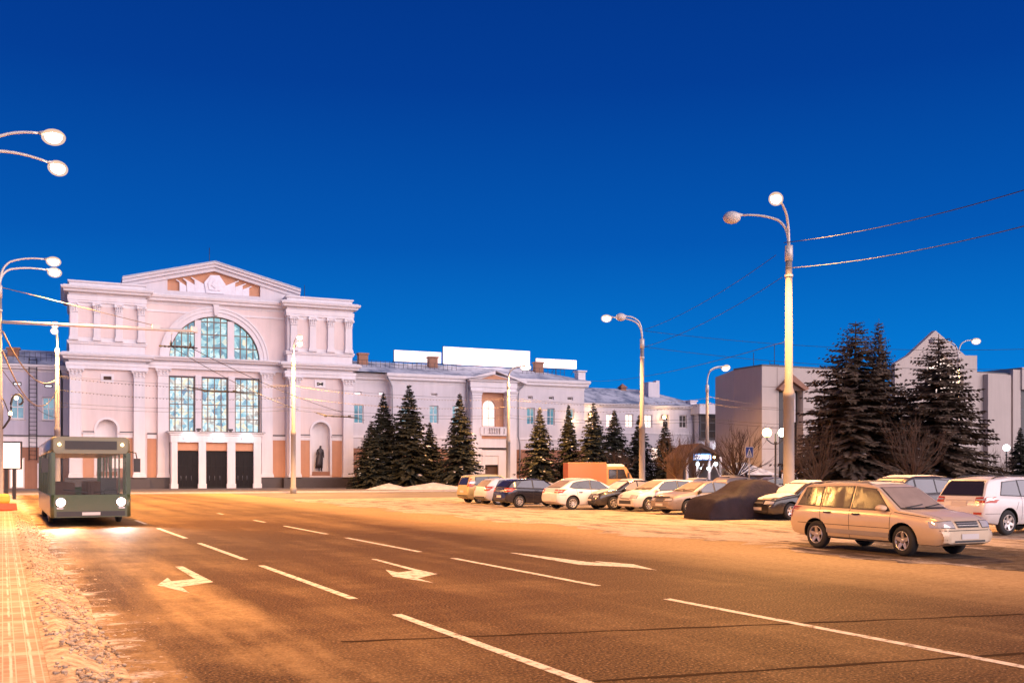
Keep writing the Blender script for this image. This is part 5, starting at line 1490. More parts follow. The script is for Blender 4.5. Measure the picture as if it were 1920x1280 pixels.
for i, (px, pt, d, wd, lab) in enumerate((
        (696, 790, 103, 1.15, 'lowest fir beside the right tower, half hidden by taller firs'), (719, 737, 106, 1.0, 'slim fir with a pointed top first from the right tower'),
        (767, 722, 105, 1.08, 'tallest of the firs left of the station balcony bay'), (806, 792, 108, 1.05, 'low fir between two taller firs left of the balcony bay'),
        (862, 738, 101, 1.0, 'broad fir with bare pointed top just left of the balcony bay'), (1012, 764, 104, .95, 'snow-laden fir right of the balcony bay'),
        (1066, 759, 108, .80, 'narrow fir below the last wing windows'), (1113, 756, 102, .95, 'fir standing at the corner where the annex begins'),
        (1152, 769, 104, 1.1, 'wide fir behind the orange truck'), (1199, 778, 106, 1.05, 'fir directly behind the car row lamp pole'), (1247, 790, 104, .95, 'fir farthest right in the row, beside the bare trees'))):
    loc = at(px, HY, d); loc.z = .12
    h = EYE + (HY - pt) / FPX * d
    s = h / 10
    tree('fir_tree', lab, 'fir tree', loc, SP[(0, 1, 0, 1, 2, 1, 2, 0, 1, 2, 0)[i]], i * 1.3, (s * wd * 1.24, s * wd * 1.24, s), G1)
BIG = spruce_meshes(10.4, 3.3, 31, .17, .42, .03, .006, 'needles_brown', .012, .62, 1.5)
BIG2 = spruce_meshes(10.2, 3.0, 37, .17, .42, .03, .006, 'needles_brown', .0, .66, 1.5)
def place_tree(px, pt, d, meshes, Hm, wd, rz, lab, group, name='fir_tree'):
    loc = at(px, HY, d); loc.z = 0; h = EYE + (HY - pt) / FPX * d; s = h / Hm
    return tree(name, lab, 'fir tree', loc, meshes, rz, (s * wd, s * wd, s), group)
G2 = 'big firs before the theatre'
place_tree(1600, 602, 58, BIG, 10.4, 1.42, .4, 'huge old fir with a ragged double top left of the theatre gable', G2)
place_tree(1648, 597, 62, BIG2, 10.2, .62, 1.9, 'narrow fir top rising right behind the huge old fir', G2)
place_tree(1556, 725, 60, BIG2, 10.2, 1.35, 2.2, 'lower dark fir leaning out left of the huge old fir', G2)
place_tree(1760, 626, 57, BIG2, 10.2, 1.42, 3.0, 'big fir standing in front of the glazed theatre gable', G2)
place_tree(1690, 722, 60, BIG, 10.4, 1.5, 4.1, 'shorter dark fir filling the gap between the two tallest firs', G2)
place_tree(1913, 800, 66, SP[2], 10, 1.3, .7, 'small dark fir at the right picture edge', G2)

def bare_tree_meshes(seed, H=4.2, th=1.3, spread=1.7, nl=22):
    rg = random.Random(seed); tw = MB(); tk = MB()
    tk.tube([(0, 0, 0), (.02, .01, th * .6), (0, 0, th)], [.085, .07, .075], 8)
    def grow(p, d, ln, r, lv):
        pts = [p]; q = p; dd = d
        for i in range(3):
            dd = (dd + Vector((rg.uniform(-.16, .16), rg.uniform(-.16, .16), rg.uniform(.02, .16)))).normalized()
            q = q + dd * ln / 3; pts.append(q)
        tw.tube(pts, [r, r * .85, r * .7, r * .5], 4 if lv < 2 else 3, caps=False)
        if lv >= 4: return
        for k in range(3):
            a = rg.random() * 6.3; e = rg.uniform(.15, .48)
            x = dd.orthogonal().normalized(); y = dd.cross(x)
            nd = (dd * math.cos(e) + (x * math.cos(a) + y * math.sin(a)) * math.sin(e)).normalized()
            grow(pts[rg.choice((1, 2, 3, 3))], nd, ln * rg.uniform(.55, .78), r * .55, lv + 1)
    for k in range(nl):
        a = 2 * PI * k / nl + rg.uniform(-.3, .3); e = rg.uniform(.15, 1.15)
        d = Vector((math.cos(a) * math.sin(e), math.sin(a) * math.sin(e), math.cos(e)))
        grow(Vector((0, 0, th - rg.random() * .15)), d, (H - th) * rg.uniform(.36, .44) * (1 if e < .8 else .80), .030, 1)
    return tw.mesh('crown', [MAT['twig']]), tk.mesh('trunk', [MAT['bark']])
BT = [bare_tree_meshes(3), bare_tree_meshes(8), bare_tree_meshes(21, 4.2, 1.2, 1.7, 18)]
G3 = 'pruned bare round trees on the square'
for i, (px, pt, d, wd, lab) in enumerate(((1161, 836, 84, 1.0, 'round bare tree standing over the truck cab'), (1268, 806, 74, 1.15, 'bare tree before the last fir, left of the pavilion'), (1301, 815, 80, 1.0, 'bare tree just left of the pavilion roof'),
                                      (1382, 788, 66, 1.15, 'round-headed bare tree between pavilion and crossing sign'), (1364, 850, 76, .9, 'small bare tree behind the pavilion lamp'), (1533, 790, 52, 1.1, 'bare reddish tree left of the huge firs'),
                                      (1713, 772, 50, 1.05, 'wide bare tree in front of the big firs'), (1868, 838, 62, .95, 'small bare tree by the right edge before the theatre'))):
    loc = at(px, HY, d); loc.z = 0; h = EYE + (HY - pt) / FPX * d; s = h / 4.2
    t = tree('bare_tree', lab, 'bare tree', loc, BT[i % 3], i * 1.1, (s * wd, s * wd, s), G3)

# ------------------------------------------------------------------ snow heaps
def heap(label, px, d, w_, h, seed, dp=2.0):
    rg = random.Random(seed); b = MB(); n, m = 28, 10
    base = at(px, HY, d); base.z = 0
    rr = []
    for j in range(m + 1):
        f = j / m; q = []
        for k in range(n):
            a = 2 * PI * k / n
            rad = (1 - f ** 1.3) * (1 + .22 * mn.noise((math.cos(a) * 1.6 + seed, math.sin(a) * 1.6, f * 2)))
            q.append((w_ * rad * math.cos(a) + .001 * k, dp * rad * math.sin(a), h * (f + .12 * mn.noise((a * 1.2, f * 3, seed))) if j else 0))
        rr.append(q)
    b.rings(rr, 0, True, False, True)
    o = b.build('snow_heap', 'snow_heap', None, base, SROT); tag(o, label, 'snow heap', 'snow heaps before the station')
heap('long snow heap below the firs left of the balcony bay', 812, 97, 4.2, .8, 1, 1.2)
heap('rounded snow heap right of the balcony bay behind the hatchbacks', 1030, 92, 3.2, .85, 2, 1.4)
heap('snow heap behind the truck by the car row lamp', 1215, 92, 3.6, .9, 3, 1.4)
heap('low snow heap close to the right tower', 728, 98, 2.6, .7, 4, 1.2)
# ------------------------------------------------------------------ parked cars
def paint(name, col, rough=.35, metal=.25, dirt=.7, dz=(.25, .95)):
    m, t, b = new_mat(name)
    co = objco(t)
    s = t.n('ShaderNodeSeparateXYZ'); t.l(co, s.inputs[0])
    n = t.noise(co, 2.2, 5, .65); n2 = t.noise(co, 1.0, 4, .6, sc=(1.2, 1.2, 6))
    z = t.math('ADD', s.outputs[2], t.math('MULTIPLY', t.math('SUBTRACT', n, .5), .7))
    f = t.math('MULTIPLY', t.math('SUBTRACT', 1.0, t.sstep(z, dz[0], dz[1])), dirt)
    f = t.math('ADD', f, t.math('MULTIPLY', n2, .16 * dirt), clamp=True)
    nz = t.n('ShaderNodeNewGeometry'); sn = t.n('ShaderNodeSeparateXYZ'); t.l(nz.outputs['Normal'], sn.inputs[0])
    c = t.mix(f, col, (.30, .235, .185))
    up = t.math('MULTIPLY', t.sstep(sn.outputs[2], .55, .95), t.sstep(t.noise(co, 1.6, 5, .7), .32, .58))
    c = t.mix(t.math('MULTIPLY', up, .55 if max(col) > .1 else .10), c, (.55, .50, .47))       # rime on the upper faces
    t.l(c, b.inputs['Base Color'])
    b.inputs['Metallic'].default_value = metal
    t.l(t.math('ADD', rough, t.math('MULTIPLY', f, .4), clamp=True), b.inputs['Roughness'])
    b.inputs['Coat Weight'].default_value = .35; b.inputs['Coat Roughness'].default_value = .12
    MAT[name] = m
paint('paint_champagne', (.70, .53, .35), .3, .2, .28)
paint('paint_yellow', (.52, .40, .13), .35, .1, .45)
paint('paint_white', (.72, .68, .66), .35, 0, .45)
paint('paint_navy', (.012, .012, .022), .18, .2, .08)
paint('paint_black', (.012, .011, .012), .22, .1, .12)
paint('paint_gold', (.30, .235, .18), .35, .4, .45)
paint('paint_silver', (.45, .41, .39), .35, .4, .5)
paint('paint_dark', (.05, .042, .045), .3, .3, .4)
paint('truck_orange', (.42, .105, .038), .5, 0, .08)
paint('truck_cab', (.50, .26, .10), .45, 0, .30)
paint('bus_green', (.034, .055, .012), .4, .05, .15, (.3, 1.2))
paint('bus_roof', (.16, .14, .07), .45, 0, .2)
mat('paint_seam', (.035, .028, .024), .7, var=.1)

def interp(tab):
    xs = [a for a, b_ in tab]; ys = [b_ for a, b_ in tab]
    def f(x, w=.05):
        return float(np.mean([np.interp(x + d, xs, ys) for d in (-w, -w / 2, 0, w / 2, w)]))
    return f

def loft(spec):
    L, W = spec['L'], spec['W']; h2 = L / 2
    top, belt, sill, plan = (interp(spec[k]) for k in ('top', 'belt', 'sill', 'plan'))
    tum = spec.get('tumble', .34)
    xs = [-h2, -h2 + .02, -h2 + .05] + list(np.linspace(-h2 + .1, h2 - .1, 74)) + [h2 - .05, h2 - .02, h2]
    rings = []
    for x in xs:
        e = min(x + h2, h2 - x)
        rd = 1 - .035 * max(0, 1 - e / .06) ** 2
        w_ = W / 2 * plan(x, .03) * rd
        zs, zb, zt = sill(x), belt(x), top(x, .04)
        zt = max(zt, zb + .05); h = zt - zb
        wt = w_ * .945 - tum * min(h, .7)
        ze = zt - min(.055, h * .4)
        half = [(0.0, zs), (w_ * .80, zs), (w_ * .925, zs + .02), (w_ * .965, zs + .09), (w_ * .985, zs + (zb - zs) * .35), (w_, zs + (zb - zs) * .62), (w_ * .995, zb - .12), (w_ * .975, zb - .035), (w_ * .945, zb)]
        for f in (.3, .6, .85):
            half.append((w_ * .94 + (wt - w_ * .94) * f, zb + (ze - zb) * f))
        half += [(wt, ze), (wt * .95, zt - min(.022, h * .2)), (wt * .82, zt - min(.010, h * .1)), (wt * .5, zt - .002), (0.0, zt)]
        rings.append([(x, y, z) for y, z in half] + [(x, -y, z) for y, z in half[-2:0:-1]])
    return rings

def finalize(o):
    me = o.data
    for p in me.polygons: p.use_smooth = True
    try:
        me.set_sharp_from_angle(angle=R(28))
    except Exception:
        pass

WHEELS = {}
def wheel_meshes(r, style):
    key = (r, style)
    if key in WHEELS: return WHEELS[key]
    wd = .20; t = MB(); ri = r * .64
    t.lathe([(ri, -wd / 2 + .01), (r * .80, -wd / 2), (r * .95, -wd / 2 + .02), (r, -wd / 2 + .05), (r, wd / 2 - .05), (r * .95, wd / 2 - .02), (r * .80, wd / 2), (ri, wd / 2 - .01), (ri * .99, 0), (ri, -wd / 2 + .01)], 30, axis='y', cap=False)
    m1 = t.mesh('tyre', [MAT['rubber']])
    q = MB()
    # outer face towards +y after mirroring: rim dish, lip, hub and spokes (lathe 'y' axis: height runs to -y)
    for s in (1, ):
        q.lathe([(ri, -wd / 2 + .012), (ri, -wd / 2 - .004), (ri * .93, -wd / 2 - .004), (ri * .90, -wd / 2 + .03), (ri * .86, .0), (.0001, .0)], 26, axis='y', cap=False)
        n = {'five': 5, 'six': 6, 'many': 9}[style]
        for k in range(n):
            a = 2 * PI * k / n + .3
            c_, s_ = math.cos(a), math.sin(a); wv = .085 * r / .32 if n < 7 else .042
            def pt(rad, off, y): return (c_ * rad - s_ * off, y, s_ * rad + c_ * off)
            for (r0_, r1_, w0, w1) in ((.03, ri * .93, wv * .55, wv * .38),):
                y0_, y1_ = wd / 2 - .028, wd / 2 - .004
                q.add([pt(r0_, -w0, y0_), pt(r0_, w0, y0_), pt(r1_, w1, y1_), pt(r1_, -w1, y1_), pt(r0_, -w0, y0_ - .03), pt(r0_, w0, y0_ - .03), pt(r1_, w1, y1_ - .03), pt(r1_, -w1, y1_ - .03)],
                      [[0, 1, 2, 3], [4, 7, 6, 5], [0, 3, 7, 4], [1, 5, 6, 2], [2, 6, 7, 3]])
        q.lathe([(.055, -wd / 2 + .03), (.055, -wd / 2 + .018), (.04, -wd / 2 + .008), (.0001, -wd / 2 + .006)], 12, axis='y')
        q.add([(0, 0, 0)] * 3, [[0, 1, 2]]) if False else None
    b = MB(); b.v, b.f, b.m, b.s = q.v, q.f, [0] * len(q.f), q.s
    m2 = b.mesh('rim', [MAT['rim_silver']])
    d = MB(); d.lathe([(ri * .84, -.004), (.0001, -.005)], 20, axis='y'); m3 = d.mesh('brake_disc', [MAT['well_dark']])
    WHEELS[key] = (m1, m2, m3)
    return WHEELS[key]

class Car:
    def __init__(s, label, spec, paint_, loc, rz, group='cars parked in a row on the square'):
        s.spec = spec
        s.t = thing(spec.get('name', 'parked_car'), label, spec.get('cat', 'car'), loc, rz, group)
        rings = loft(spec)
        key = id(spec)
        mb = MB(); mb.rings(rings, 0, True)
        raw = mb.mesh('raw', [MAT[paint_], MAT['well_dark']])
        bm = bmesh.new(); bm.from_mesh(raw); bmesh.ops.recalc_face_normals(bm, faces=bm.faces); bm.to_mesh(raw)
        s.bvh = BVHTree.FromBMesh(bm); bm.free()
        o = link('body', raw, s.t)
        r = spec['wr']; W = spec['W']
        cut = MB()
        for wx in spec['wx']:
            for sg in (-1, 1):
                cut.lathe([(.0001, sg * (W / 2 - .30)), (r + .055, sg * (W / 2 - .30)), (r + .055, sg * (W / 2 + .25)), (.0001, sg * (W / 2 + .25))], 28, (wx, 0, r + .015), 'y', 1, False)
        cm = cut.mesh('cut', [MAT[paint_], MAT['well_dark']])
        bm = bmesh.new(); bm.from_mesh(cm); bmesh.ops.remove_doubles(bm, verts=bm.verts, dist=.001); bmesh.ops.recalc_face_normals(bm, faces=bm.faces); bm.to_mesh(cm); bm.free()
        co = bpy.data.objects.new('cut', cm); C.objects.link(co); co.parent = s.t
        md = o.modifiers.new('wells', 'BOOLEAN'); md.object = co; md.operation = 'DIFFERENCE'; md.solver = 'EXACT'
        dg = bpy.context.evaluated_depsgraph_get(); dg.update()
        me = bpy.data.meshes.new_from_object(o.evaluated_get(dg))
        o.modifiers.clear(); o.data = me; me.name = 'body'
        bpy.data.objects.remove(co)
        finalize(o)
        s.body = o
        t1, t2, t3 = wheel_meshes(r, spec.get('rim', 'five'))
        for wx in spec['wx']:
            for sg in (1, -1):
                w_ = link('wheel', t1, s.t, (wx, sg * (W / 2 - .125), r))
                rm = link('rim', t2, w_)
                if sg < 0: rm.rotation_euler = (0, 0, PI)
                bd = link('brake_disc', t3, w_, (0, sg * .03, 0))
                if sg < 0: bd.rotation_euler = (0, 0, PI)
                if spec.get('steer') and wx > 0: w_.rotation_euler = (0, 0, spec['steer'])
    def ray(s, axis, sgn, a, b_):
        if axis == 'x': o, d = Vector((sgn * 6, a, b_)), Vector((-sgn, 0, 0))
        elif axis == 'y': o, d = Vector((a, sgn * 4, b_)), Vector((0, -sgn, 0))
        else: o, d = Vector((a, b_, 5)), Vector((0, 0, -1))
        h = s.bvh.ray_cast(o, d)
        return h[0], h[1]
    def decal(s, name, m, axis, sgn, lo, hi, n=10, k=4, off=.006, parent=None, thick=0.0, label=None):
        """a surface patch pressed onto the body between two outlines"""
        b = MB()
        s._dec(b, axis, sgn, lo, hi, n, k, off)
        if not b.f: return None
        o = b.build(name, m, parent or s.t)
        for p in o.data.polygons: p.use_smooth = True
        if label: o['label'] = label
        return o
    def _dec(s, b, axis, sgn, lo, hi, n, k, off, mi=0, edge=None):
        def samp(pl, f):
            L = [0]
            for i in range(1, len(pl)): L.append(L[-1] + math.hypot(pl[i][0] - pl[i - 1][0], pl[i][1] - pl[i - 1][1]))
            q = f * L[-1]
            for i in range(1, len(pl)):
                if q <= L[i] + 1e-9:
                    g = (q - L[i - 1]) / max(1e-9, L[i] - L[i - 1]); return (pl[i - 1][0] + (pl[i][0] - pl[i - 1][0]) * g, pl[i - 1][1] + (pl[i][1] - pl[i - 1][1]) * g)
            return pl[-1]
        P = {}; vs = []
        for i in range(n + 1):
            a, c_ = samp(lo, i / n), samp(hi, i / n)
            for j in range(k + 1):
                q = (a[0] + (c_[0] - a[0]) * j / k, a[1] + (c_[1] - a[1]) * j / k)
                loc, nor = s.ray(axis, sgn, *q)
                if loc is None: continue
                of = off if not callable(off) else off(i / n, j / k)
                P[(i, j)] = len(vs); vs.append(loc + nor * of)
        fs = []
        for i in range(n):
            for j in range(k):
                c4 = [(i, j), (i + 1, j), (i + 1, j + 1), (i, j + 1)]
                if all(c in P for c in c4):
                    f = [P[c] for c in c4]
                    e1 = vs[f[1]] - vs[f[0]]; e2 = vs[f[3]] - vs[f[0]]
                    _, nor = s.ray(axis, sgn, *samp(lo, .5))
                    nn = e1.cross(e2)
                    want = Vector((sgn, 0, 0)) if axis == 'x' else (Vector((0, sgn, 0)) if axis == 'y' else Vector((0, 0, 1)))
                    fs.append(f if nn.dot(want) > 0 else f[::-1])
        b.add(vs, fs, mi, True)
    def seams(s, lines, sides=(1, -1)):
        b = MB()
        for sg in sides:
            for (x0, z0), (x1, z1) in lines:
                dx, dz = x1 - x0, z1 - z0; L_ = math.hypot(dx, dz); nx, nz = -dz / L_ * .006, dx / L_ * .006
                s._dec(b, 'y', sg, [(x0 - nx, z0 - nz), (x1 - nx, z1 - nz)], [(x0 + nx, z0 + nz), (x1 + nx, z1 + nz)], 12, 1, .003)
        if b.f: b.build('door_seams', 'paint_seam', s.t)
    def handle(s, x, z, m):
        for sg in (1, -1):
            loc, nor = s.ray('y', sg, x, z)
            if loc is None: continue
            b = MB(); b.tube([(x - .10, loc.y - sg * .005, z), (x - .08, loc.y + sg * .035, z), (x + .08, loc.y + sg * .035, z), (x + .10, loc.y - sg * .005, z)], .017, 6); b.build('door_handle', m, s.t)
    def mirror(s, x, z, m):
        for sg in (1, -1):
            loc, nor = s.ray('y', sg, x, z)
            b = MB(); y = loc.y + sg * .11
            b.rings([[(x + dx + .03 * math.cos(a), y + sg * .0 + .115 * ww * math.cos(a), z + .02 + .075 * ww * math.sin(a)) for a in [2 * PI * k / 12 for k in range(12)]] for dx, ww in ((-.05, .90), (-.02, 1.0), (.05, .85), (.09, .45))], 0, True)
            b.tube([(x, loc.y - sg * .02, z - .04), (x + .01, y - sg * .05, z - .02)], .03, 6)
            b.build('wing_mirror', m, s.t)

H_ = lambda L: L / 2
SPECS = {}
SPECS['wagon'] = dict(L=4.45, W=1.74, wr=.325, wx=(-1.30, 1.24), rim='five',
    top=[(-2.225, .62), (-2.20, .80), (-2.13, 1.00), (-1.93, 1.42), (-1.80, 1.50), (-1.2, 1.545), (-.4, 1.555), (.15, 1.53), (.40, 1.46), (1.08, 1.00), (1.14, .985), (1.6, .93), (2.0, .85), (2.13, .78), (2.2, .68), (2.225, .58)],
    belt=[(-2.225, .58), (-2.15, .92), (-1.5, .95), (0, .93), (.95, .915), (1.15, .90), (1.9, .80), (2.1, .72), (2.225, .52)],
    sill=[(-2.225, .42), (-2.1, .33), (-1.7, .26), (1.6, .25), (2.05, .25), (2.225, .32)],
    plan=[(-2.225, .90), (-2.1, .955), (-1.6, 1), (1.3, 1), (1.8, .97), (2.05, .92), (2.225, .83)])
SPECS['sedan'] = dict(L=4.55, W=1.76, wr=.315, wx=(-1.32, 1.36), rim='six',
    top=[(-2.275, .60), (-2.24, .88), (-2.1, .98), (-1.55, 1.03), (-.90, 1.36), (-.45, 1.415), (.05, 1.41), (.35, 1.33), (1.10, .96), (1.6, .90), (2.05, .79), (2.2, .70), (2.275, .55)],
    belt=[(-2.275, .56), (-2.2, .86), (-1.5, .93), (0, .90), (1.1, .87), (1.9, .75), (2.15, .67), (2.275, .5)],
    sill=[(-2.275, .40), (-2.1, .28), (-1.7, .22), (1.6, .22), (2.1, .20), (2.275, .28)],
    plan=[(-2.275, .84), (-2.1, .93), (-1.6, 1), (1.3, 1), (1.8, .96), (2.1, .88), (2.275, .74)])
SPECS['hatch'] = dict(L=4.25, W=1.76, wr=.32, wx=(-1.28, 1.32), rim='many',
    top=[(-2.125, .60), (-2.10, .92), (-1.98, 1.03), (-1.88, 1.06), (-1.22, 1.39), (-.6, 1.47), (0, 1.46), (.35, 1.37), (1.15, .98), (1.6, .91), (1.95, .80), (2.08, .70), (2.125, .55)],
    belt=[(-2.125, .56), (-2.08, .88), (-1.6, 1.0), (-.5, .96), (1.1, .89), (1.8, .77), (2.05, .67), (2.125, .5)],
    sill=[(-2.125, .40), (-1.95, .28), (-1.6, .22), (1.6, .21), (2.0, .20), (2.125, .28)],
    plan=[(-2.125, .86), (-1.98, .94), (-1.5, 1), (1.3, 1), (1.75, .96), (2.0, .88), (2.125, .76)])
SPECS['small_hatch'] = dict(L=4.0, W=1.72, wr=.31, wx=(-1.24, 1.22), rim='many',
    top=[(-2.0, .62), (-1.98, .90), (-1.90, 1.02), (-1.52, 1.36), (-1.3, 1.43), (-.6, 1.47), (0, 1.455), (.35, 1.36), (1.12, .97), (1.5, .91), (1.85, .78), (1.96, .68), (2.0, .55)],
    belt=[(-2.0, .58), (-1.95, .88), (-1.5, .98), (-.5, .94), (1.1, .88), (1.7, .76), (1.93, .65), (2.0, .5)],
    sill=[(-2.0, .38), (-1.85, .28), (-1.5, .21), (1.5, .21), (1.9, .20), (2.0, .28)],
    plan=[(-2.0, .86), (-1.85, .95), (-1.4, 1), (1.2, 1), (1.65, .96), (1.88, .88), (2.0, .76)])
SPECS['mpv'] = dict(L=3.95, W=1.70, wr=.31, wx=(-1.22, 1.22), rim='many', tumble=.24,
    top=[(-1.975, .60), (-1.95, .95), (-1.88, 1.15), (-1.75, 1.55), (-1.6, 1.63), (-.8, 1.68), (0, 1.66), (.35, 1.58), (1.2, 1.05), (1.55, .96), (1.85, .82), (1.95, .68), (1.975, .55)],
    belt=[(-1.975, .56), (-1.93, .90), (-1.4, 1.0), (0, .98), (1.2, .93), (1.7, .80), (1.93, .64), (1.975, .5)],
    sill=[(-1.975, .40), (-1.85, .28), (-1.5, .22), (1.5, .22), (1.88, .22), (1.975, .30)],
    plan=[(-1.975, .88), (-1.85, .95), (-1.4, 1), (1.2, 1), (1.65, .95), (1.88, .86), (1.975, .74)])
SPECS['suv'] = dict(L=4.65, W=1.80, wr=.36, wx=(-1.33, 1.34), rim='six', tumble=.30,
    top=[(-2.325, .68), (-2.30, .98), (-2.22, 1.12), (-1.98, 1.52), (-1.86, 1.60), (-1.0, 1.67), (0, 1.665), (.4, 1.57), (1.18, 1.12), (1.7, 1.05), (2.12, .93), (2.27, .80), (2.325, .62)],
    belt=[(-2.325, .62), (-2.26, 1.02), (-1.6, 1.10), (0, 1.05), (1.2, 1.01), (2.0, .86), (2.25, .76), (2.325, .56)],
    sill=[(-2.325, .46), (-2.15, .36), (-1.7, .29), (1.6, .29), (2.15, .28), (2.325, .38)],
    plan=[(-2.325, .89), (-2.18, .95), (-1.7, 1), (1.4, 1), (1.9, .96), (2.15, .89), (2.325, .77)])
CZ = .011
def car_at(label, spec, pnt, rz, wheel, px, py, group='cars parked in a row on the square'):
    """stand the car so that the ground contact of the given wheel lies at that spot of the square"""
    sp = SPECS[spec] if isinstance(spec, str) else spec
    g = ground(px, py, CZ)
    wx = sp['wx'][wheel[0]]; wy = wheel[1] * (sp['W'] / 2 - .05)
    off = Matrix.Rotation(rz, 3, 'Z') @ Vector((wx, wy, 0))
    return Car(label, sp, pnt, (g.x - off.x, g.y - off.y, CZ), rz, group)
OUT, INW, ALONG = A_R, A_R + PI, A_R - PI / 2

def side_windows(c, panes, m, frame=True):
    """panes: list of (bottom outline, top outline) in the side view"""
    for sg in (1, -1):
        for lo, hi in panes:
            if frame:
                mx = sum(p[0] for p in lo) / len(lo); mz2 = (lo[0][1] + hi[0][1]) / 2
                g = lambda pl, dz: [(p[0] + (.035 if p[0] > mx else -.035), p[1] + dz) for p in pl]
                f = c.decal('window_frame', 'trim_dark', 'y', sg, g(lo, -.025), g(hi, .022), 10, 4, .004)
            else: f = None
            c.decal('side_window', m, 'y', sg, lo, hi, 10, 4, .009)

def front_set(c, x, w_, lamp, grille, plate, intake=None, lm='lamp_clear'):
    """lamp=(y_in,y_out,z_lo,z_hi) grille=(half width,z_lo,z_hi) plate=(z_lo,z_hi)"""
    for sg in (1, -1):
        yi, yo, z0, z1 = lamp
        b = MB()
        c._dec(b, 'x', 1, [(sg * yi, z0), (sg * yo, z0 + .02)], [(sg * yi, z1), (sg * yo, z1 - .015)], 8, 4, .012)
        o = b.build('headlight', lm, c.t)
        for p in o.data.polygons: p.use_smooth = True
        b = MB(); c._dec(b, 'x', 1, [(sg * (yi - .012), z0 - .012), (sg * (yo + .01), z0 + .008)], [(sg * (yi - .012), z1 + .012), (sg * (yo + .01), z1)], 8, 4, .006); b.build('surround', 'trim_dark', o)
    if grille:
        gw, z0, z1 = grille
        g = c.decal('grille', 'trim_dark', 'x', 1, [(-gw * .92, z0), (gw * .92, z0)], [(-gw, z1), (gw, z1)], 10, 3, .010)
        b = MB()
        for k in range(1, 3): c._dec(b, 'x', 1, [(-gw * .95, z0 + (z1 - z0) * k / 3 - .006), (gw * .95, z0 + (z1 - z0) * k / 3 - .006)], [(-gw * .95, z0 + (z1 - z0) * k / 3 + .006), (gw * .95, z0 + (z1 - z0) * k / 3 + .006)], 10, 1, .016)
        b.build('bars', 'rim_silver', g)
    if intake:
        iw, z0, z1 = intake
        c.decal('air_intake', 'trim_dark', 'x', 1, [(-iw, z0), (iw, z0)], [(-iw, z1), (iw, z1)], 10, 3, .007)
    if plate:
        c.decal('number_plate', 'plate_pale', 'x', 1, [(-.26, plate[0]), (.26, plate[0])], [(-.26, plate[1]), (.26, plate[1])], 8, 2, .022)

def rear_set(c, lamp, plate, win, winm='car_glass', bump=None):
    for sg in (1, -1):
        yi, yo, z0, z1 = lamp
        b = MB()
        c._dec(b, 'x', -1, [(sg * yi, z0), (sg * yo, z0)], [(sg * yi, z1 - .02), (sg * yo, z1)], 8, 4, .012)
        o = b.build('tail_light', 'lamp_red', c.t)
        b = MB(); c._dec(b, 'x', -1, [(sg * (yi + .02), z0 + (z1 - z0) * .38), (sg * (yo - .02), z0 + (z1 - z0) * .38)], [(sg * (yi + .02), z0 + (z1 - z0) * .62), (sg * (yo - .02), z0 + (z1 - z0) * .64)], 8, 2, .016); b.build('reflector', 'lamp_clear', o)
    if plate: c.decal('number_plate', 'plate_pale', 'x', -1, [(-.26, plate[0]), (.26, plate[0])], [(-.26, plate[1]), (.26, plate[1])], 8, 2, .016)
    if win:
        lo, hi = win
        c.decal('window_frame', 'trim_dark', 'x', -1, [(-lo[0] - .03, lo[1] - .025), (lo[0] + .03, lo[1] - .025)], [(-hi[0] - .03, hi[1] + .02), (hi[0] + .03, hi[1] + .02)], 14, 6, .004)
        c.decal('rear_window', winm, 'x', -1, [(-lo[0], lo[1]), (lo[0], lo[1])], [(-hi[0], hi[1]), (hi[0], hi[1])], 14, 6, .010)
    if bump:
        c.decal('bumper_strip', 'trim_dark', 'x', -1, [(-bump[0], bump[1]), (bump[0], bump[1])], [(-bump[0], bump[2]), (bump[0], bump[2])], 14, 2, .008)

def windshield(c, lo, hi, m):
    c.decal('window_frame', 'trim_dark', 'x', 1, [(-lo[0] - .03, lo[1] - .015), (lo[0] + .03, lo[1] - .015)], [(-hi[0] - .03, hi[1] + .015), (hi[0] + .03, hi[1] + .015)], 16, 8, .004)
    return c.decal('windscreen', m, 'x', 1, [(-lo[0], lo[1]), (lo[0], lo[1])], [(-hi[0], hi[1]), (hi[0], hi[1])], 16, 8, .010)
def wipers(c, z, ys=((-.55, .05), (.05, .60))):
    b = MB()
    for y0_, y1_ in ys:
        pts = []
        for k in range(7):
            y = y0_ + (y1_ - y0_) * k / 6; loc, nor = c.ray('x', 1, y, z + .06 * k / 6)
            if loc: pts.append(loc + nor * .025)
        if len(pts) > 2: b.tube(pts, .012, 5)
    if b.f: b.build('wipers', 'trim_dark', c.t)
def snow_patch(c, axis, sgn, lo, hi, n=18, k=10, h=.03, seed=1, label=None):
    def off(a, q):
        e = min(1, min(a, 1 - a) * 9, min(q, 1 - q) * 9)
        return .011 + h * e * (1 + .5 * mn.noise((a * 7, q * 7, seed)))
    return c.decal('snow_cover', 'snow', axis, sgn, lo, hi, n, k, off)

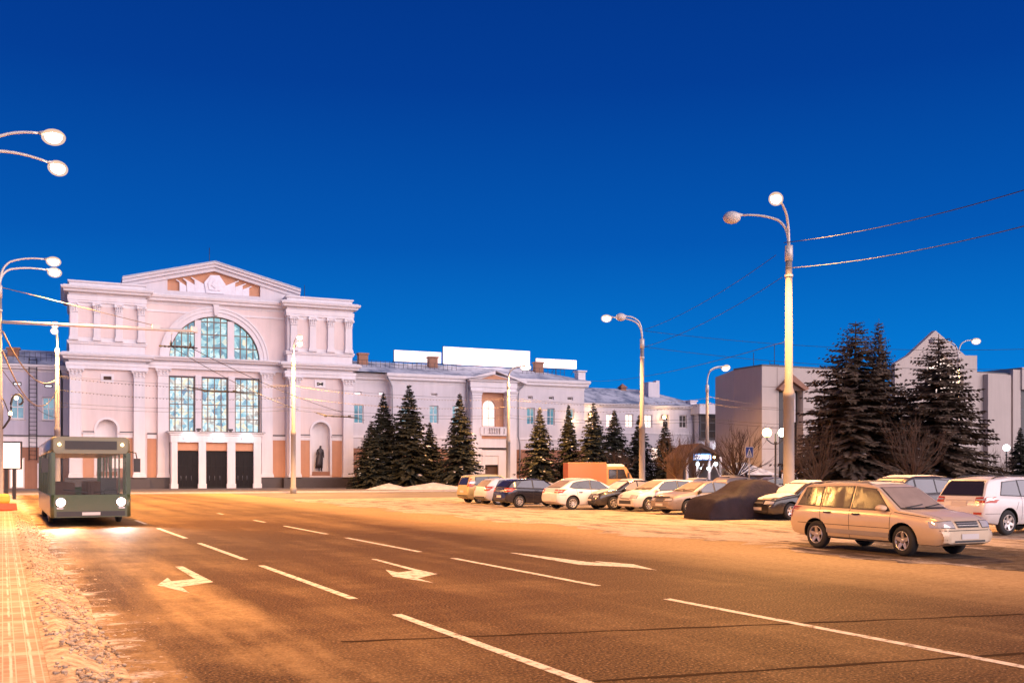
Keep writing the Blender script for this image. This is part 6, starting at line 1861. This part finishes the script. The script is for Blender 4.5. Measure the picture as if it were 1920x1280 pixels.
# 1 yellow mini van, rear towards the road
c = car_at('small yellow minivan with dark windows, far left end of the parked row', 'mpv', 'paint_yellow', OUT, (0, -1), 899, 943)
side_windows(c, [([(-1.50, 1.06), (-.62, 1.06)], [(-1.40, 1.50), (-.62, 1.53)]), ([(-.54, 1.06), (.22, 1.06)], [(-.54, 1.53), (.10, 1.54)]), ([(.30, 1.06), (1.0, 1.03)], [(.18, 1.53), (.42, 1.46)])], 'car_glass')
rear_set(c, (.62, .80, .95, 1.45), (.62, .74), ((.58, 1.08), (.52, 1.50)), bump=(.72, .34, .48)); windshield(c, (.60, 1.10), (.48, 1.52), 'frost'); front_set(c, 1.9, .8, (.45, .72, .68, .82), (.35, .58, .68), None)
c.seams([((-.58, .35), (-.58, 1.0)), ((.26, .32), (.26, 1.0)), ((-1.9, .5), (-.6, .5))]); c.handle(-.42, .95, 'trim_dark'); c.handle(.42, .93, 'trim_dark'); c.mirror(.92, 1.02, 'paint_yellow')
# 2 white small hatchback
c = car_at('white small hatchback second from the left end of the row', 'small_hatch', 'paint_white', OUT, (0, -1), 934, 946)
side_windows(c, [([(-1.35, 1.03), (-.48, .99)], [(-1.08, 1.33), (-.48, 1.385)]), ([(-.40, .99), (.80, .94)], [(-.40, 1.385), (.26, 1.34)])], 'car_glass')
rear_set(c, (.58, .82, .78, 1.02), (.55, .66), ((.62, 1.04), (.50, 1.33)), 'frost', bump=(.72, .30, .46)); windshield(c, (.62, 1.0), (.48, 1.37), 'frost')
c.seams([((-.44, .3), (-.44, .95)), ((.9, .3), (.9, .85))]); c.handle(-.25, .86, 'paint_white'); c.mirror(.80, .95, 'paint_white')
# 3 dark blue hatchback
c = car_at('glossy dark navy hatchback with silver hubcaps, third in the row', 'small_hatch', 'paint_navy', OUT, (0, -1), 974, 951)
side_windows(c, [([(-1.40, 1.03), (-.48, .99)], [(-1.08, 1.33), (-.48, 1.385)]), ([(-.40, .99), (.80, .94)], [(-.40, 1.385), (.26, 1.34)])], 'car_glass_blue')
rear_set(c, (.50, .83, .80, 1.00), (.50, .62), ((.62, 1.04), (.50, 1.33)), bump=(.78, .32, .40)); windshield(c, (.62, 1.0), (.48, 1.37), 'frost')
c.seams([((-.44, .3), (-.44, .95)), ((.9, .3), (.9, .85))]); c.handle(-.25, .86, 'paint_navy'); c.handle(.7, .84, 'paint_navy'); c.mirror(.80, .95, 'paint_navy')
# 4 white hatchback
c = car_at('white five-door hatchback with red tail lights and dusty rear, fourth in the row', 'hatch', 'paint_white', OUT, (0, -1), 1074, 955)
side_windows(c, [([(-1.42, 1.10), (-1.2, 1.03), (-.30, .985)], [(-1.18, 1.27), (-.95, 1.34), (-.30, 1.395)]), ([(-.22, .985), (.86, .945)], [(-.22, 1.395), (.30, 1.345)])], 'car_glass')
rear_set(c, (.48, .84, .80, .98), (.42, .56), ((.62, 1.075), (.46, 1.35)), 'frost', bump=None); windshield(c, (.64, 1.0), (.50, 1.37), 'frost')
c.seams([((-.26, .3), (-.26, .97)), ((-1.02, .66), (-1.1, 1.0)), ((.95, .3), (.98, .88)), ((-2.05, .72), (-1.65, .72))]); c.handle(-.85, .84, 'trim_dark'); c.handle(.02, .82, 'trim_dark'); c.mirror(.84, .95, 'paint_white')
snow_patch(c, 'z', 1, [(-1.0, -.50), (.3, -.50)], [(-1.0, .50), (.3, .50)], h=.02, seed=4)
# 5 dark sedan under snow
c = car_at('black saloon with snow-covered bonnet and windscreen, fifth in the row', 'sedan', 'paint_black', INW, (1, 1), 1151, 955)
side_windows(c, [([(-.95, .95), (-.10, .94)], [(-.72, 1.29), (-.10, 1.345)]), ([(-.02, .94), (.86, .92)], [(-.02, 1.345), (.28, 1.28)])], 'frost')
windshield(c, (.64, .99), (.48, 1.32), 'frost'); front_set(c, 2.2, .8, (.40, .70, .58, .70), (.32, .56, .67), None, (.5, .26, .38)); rear_set(c, (.5, .78, .7, .86), None, ((.6, 1.07), (.46, 1.33)))
snow_patch(c, 'z', 1, [(1.05, -.68), (2.12, -.60)], [(1.05, .68), (2.12, .60)], h=.035, seed=2); snow_patch(c, 'x', 1, [(-.60, 1.0), (.60, 1.0)], [(-.46, 1.32), (.46, 1.32)], h=.03, seed=3); snow_patch(c, 'z', 1, [(-.7, -.50), (.2, -.52)], [(-.7, .50), (.2, .52)], h=.05, seed=6)
c.decal('bumper_cover', 'paint_white', 'x', 1, [(-.28, .42), (.28, .42)], [(-.28, .52), (.28, .52)], 8, 2, .02)
c.seams([((-.06, .3), (-.06, .9)), ((.95, .3), (.98, .86))]); c.mirror(.80, .94, 'paint_black'); c.handle(-.3, .82, 'paint_black')
# 6 white hatchback facing the road
c = car_at('white hatchback with frosted windscreen facing the road, sixth in the row', 'small_hatch', 'paint_white', INW, (1, 1), 1217, 958.5)
side_windows(c, [([(-1.35, 1.03), (-.48, .99)], [(-1.08, 1.33), (-.48, 1.385)]), ([(-.40, .99), (.80, .94)], [(-.40, 1.385), (.26, 1.34)])], 'car_glass')
windshield(c, (.63, 1.0), (.48, 1.37), 'frost'); front_set(c, 1.9, .8, (.36, .74, .60, .74), None, None, (.48, .34, .50)); wipers(c, 1.0); c.mirror(.80, .95, 'paint_white'); rear_set(c, (.58, .82, .78, 1.02), None, ((.62, 1.04), (.50, 1.33)))
c.decal('grille', 'trim_dark', 'x', 1, [(-.34, .56), (.34, .56)], [(-.36, .60), (.36, .60)], 8, 2, .01); c.seams([((-.44, .3), (-.44, .95)), ((.9, .3), (.9, .85))])
# 7 gold sedan
c = car_at('beige-gold saloon with black grille and bug shield facing the road', 'sedan', 'paint_gold', INW, (1, 1), 1291, 964)
side_windows(c, [([(-.98, .95), (-.10, .94)], [(-.72, 1.29), (-.10, 1.345)]), ([(-.02, .94), (.86, .92)], [(-.02, 1.345), (.28, 1.28)])], 'car_glass_blue')
windshield(c, (.64, .99), (.48, 1.33), 'frost'); wipers(c, .985); front_set(c, 2.2, .8, (.38, .72, .57, .69), (.30, .54, .67), (.36, .47), (.5, .24, .33)); rear_set(c, (.5, .78, .7, .86), None, ((.6, 1.07), (.46, 1.33)))
c.decal('bug_shield', 'trim_dark', 'x', 1, [(-.62, .70), (.62, .70)], [(-.60, .745), (.60, .745)], 14, 2, .03)
c.seams([((-.06, .3), (-.06, .9)), ((.95, .3), (.98, .86)), ((-2.1, .52), (2.0, .50))]); c.handle(-.3, .82, 'trim_dark'); c.handle(-1.1, .84, 'trim_dark'); c.mirror(.80, .94, 'trim_dark')
c.decal('side_moulding', 'trim_dark', 'y', 1, [(-.9, .46), (.9, .46)], [(-.9, .51), (.9, .51)], 14, 1, .012)
# 8 car under a cover
g0 = ground(1338, 975, CZ); g = g0 - (Matrix.Rotation(INW, 3, 'Z') @ Vector((2.25, .95, 0)))
t = thing('covered_car', 'parked car hidden under a dark crumpled cover reaching to the ground', 'covered car', (g.x, g.y, CZ), INW)
bm_ = MB(); rr = []
tp = interp([(-2.3, .15), (-2.25, .82), (-2.1, .98), (-1.6, 1.10), (-.95, 1.46), (-.2, 1.52), (.30, 1.44), (1.05, 1.02), (1.7, .92), (2.15, .76), (2.3, .12)])
for i in range(90):
    x = -2.32 + 4.64 * i / 89; zt2 = tp(x, .12); pw = .93 * (1 - max(0, abs(x) - 1.7) ** 2 * .45)
    row = []
    for k in range(41):
        s_ = -1 + 2 * k / 40; a = abs(s_)
        y = s_ * 1.0
        if a < .55: yy, zz = s_ / .55 * pw * (.62 if zt2 > 1.05 else .62 + .22 * min(1, (1.05 - zt2) / .3)), zt2 - .05 * (a / .55) ** 3
        else:
            q = (a - .55) / .45; w0 = .62 if zt2 > 1.05 else .62 + .22 * min(1, (1.05 - zt2) / .3)
            sh = min(.5, max(.05, (zt2 - .85) / max(.1, zt2)))
            if q < sh: yy, zz = math.copysign(pw * (w0 + (.97 - w0) * (q / sh)), s_), (zt2 - .05) + (.86 - zt2 + .05) * (q / sh) if zt2 > .95 else (zt2 - .05) * (1 - .1 * q / sh)
            else:
                k0 = .86 if zt2 > .95 else (zt2 - .05) * .9; qq = (q - sh) / (1 - sh); yy, zz = math.copysign(pw * (.97 + .07 * qq), s_), k0 * (1 - qq) + .02
        fold = .030 * max(0, a - .45) * math.sin(x * 7.5 + 2.5 * mn.noise((x * .8, s_, 5))); nz_ = fold + .022 * mn.noise((x * 1.6 + yy * 1.2, yy * 3.2, zz * 4.0)) + .022 * mn.noise((x * 5 + zz * 7, yy * 5, zz * 3)) + .012 * math.sin(x * 11 + zz * 16 + 4 * mn.noise((x, yy, 2)))
        row.append((x + nz_ * .4, yy + nz_ * (.8 if a > .55 else .2) * math.copysign(1, s_), max(.0, zz + nz_ * (.7 if a < .7 else .1))))
    rr.append(row)
bm_.rings(rr, 0, True, True, True, closed=False)
bm_.build('cover', 'tarp', t)
q = MB(); pts = [(x, -.95, .30 + .02 * math.sin(x * 5)) for x in np.linspace(-2, 2, 12)]; q.tube(pts, .012, 4); q.build('cord', 'wire_black', t)
# 9 dark car with snowy bonnet
c = car_at('black car with snow on windscreen and bonnet between the covered car and the champagne estate', 'sedan', 'paint_black', INW, (1, 1), 1483, 974)
side_windows(c, [([(-.95, .95), (-.10, .94)], [(-.72, 1.29), (-.10, 1.345)]), ([(-.02, .94), (.86, .92)], [(-.02, 1.345), (.28, 1.28)])], 'frost')
windshield(c, (.64, .99), (.48, 1.32), 'frost'); front_set(c, 2.2, .8, (.36, .74, .58, .71), (.30, .60, .66), (.36, .47), (.62, .27, .36))
snow_patch(c, 'x', 1, [(-.62, .99), (.62, .99)], [(-.47, 1.33), (.47, 1.33)], h=.035, seed=5); snow_patch(c, 'z', 1, [(1.05, -.1), (2.05, .12)], [(1.05, .74), (1.85, .72)], h=.04, seed=7); snow_patch(c, 'z', 1, [(-.8, -.50), (.2, -.52)], [(-.8, .50), (.2, .52)], h=.06, seed=8); snow_patch(c, 'z', 1, [(1.10, -.70), (2.1, -.62)], [(1.05, -.12), (2.1, .08)], h=.012, seed=9)
c.decal('bonnet_dust', 'frost', 'z', 1, [(1.12, -.68), (2.1, -.60)], [(1.12, .3), (2.1, .56)], 10, 8, .006); c.mirror(.80, .94, 'paint_black')
# 10 champagne estate
sp = dict(SPECS['wagon']); sp['steer'] = -.12
c = car_at('champagne estate car with roof rails parked nearest, side-on to the road', sp, 'paint_champagne', ALONG, (1, -1), 1693, 1042, 'cars parked on the square')
c.t.pop('group', None) if 'group' in c.t else None
side_windows(c, [([(-1.95, 1.03), (-1.22, 1.01)], [(-1.76, 1.41), (-1.22, 1.435)]), ([(-1.12, 1.005), (-.30, .99)], [(-1.12, 1.44), (-.30, 1.455)]), ([(-.20, .985), (.86, .965)], [(-.20, 1.455), (.34, 1.40)])], 'frost_glass')
windshield(c, (.66, 1.015), (.53, 1.44), 'frost'); wipers(c, 1.005)
front_set(c, 2.2, .8, (.42, .76, .63, .77), (.34, .635, .765), (.40, .51), None)
for sg in (1, -1):
    c.decal('corner_lamp', 'lamp_clear', 'y', sg, [(1.93, .64), (2.14, .63)], [(1.87, .765), (2.12, .745)], 6, 3, .012)
    c.decal('fog_lamp', 'trim_dark', 'x', 1, [(sg * .52, .38), (sg * .70, .38)], [(sg * .52, .48), (sg * .70, .48)], 4, 2, .012)
    c.decal('tail_light', 'lamp_red', 'y', sg, [(-2.20, .72), (-2.10, .72)], [(-2.13, .98), (-2.07, .98)], 3, 4, .010)
    b = MB()
    for x0_, x1_ in ((-1.75, .15),):
        pts = []
        for k in range(15):
            x = x0_ + (x1_ - x0_) * k / 14; loc, _ = c.ray('z', 1, x, sg * .545)
            pts.append(loc + Vector((0, 0, .045 if 0 < k < 14 else .0)))
        b.tube(pts, .020, 6)
    b.build('roof_rail', 'metal_grey', c.t)
    c.decal('side_stripe', 'paint_silver', 'y', sg, [(-.95, .40), (.88, .38)], [(-.95, .50), (.88, .48)], 16, 2, .010)
    c.decal('wheel_arch_trim', 'trim_dark', 'y', sg, [(-.95, .29), (.88, .28)], [(-.95, .315), (.88, .305)], 16, 1, .008)
rear_set(c, (.6, .82, .72, .98), (.6, .72), ((.62, 1.04), (.52, 1.40)))
c.decal('bumper', 'paint_champagne', 'x', 1, [(-.70, .34), (.70, .34)], [(-.74, .56), (.74, .56)], 16, 4, .030)
c.decal('bumper_gap', 'paint_seam', 'x', 1, [(-.76, .575), (.76, .575)], [(-.76, .59), (.76, .59)], 16, 1, .006)
c.decal('number_plate', 'plate_pale', 'x', 1, [(-.26, .40), (.26, .40)], [(-.26, .51), (.26, .51)], 8, 2, .042)
c.decal('air_intake', 'trim_dark', 'x', 1, [(-.46, .335), (.46, .335)], [(-.46, .375), (.46, .375)], 10, 2, .036)
c.decal('bonnet_gap', 'paint_seam', 'z', 1, [(1.10, -.66), (2.06, -.60)], [(1.10, -.648), (2.06, -.588)], 14, 1, .004); c.decal('bonnet_gap', 'paint_seam', 'z', 1, [(1.10, .648), (2.06, .588)], [(1.10, .66), (2.06, .60)], 14, 1, .004)
c.decal('cowl', 'trim_dark', 'x', 1, [(-.68, .985), (.68, .985)], [(-.68, 1.012), (.68, 1.012)], 14, 1, .008)
c.seams([((-1.17, .98), (-1.13, .68)), ((-.25, .30), (-.25, .97)), ((.90, .30), (.93, .92)), ((-1.9, .60), (.9, .58)), ((-.98, .45), (-1.12, .66)), ((1.0, .93), (1.95, .83))]); c.handle(-.92, .87, 'trim_dark'); c.handle(-.05, .855, 'trim_dark'); c.mirror(.72, .99, 'paint_champagne')
snow_patch(c, 'z', 1, [(-1.5, -.46), (.2, -.48)], [(-1.5, .46), (.2, .48)], h=.006, seed=11)
for sg in (1, -1):
    b = MB()
    for xh, zh in ((-.55, 1.12), (.15, 1.12)):
        b.box(xh - .06, xh + .06, sg * .35 - .12, sg * .35 + .12, zh - .3, zh + .12)
    b.build('seat', 'trim_dark', c.t)
# 11 white SUV, rear three-quarter
c = car_at('white sport utility car seen from behind at the right picture edge', 'suv', 'paint_white', OUT, (0, -1), 1890, 1003)
side_windows(c, [([(-1.62, 1.15), (-.80, 1.12)], [(-1.40, 1.50), (-.80, 1.545)]), ([(-.74, 1.12), (.12, 1.09)], [(-.74, 1.55), (.12, 1.555)]), ([(.20, 1.09), (.92, 1.07)], [(.20, 1.55), (.40, 1.50)])], 'car_glass_blue')
rear_set(c, (.52, .88, .93, 1.10), (.83, .95), ((.68, 1.14), (.56, 1.53)), 'car_glass'); windshield(c, (.66, 1.13), (.52, 1.56), 'frost')
c.decal('tailgate_trim', 'plate_pale', 'x', -1, [(-.48, .975), (.48, .975)], [(-.44, 1.005), (.44, 1.005)], 12, 1, .014)
c.decal('bumper_strip', 'trim_dark', 'x', -1, [(-.74, .42), (.74, .42)], [(-.74, .50), (.74, .50)], 14, 2, .008)
for sg in (1, -1): c.decal('reflector', 'lamp_red', 'x', -1, [(sg * .50, .60), (sg * .76, .60)], [(sg * .50, .66), (sg * .76, .66)], 4, 1, .016)
for sg in (1, -1): c.decal('lamp_side', 'lamp_clear', 'y', sg, [(-2.22, .96), (-1.95, 1.03)], [(-2.16, 1.08), (-1.85, 1.09)], 5, 3, .010)
c.seams([((-.77, .42), (-.77, 1.10)), ((-1.02, .72), (-.92, .95)), ((.16, .38), (.16, 1.08)), ((1.0, .38), (1.05, 1.0)), ((-2.25, .62), (-1.7, .62))]); c.handle(-.58, .98, 'paint_white'); c.mirror(.90, 1.08, 'paint_white')
for sg in (1, -1):
    b = MB(); pts = []
    for k in range(13):
        x = -1.7 + 1.9 * k / 12; loc, _ = c.ray('z', 1, x, sg * .60); pts.append(loc + Vector((0, 0, .04 if 0 < k < 12 else 0)))
    b.tube(pts, .018, 6); b.build('roof_rail', 'metal_dark', c.t)
# 12 dusty dark car behind the estate
c = car_at('dusty dark minivan with frosted windscreen behind the champagne estate', 'suv', 'paint_dark', INW, (1, 1), 1672, 989)
side_windows(c, [([(-1.62, 1.15), (-.80, 1.12)], [(-1.40, 1.50), (-.80, 1.545)]), ([(-.74, 1.12), (.12, 1.09)], [(-.74, 1.55), (.12, 1.555)]), ([(.20, 1.09), (.92, 1.07)], [(.20, 1.55), (.40, 1.50)])], 'car_glass_blue')
windshield(c, (.66, 1.13), (.52, 1.56), 'frost'); front_set(c, 2.2, .8, (.45, .78, .78, .92), (.35, .72, .84), (.48, .6)); c.mirror(.86, 1.08, 'paint_dark'); rear_set(c, (.52, .88, .93, 1.10), None, ((.68, 1.14), (.56, 1.53)))
snow_patch(c, 'z', 1, [(-1.7, -.58), (.2, -.58)], [(-1.7, .58), (.2, .58)], h=.02, seed=12)
# distant cars between the trees
G4 = 'distant cars beyond the parked row'
for px, d, kind, pnt, rz, lab in ((1316, 62, 'sedan', 'paint_silver', R(20), 'pale saloon roof showing above the gold saloon'), (1362, 66, 'wagon', 'paint_dark', R(195), 'dark estate behind the trunk of the round-headed tree'), (1393, 64, 'small_hatch', 'paint_silver', R(20), 'grey hatchback near the distant person'),
                                   (1440, 70, 'sedan', 'paint_gold', R(200), 'tan saloon below the park lamp'), (1545, 66, 'sedan', 'paint_dark', R(25), 'dark saloon under the bare reddish tree'), (1600, 68, 'hatch', 'paint_white', R(205), 'white hatchback under the huge firs'),
                                   (1666, 72, 'sedan', 'paint_silver', R(30), 'silver saloon in the gap between the firs'), (1851, 72, 'wagon', 'paint_silver', R(20), 'pale estate by the far right wall'), (1884, 76, 'wagon', 'paint_white', R(200), 'white estate near the slim park lamp'), (1068, 60, 'sedan', 'paint_silver', R(207), 'silver car roof between the navy and white hatchbacks')):
    p = at(px, HY, d)
    c = Car(lab, SPECS[kind], pnt, (p.x, p.y, .004), rz, G4)
    sp = SPECS[kind]; zb2 = sp['belt'][2][1] + .06; ztp = max(z for x, z in sp['top']) - .09
    side_windows(c, [([(-1.0, zb2), (-.10, zb2)], [(-.80, ztp - .05), (-.10, ztp)]), ([(-.02, zb2), (.84, zb2)], [(-.02, ztp), (.24, ztp - .04)])], 'car_glass', False)
    windshield(c, (.62, zb2 + .06), (.48, ztp - .02), 'frost'); front_set(c, 2, .8, (.42, .74, .60, .72), (.3, .56, .66), None)
    snow_patch(c, 'z', 1, [(-.8, -.5), (.2, -.5)], [(-.8, .5), (.2, .5)], h=.03, seed=px)

# ------------------------------------------------------------------ orange box truck
p = at(1121, HY, 78); p.z = .012
t = thing('box_truck', 'orange box truck with a snowy double cab parked behind the car row', 'truck', p, R(8))
kt = lambda px: (px - 1121) / FPX * 78
b = MB(); b.steps(kt(1060), kt(1131), -1.0, 1.0, [(.78, 0), (.80, .02), (2.46, .02), (2.50, 0)]); b.build('cargo_box', 'truck_orange', t)
b = MB()
b.box(kt(1060) - .02, kt(1131) + .02, -1.035, -1.021, .80, .88)
b.box(kt(1060) - .03, kt(1131) + .03, -1.04, 1.04, 2.502, 2.55); b.build('box_trim', 'truck_cab', t)
xa, xb = kt(1132), kt(1184)
prof = [(xa, .62), (xa, 2.10), (xa + .12, 2.24), (xb - .72, 2.24), (xb - .58, 2.16), (xb - .12, 1.38), (xb, 1.28), (xb, .55), (xb - .15, .45)]
b = MB(); b.prism(prof, -.92, .92); cab = b.build('cab', 'truck_cab', t)
for x0_, x1_, x2_ in ((xa + .22, xa + .78, xa + .78), (xa + .92, xa + 1.62, xa + 1.36)):
    f = MB(); f.prism([(x0_ - .05, 1.27), (x1_ + .05, 1.27), (x2_ + .05, 2.03), (x0_ - .05, 2.03)], -.932, -.921); fo = f.build('door_window', 'trim_dark', t)
    f = MB(); f.prism([(x0_, 1.32), (x1_, 1.32), (x2_, 1.98), (x0_, 1.98)], -.945, -.934); f.build('pane', 'car_glass', fo)
f = MB(); f.prism([(xb - .56, 2.10), (xb - .54, 2.13), (xb - .09, 1.42), (xb - .105, 1.40)], -.8, .8); f.build('windscreen', 'frost', t)
f = MB()
for x in (xa + .05, xa + .85, xa + 1.72): f.box(x - .012, x + .012, -.93, -.9215, .62, 2.12)
f.build('door_seams', 'paint_seam', t)
f = MB(); f.steps(xa + .1, xb - .72, -.86, .86, [(2.243, 0), (2.36, -.02), (2.44, -.2)]); f.build('snow_cover', 'snow', t)
f = MB(); f.box(xa + .75, xa + .88, -.96, -.925, 1.02, 1.07); f.build('door_handle', 'trim_dark', t)
f = MB(); f.box(xa + 1.62, xa + 1.78, -1.18, -1.06, 1.35, 1.75); f.tube([(xa + 1.70, -.92, 1.72), (xa + 1.70, -1.1, 1.70)], .02, 5); f.build('wing_mirror', 'trim_dark', t)
f = MB(); f.box(kt(1061), xb - .2, -.42, .42, .50, .72); f.build('chassis', 'metal_dark', t)
for wx in (kt(1076), xb - .62):
    for sg in (1, -1):
        t1, t2, t3 = wheel_meshes(.37, 'six'); w_ = link('wheel', t1, t, (wx, sg * .82, .37)); rm = link('rim', t2, w_)
        if sg < 0: rm.rotation_euler = (0, 0, PI)
for sg in (1, -1):
    f = MB(); f.lathe([(.10, -.01), (.10, .02), (.001, .03)], 12, (xb, sg * .66, .82), 'x'); f.build('headlight', 'lamp_clear', t)

# ------------------------------------------------------------------ city bus in the kerb lane, headlights lit
bc = ground(171, 986)
def clear_glass():
    m = bpy.data.materials.new('bus_glass'); m.use_nodes = True
    t = NT(m.node_tree); m.node_tree.nodes.remove(m.node_tree.nodes['Principled BSDF'])
    out = m.node_tree.nodes['Material Output']
    a = t.n('ShaderNodeBsdfTransparent'); a.inputs[0].default_value = (.95, .94, .92, 1)
    g = t.n('ShaderNodeBsdfGlossy'); g.inputs['Roughness'].default_value = .04
    fr = t.n('ShaderNodeFresnel'); fr.inputs[0].default_value = 1.2
    mx = t.n('ShaderNodeMixShader'); t.l(fr.outputs[0], mx.inputs[0]); t.l(a.outputs[0], mx.inputs[1]); t.l(g.outputs[0], mx.inputs[2]); t.l(mx.outputs[0], out.inputs[0])
    MAT['bus_glass'] = m
clear_glass()
BL, BW, BH = 11.6, 2.5, 2.98
t = thing('city_bus', 'green city bus with big clear windscreen and glaring headlights coming along the kerb lane', 'bus', (bc.x, bc.y, .004), ALONG)
# local: front face at x=0, body runs to -x
hw = BW / 2
def rrect(x, w_, z0, z1, r=.16, n=5):
    pts = []
    for cx, cz, a0 in ((w_ - r, z1 - r, 0), (-w_ + r, z1 - r, 90), (-w_ + r, z0 + r, 180), (w_ - r, z0 + r, 270)):
        for k in range(n + 1):
            a = R(a0 + 90 * k / n); pts.append((x, cx + r * math.cos(a), cz + r * math.sin(a)))
    return pts
b = MB()
b.box(-BL, -.10, hw - .06, hw, .32, 1.02); b.box(-BL, -.10, -hw, -hw + .06, .32, 1.02)
b.rings([[(x, y, z) for y, z in ((-hw * k, .30), (-hw * k, 1.05 if x > -.2 else 1.04), (hw * k, 1.05 if x > -.2 else 1.04), (hw * k, .30))] for x, k in ((-.10, 1.0), (-.03, .985), (.02, .95), (.04, .90))][::1], 0, True, True, True)
b.box(-BL - .05, -BL, -hw, hw, .35, 1.15)
b.build('lower_body', 'bus_green', t)
b = MB()
rr = [rrect(x, hw * k, 2.42, BH, .14) for x, k in ((-BL, .98), (-BL + .2, 1), (-.3, 1), (-.08, .97), (.0, .92))]
b.rings(rr, 0, True); b.build('roof', 'bus_roof', t)
b = MB()
for sg in (1, -1):
    for x in [-.16, -1.5, -2.0, -3.6, -5.1, -6.6, -7.2, -8.6, -10.0, -BL + .05]: ya_, yb_ = (hw - .055, hw - .002) if sg > 0 else (-hw + .002, -hw + .055); b = MB(); b.box(x - .05, x + .05, ya_, yb_, 1.02, 2.46); b.build('pillar', 'bus_green', t)
    y0_, y1_ = (hw - .16, hw - .04) if sg > 0 else (-hw + .04, -hw + .16)
    for xa_, xb_, za_ in ((-.10, -.02, 1.04), (-BL - .02, -BL + .08, 1.1)):
        b = MB(); b.box(xa_, xb_, y0_, y1_, za_, 2.46); b.build('pillar', 'bus_green', t)
def pane(name, pts):
    q = MB(); q.poly(pts); return q.build(name, 'bus_glass', t)
pane('windscreen', [(.03, -hw + .14, 1.06), (.03, hw - .14, 1.06), (-.04, hw - .14, 2.44), (-.04, -hw + .14, 2.44)])
pane('rear_window', [(-BL - .03, -hw + .16, 1.2), (-BL - .03, hw - .16, 1.2), (-BL - .03, hw - .16, 2.4), (-BL - .03, -hw + .16, 2.4)])
for sg in (1, -1): pane('side_window', [(-BL + .1, sg * (hw - .03), 1.03), (-.12, sg * (hw - .03), 1.03), (-.12, sg * (hw - .03), 2.45), (-BL + .1, sg * (hw - .03), 2.45)])
for sg in (1, -1):
    q = MB(); q.ball((.03, sg * (hw - .28), 2.72), .05); q.build('marker_lamp', 'bulb_warm', t)
b = MB(); b.box(.002, .03, -.80, .80, 2.56, 2.84); ds = b.build('destination_board', 'trim_dark', t)
b = MB(); b.box(-BL + .1, -.12, -hw + .07, hw - .07, .40, .46); b.build('floor', 'metal_dark', t)
for k in range(5):
    for sg in (1, -1):
        b = MB(); x = -2.6 - k * 1.6; b.box(x - .42, x, sg * .72 - .40, sg * .72 + .40, .46, .92); b.box(x - .48, x - .40, sg * .72 - .40, sg * .72 + .40, .92, 1.42); b.build('seat', 'kiosk_brown', t)
b = MB(); b.box(-.35, -.05, -hw + .2, hw - .2, .95, 1.03); b.tube([(-.5, .65 + .2 * math.cos(a), 1.12 + .14 * math.sin(a)) for a in [2 * PI * k / 14 for k in range(15)]], .02, 5); b.build('dashboard', 'trim_dark', t)
b = MB(); b.box(-1.35, -.85, .40, .90, .5, 1.0); b.box(-1.4, -1.3, .40, .90, 1.0, 1.6); b.build('seat', 'trim_dark', t)
b = MB(); b.box(.02, .06, -hw + .2, hw - .2, .34, .50); b.build('bumper', 'trim_dark', t)
b = MB(); b.box(.062, .068, -.28, .28, .37, .47); b.build('number_plate', 'plate_pale', t)
for sg in (1, -1):
    b = MB(); b.lathe([(.17, .02), (.17, .05), (.14, .06)], 18, (.0, sg * (hw - .32), .80), 'x'); h_ = b.build('headlight', 'rim_silver', t)
    q = MB(); q.ball((.05, sg * (hw - .32), .80), .05, .135, .135); q.build('lens', 'head_beam', h_)
    ld = bpy.data.lights.new('head_beam', 'SPOT'); ld.energy = 700; ld.color = (1, .95, .88); ld.spot_size = R(70); ld.spot_blend = .7; ld.shadow_soft_size = .1
    l_ = link('head_beam', ld, t, (.14, sg * (hw - .32), .80)); l_.rotation_euler = (R(90) - R(9), 0, R(-90))
    b = MB(); b.tube([(-.05, sg * (hw - .05), 2.5), (.28, sg * (hw + .12), 2.45), (.30, sg * (hw + .16), 2.25)], .02, 5); b.box(.24, .36, sg * (hw + .16) - .10, sg * (hw + .16) + .10, 1.80, 2.26); b.build('wing_mirror', 'trim_dark', t)
    b = MB(); b.box(.03, .05, sg * (hw - .30) - .1, sg * (hw - .30) + .1, .58, .64); b.build('indicator', 'lamp_clear', t)
    for x in (-2.7, -8.9):
        t1, t2, t3 = wheel_meshes(.46, 'six'); w_ = link('wheel', t1, t, (x, sg * (hw - .14), .46)); rm = link('rim', t2, w_)
        if sg < 0: rm.rotation_euler = (0, 0, PI)
b = MB()
for sg in (1, -1): b.tube([(-.06, sg * .1, 1.12), (-.03, sg * .85, 1.22)], .015, 4)
b.build('wipers', 'trim_dark', t)
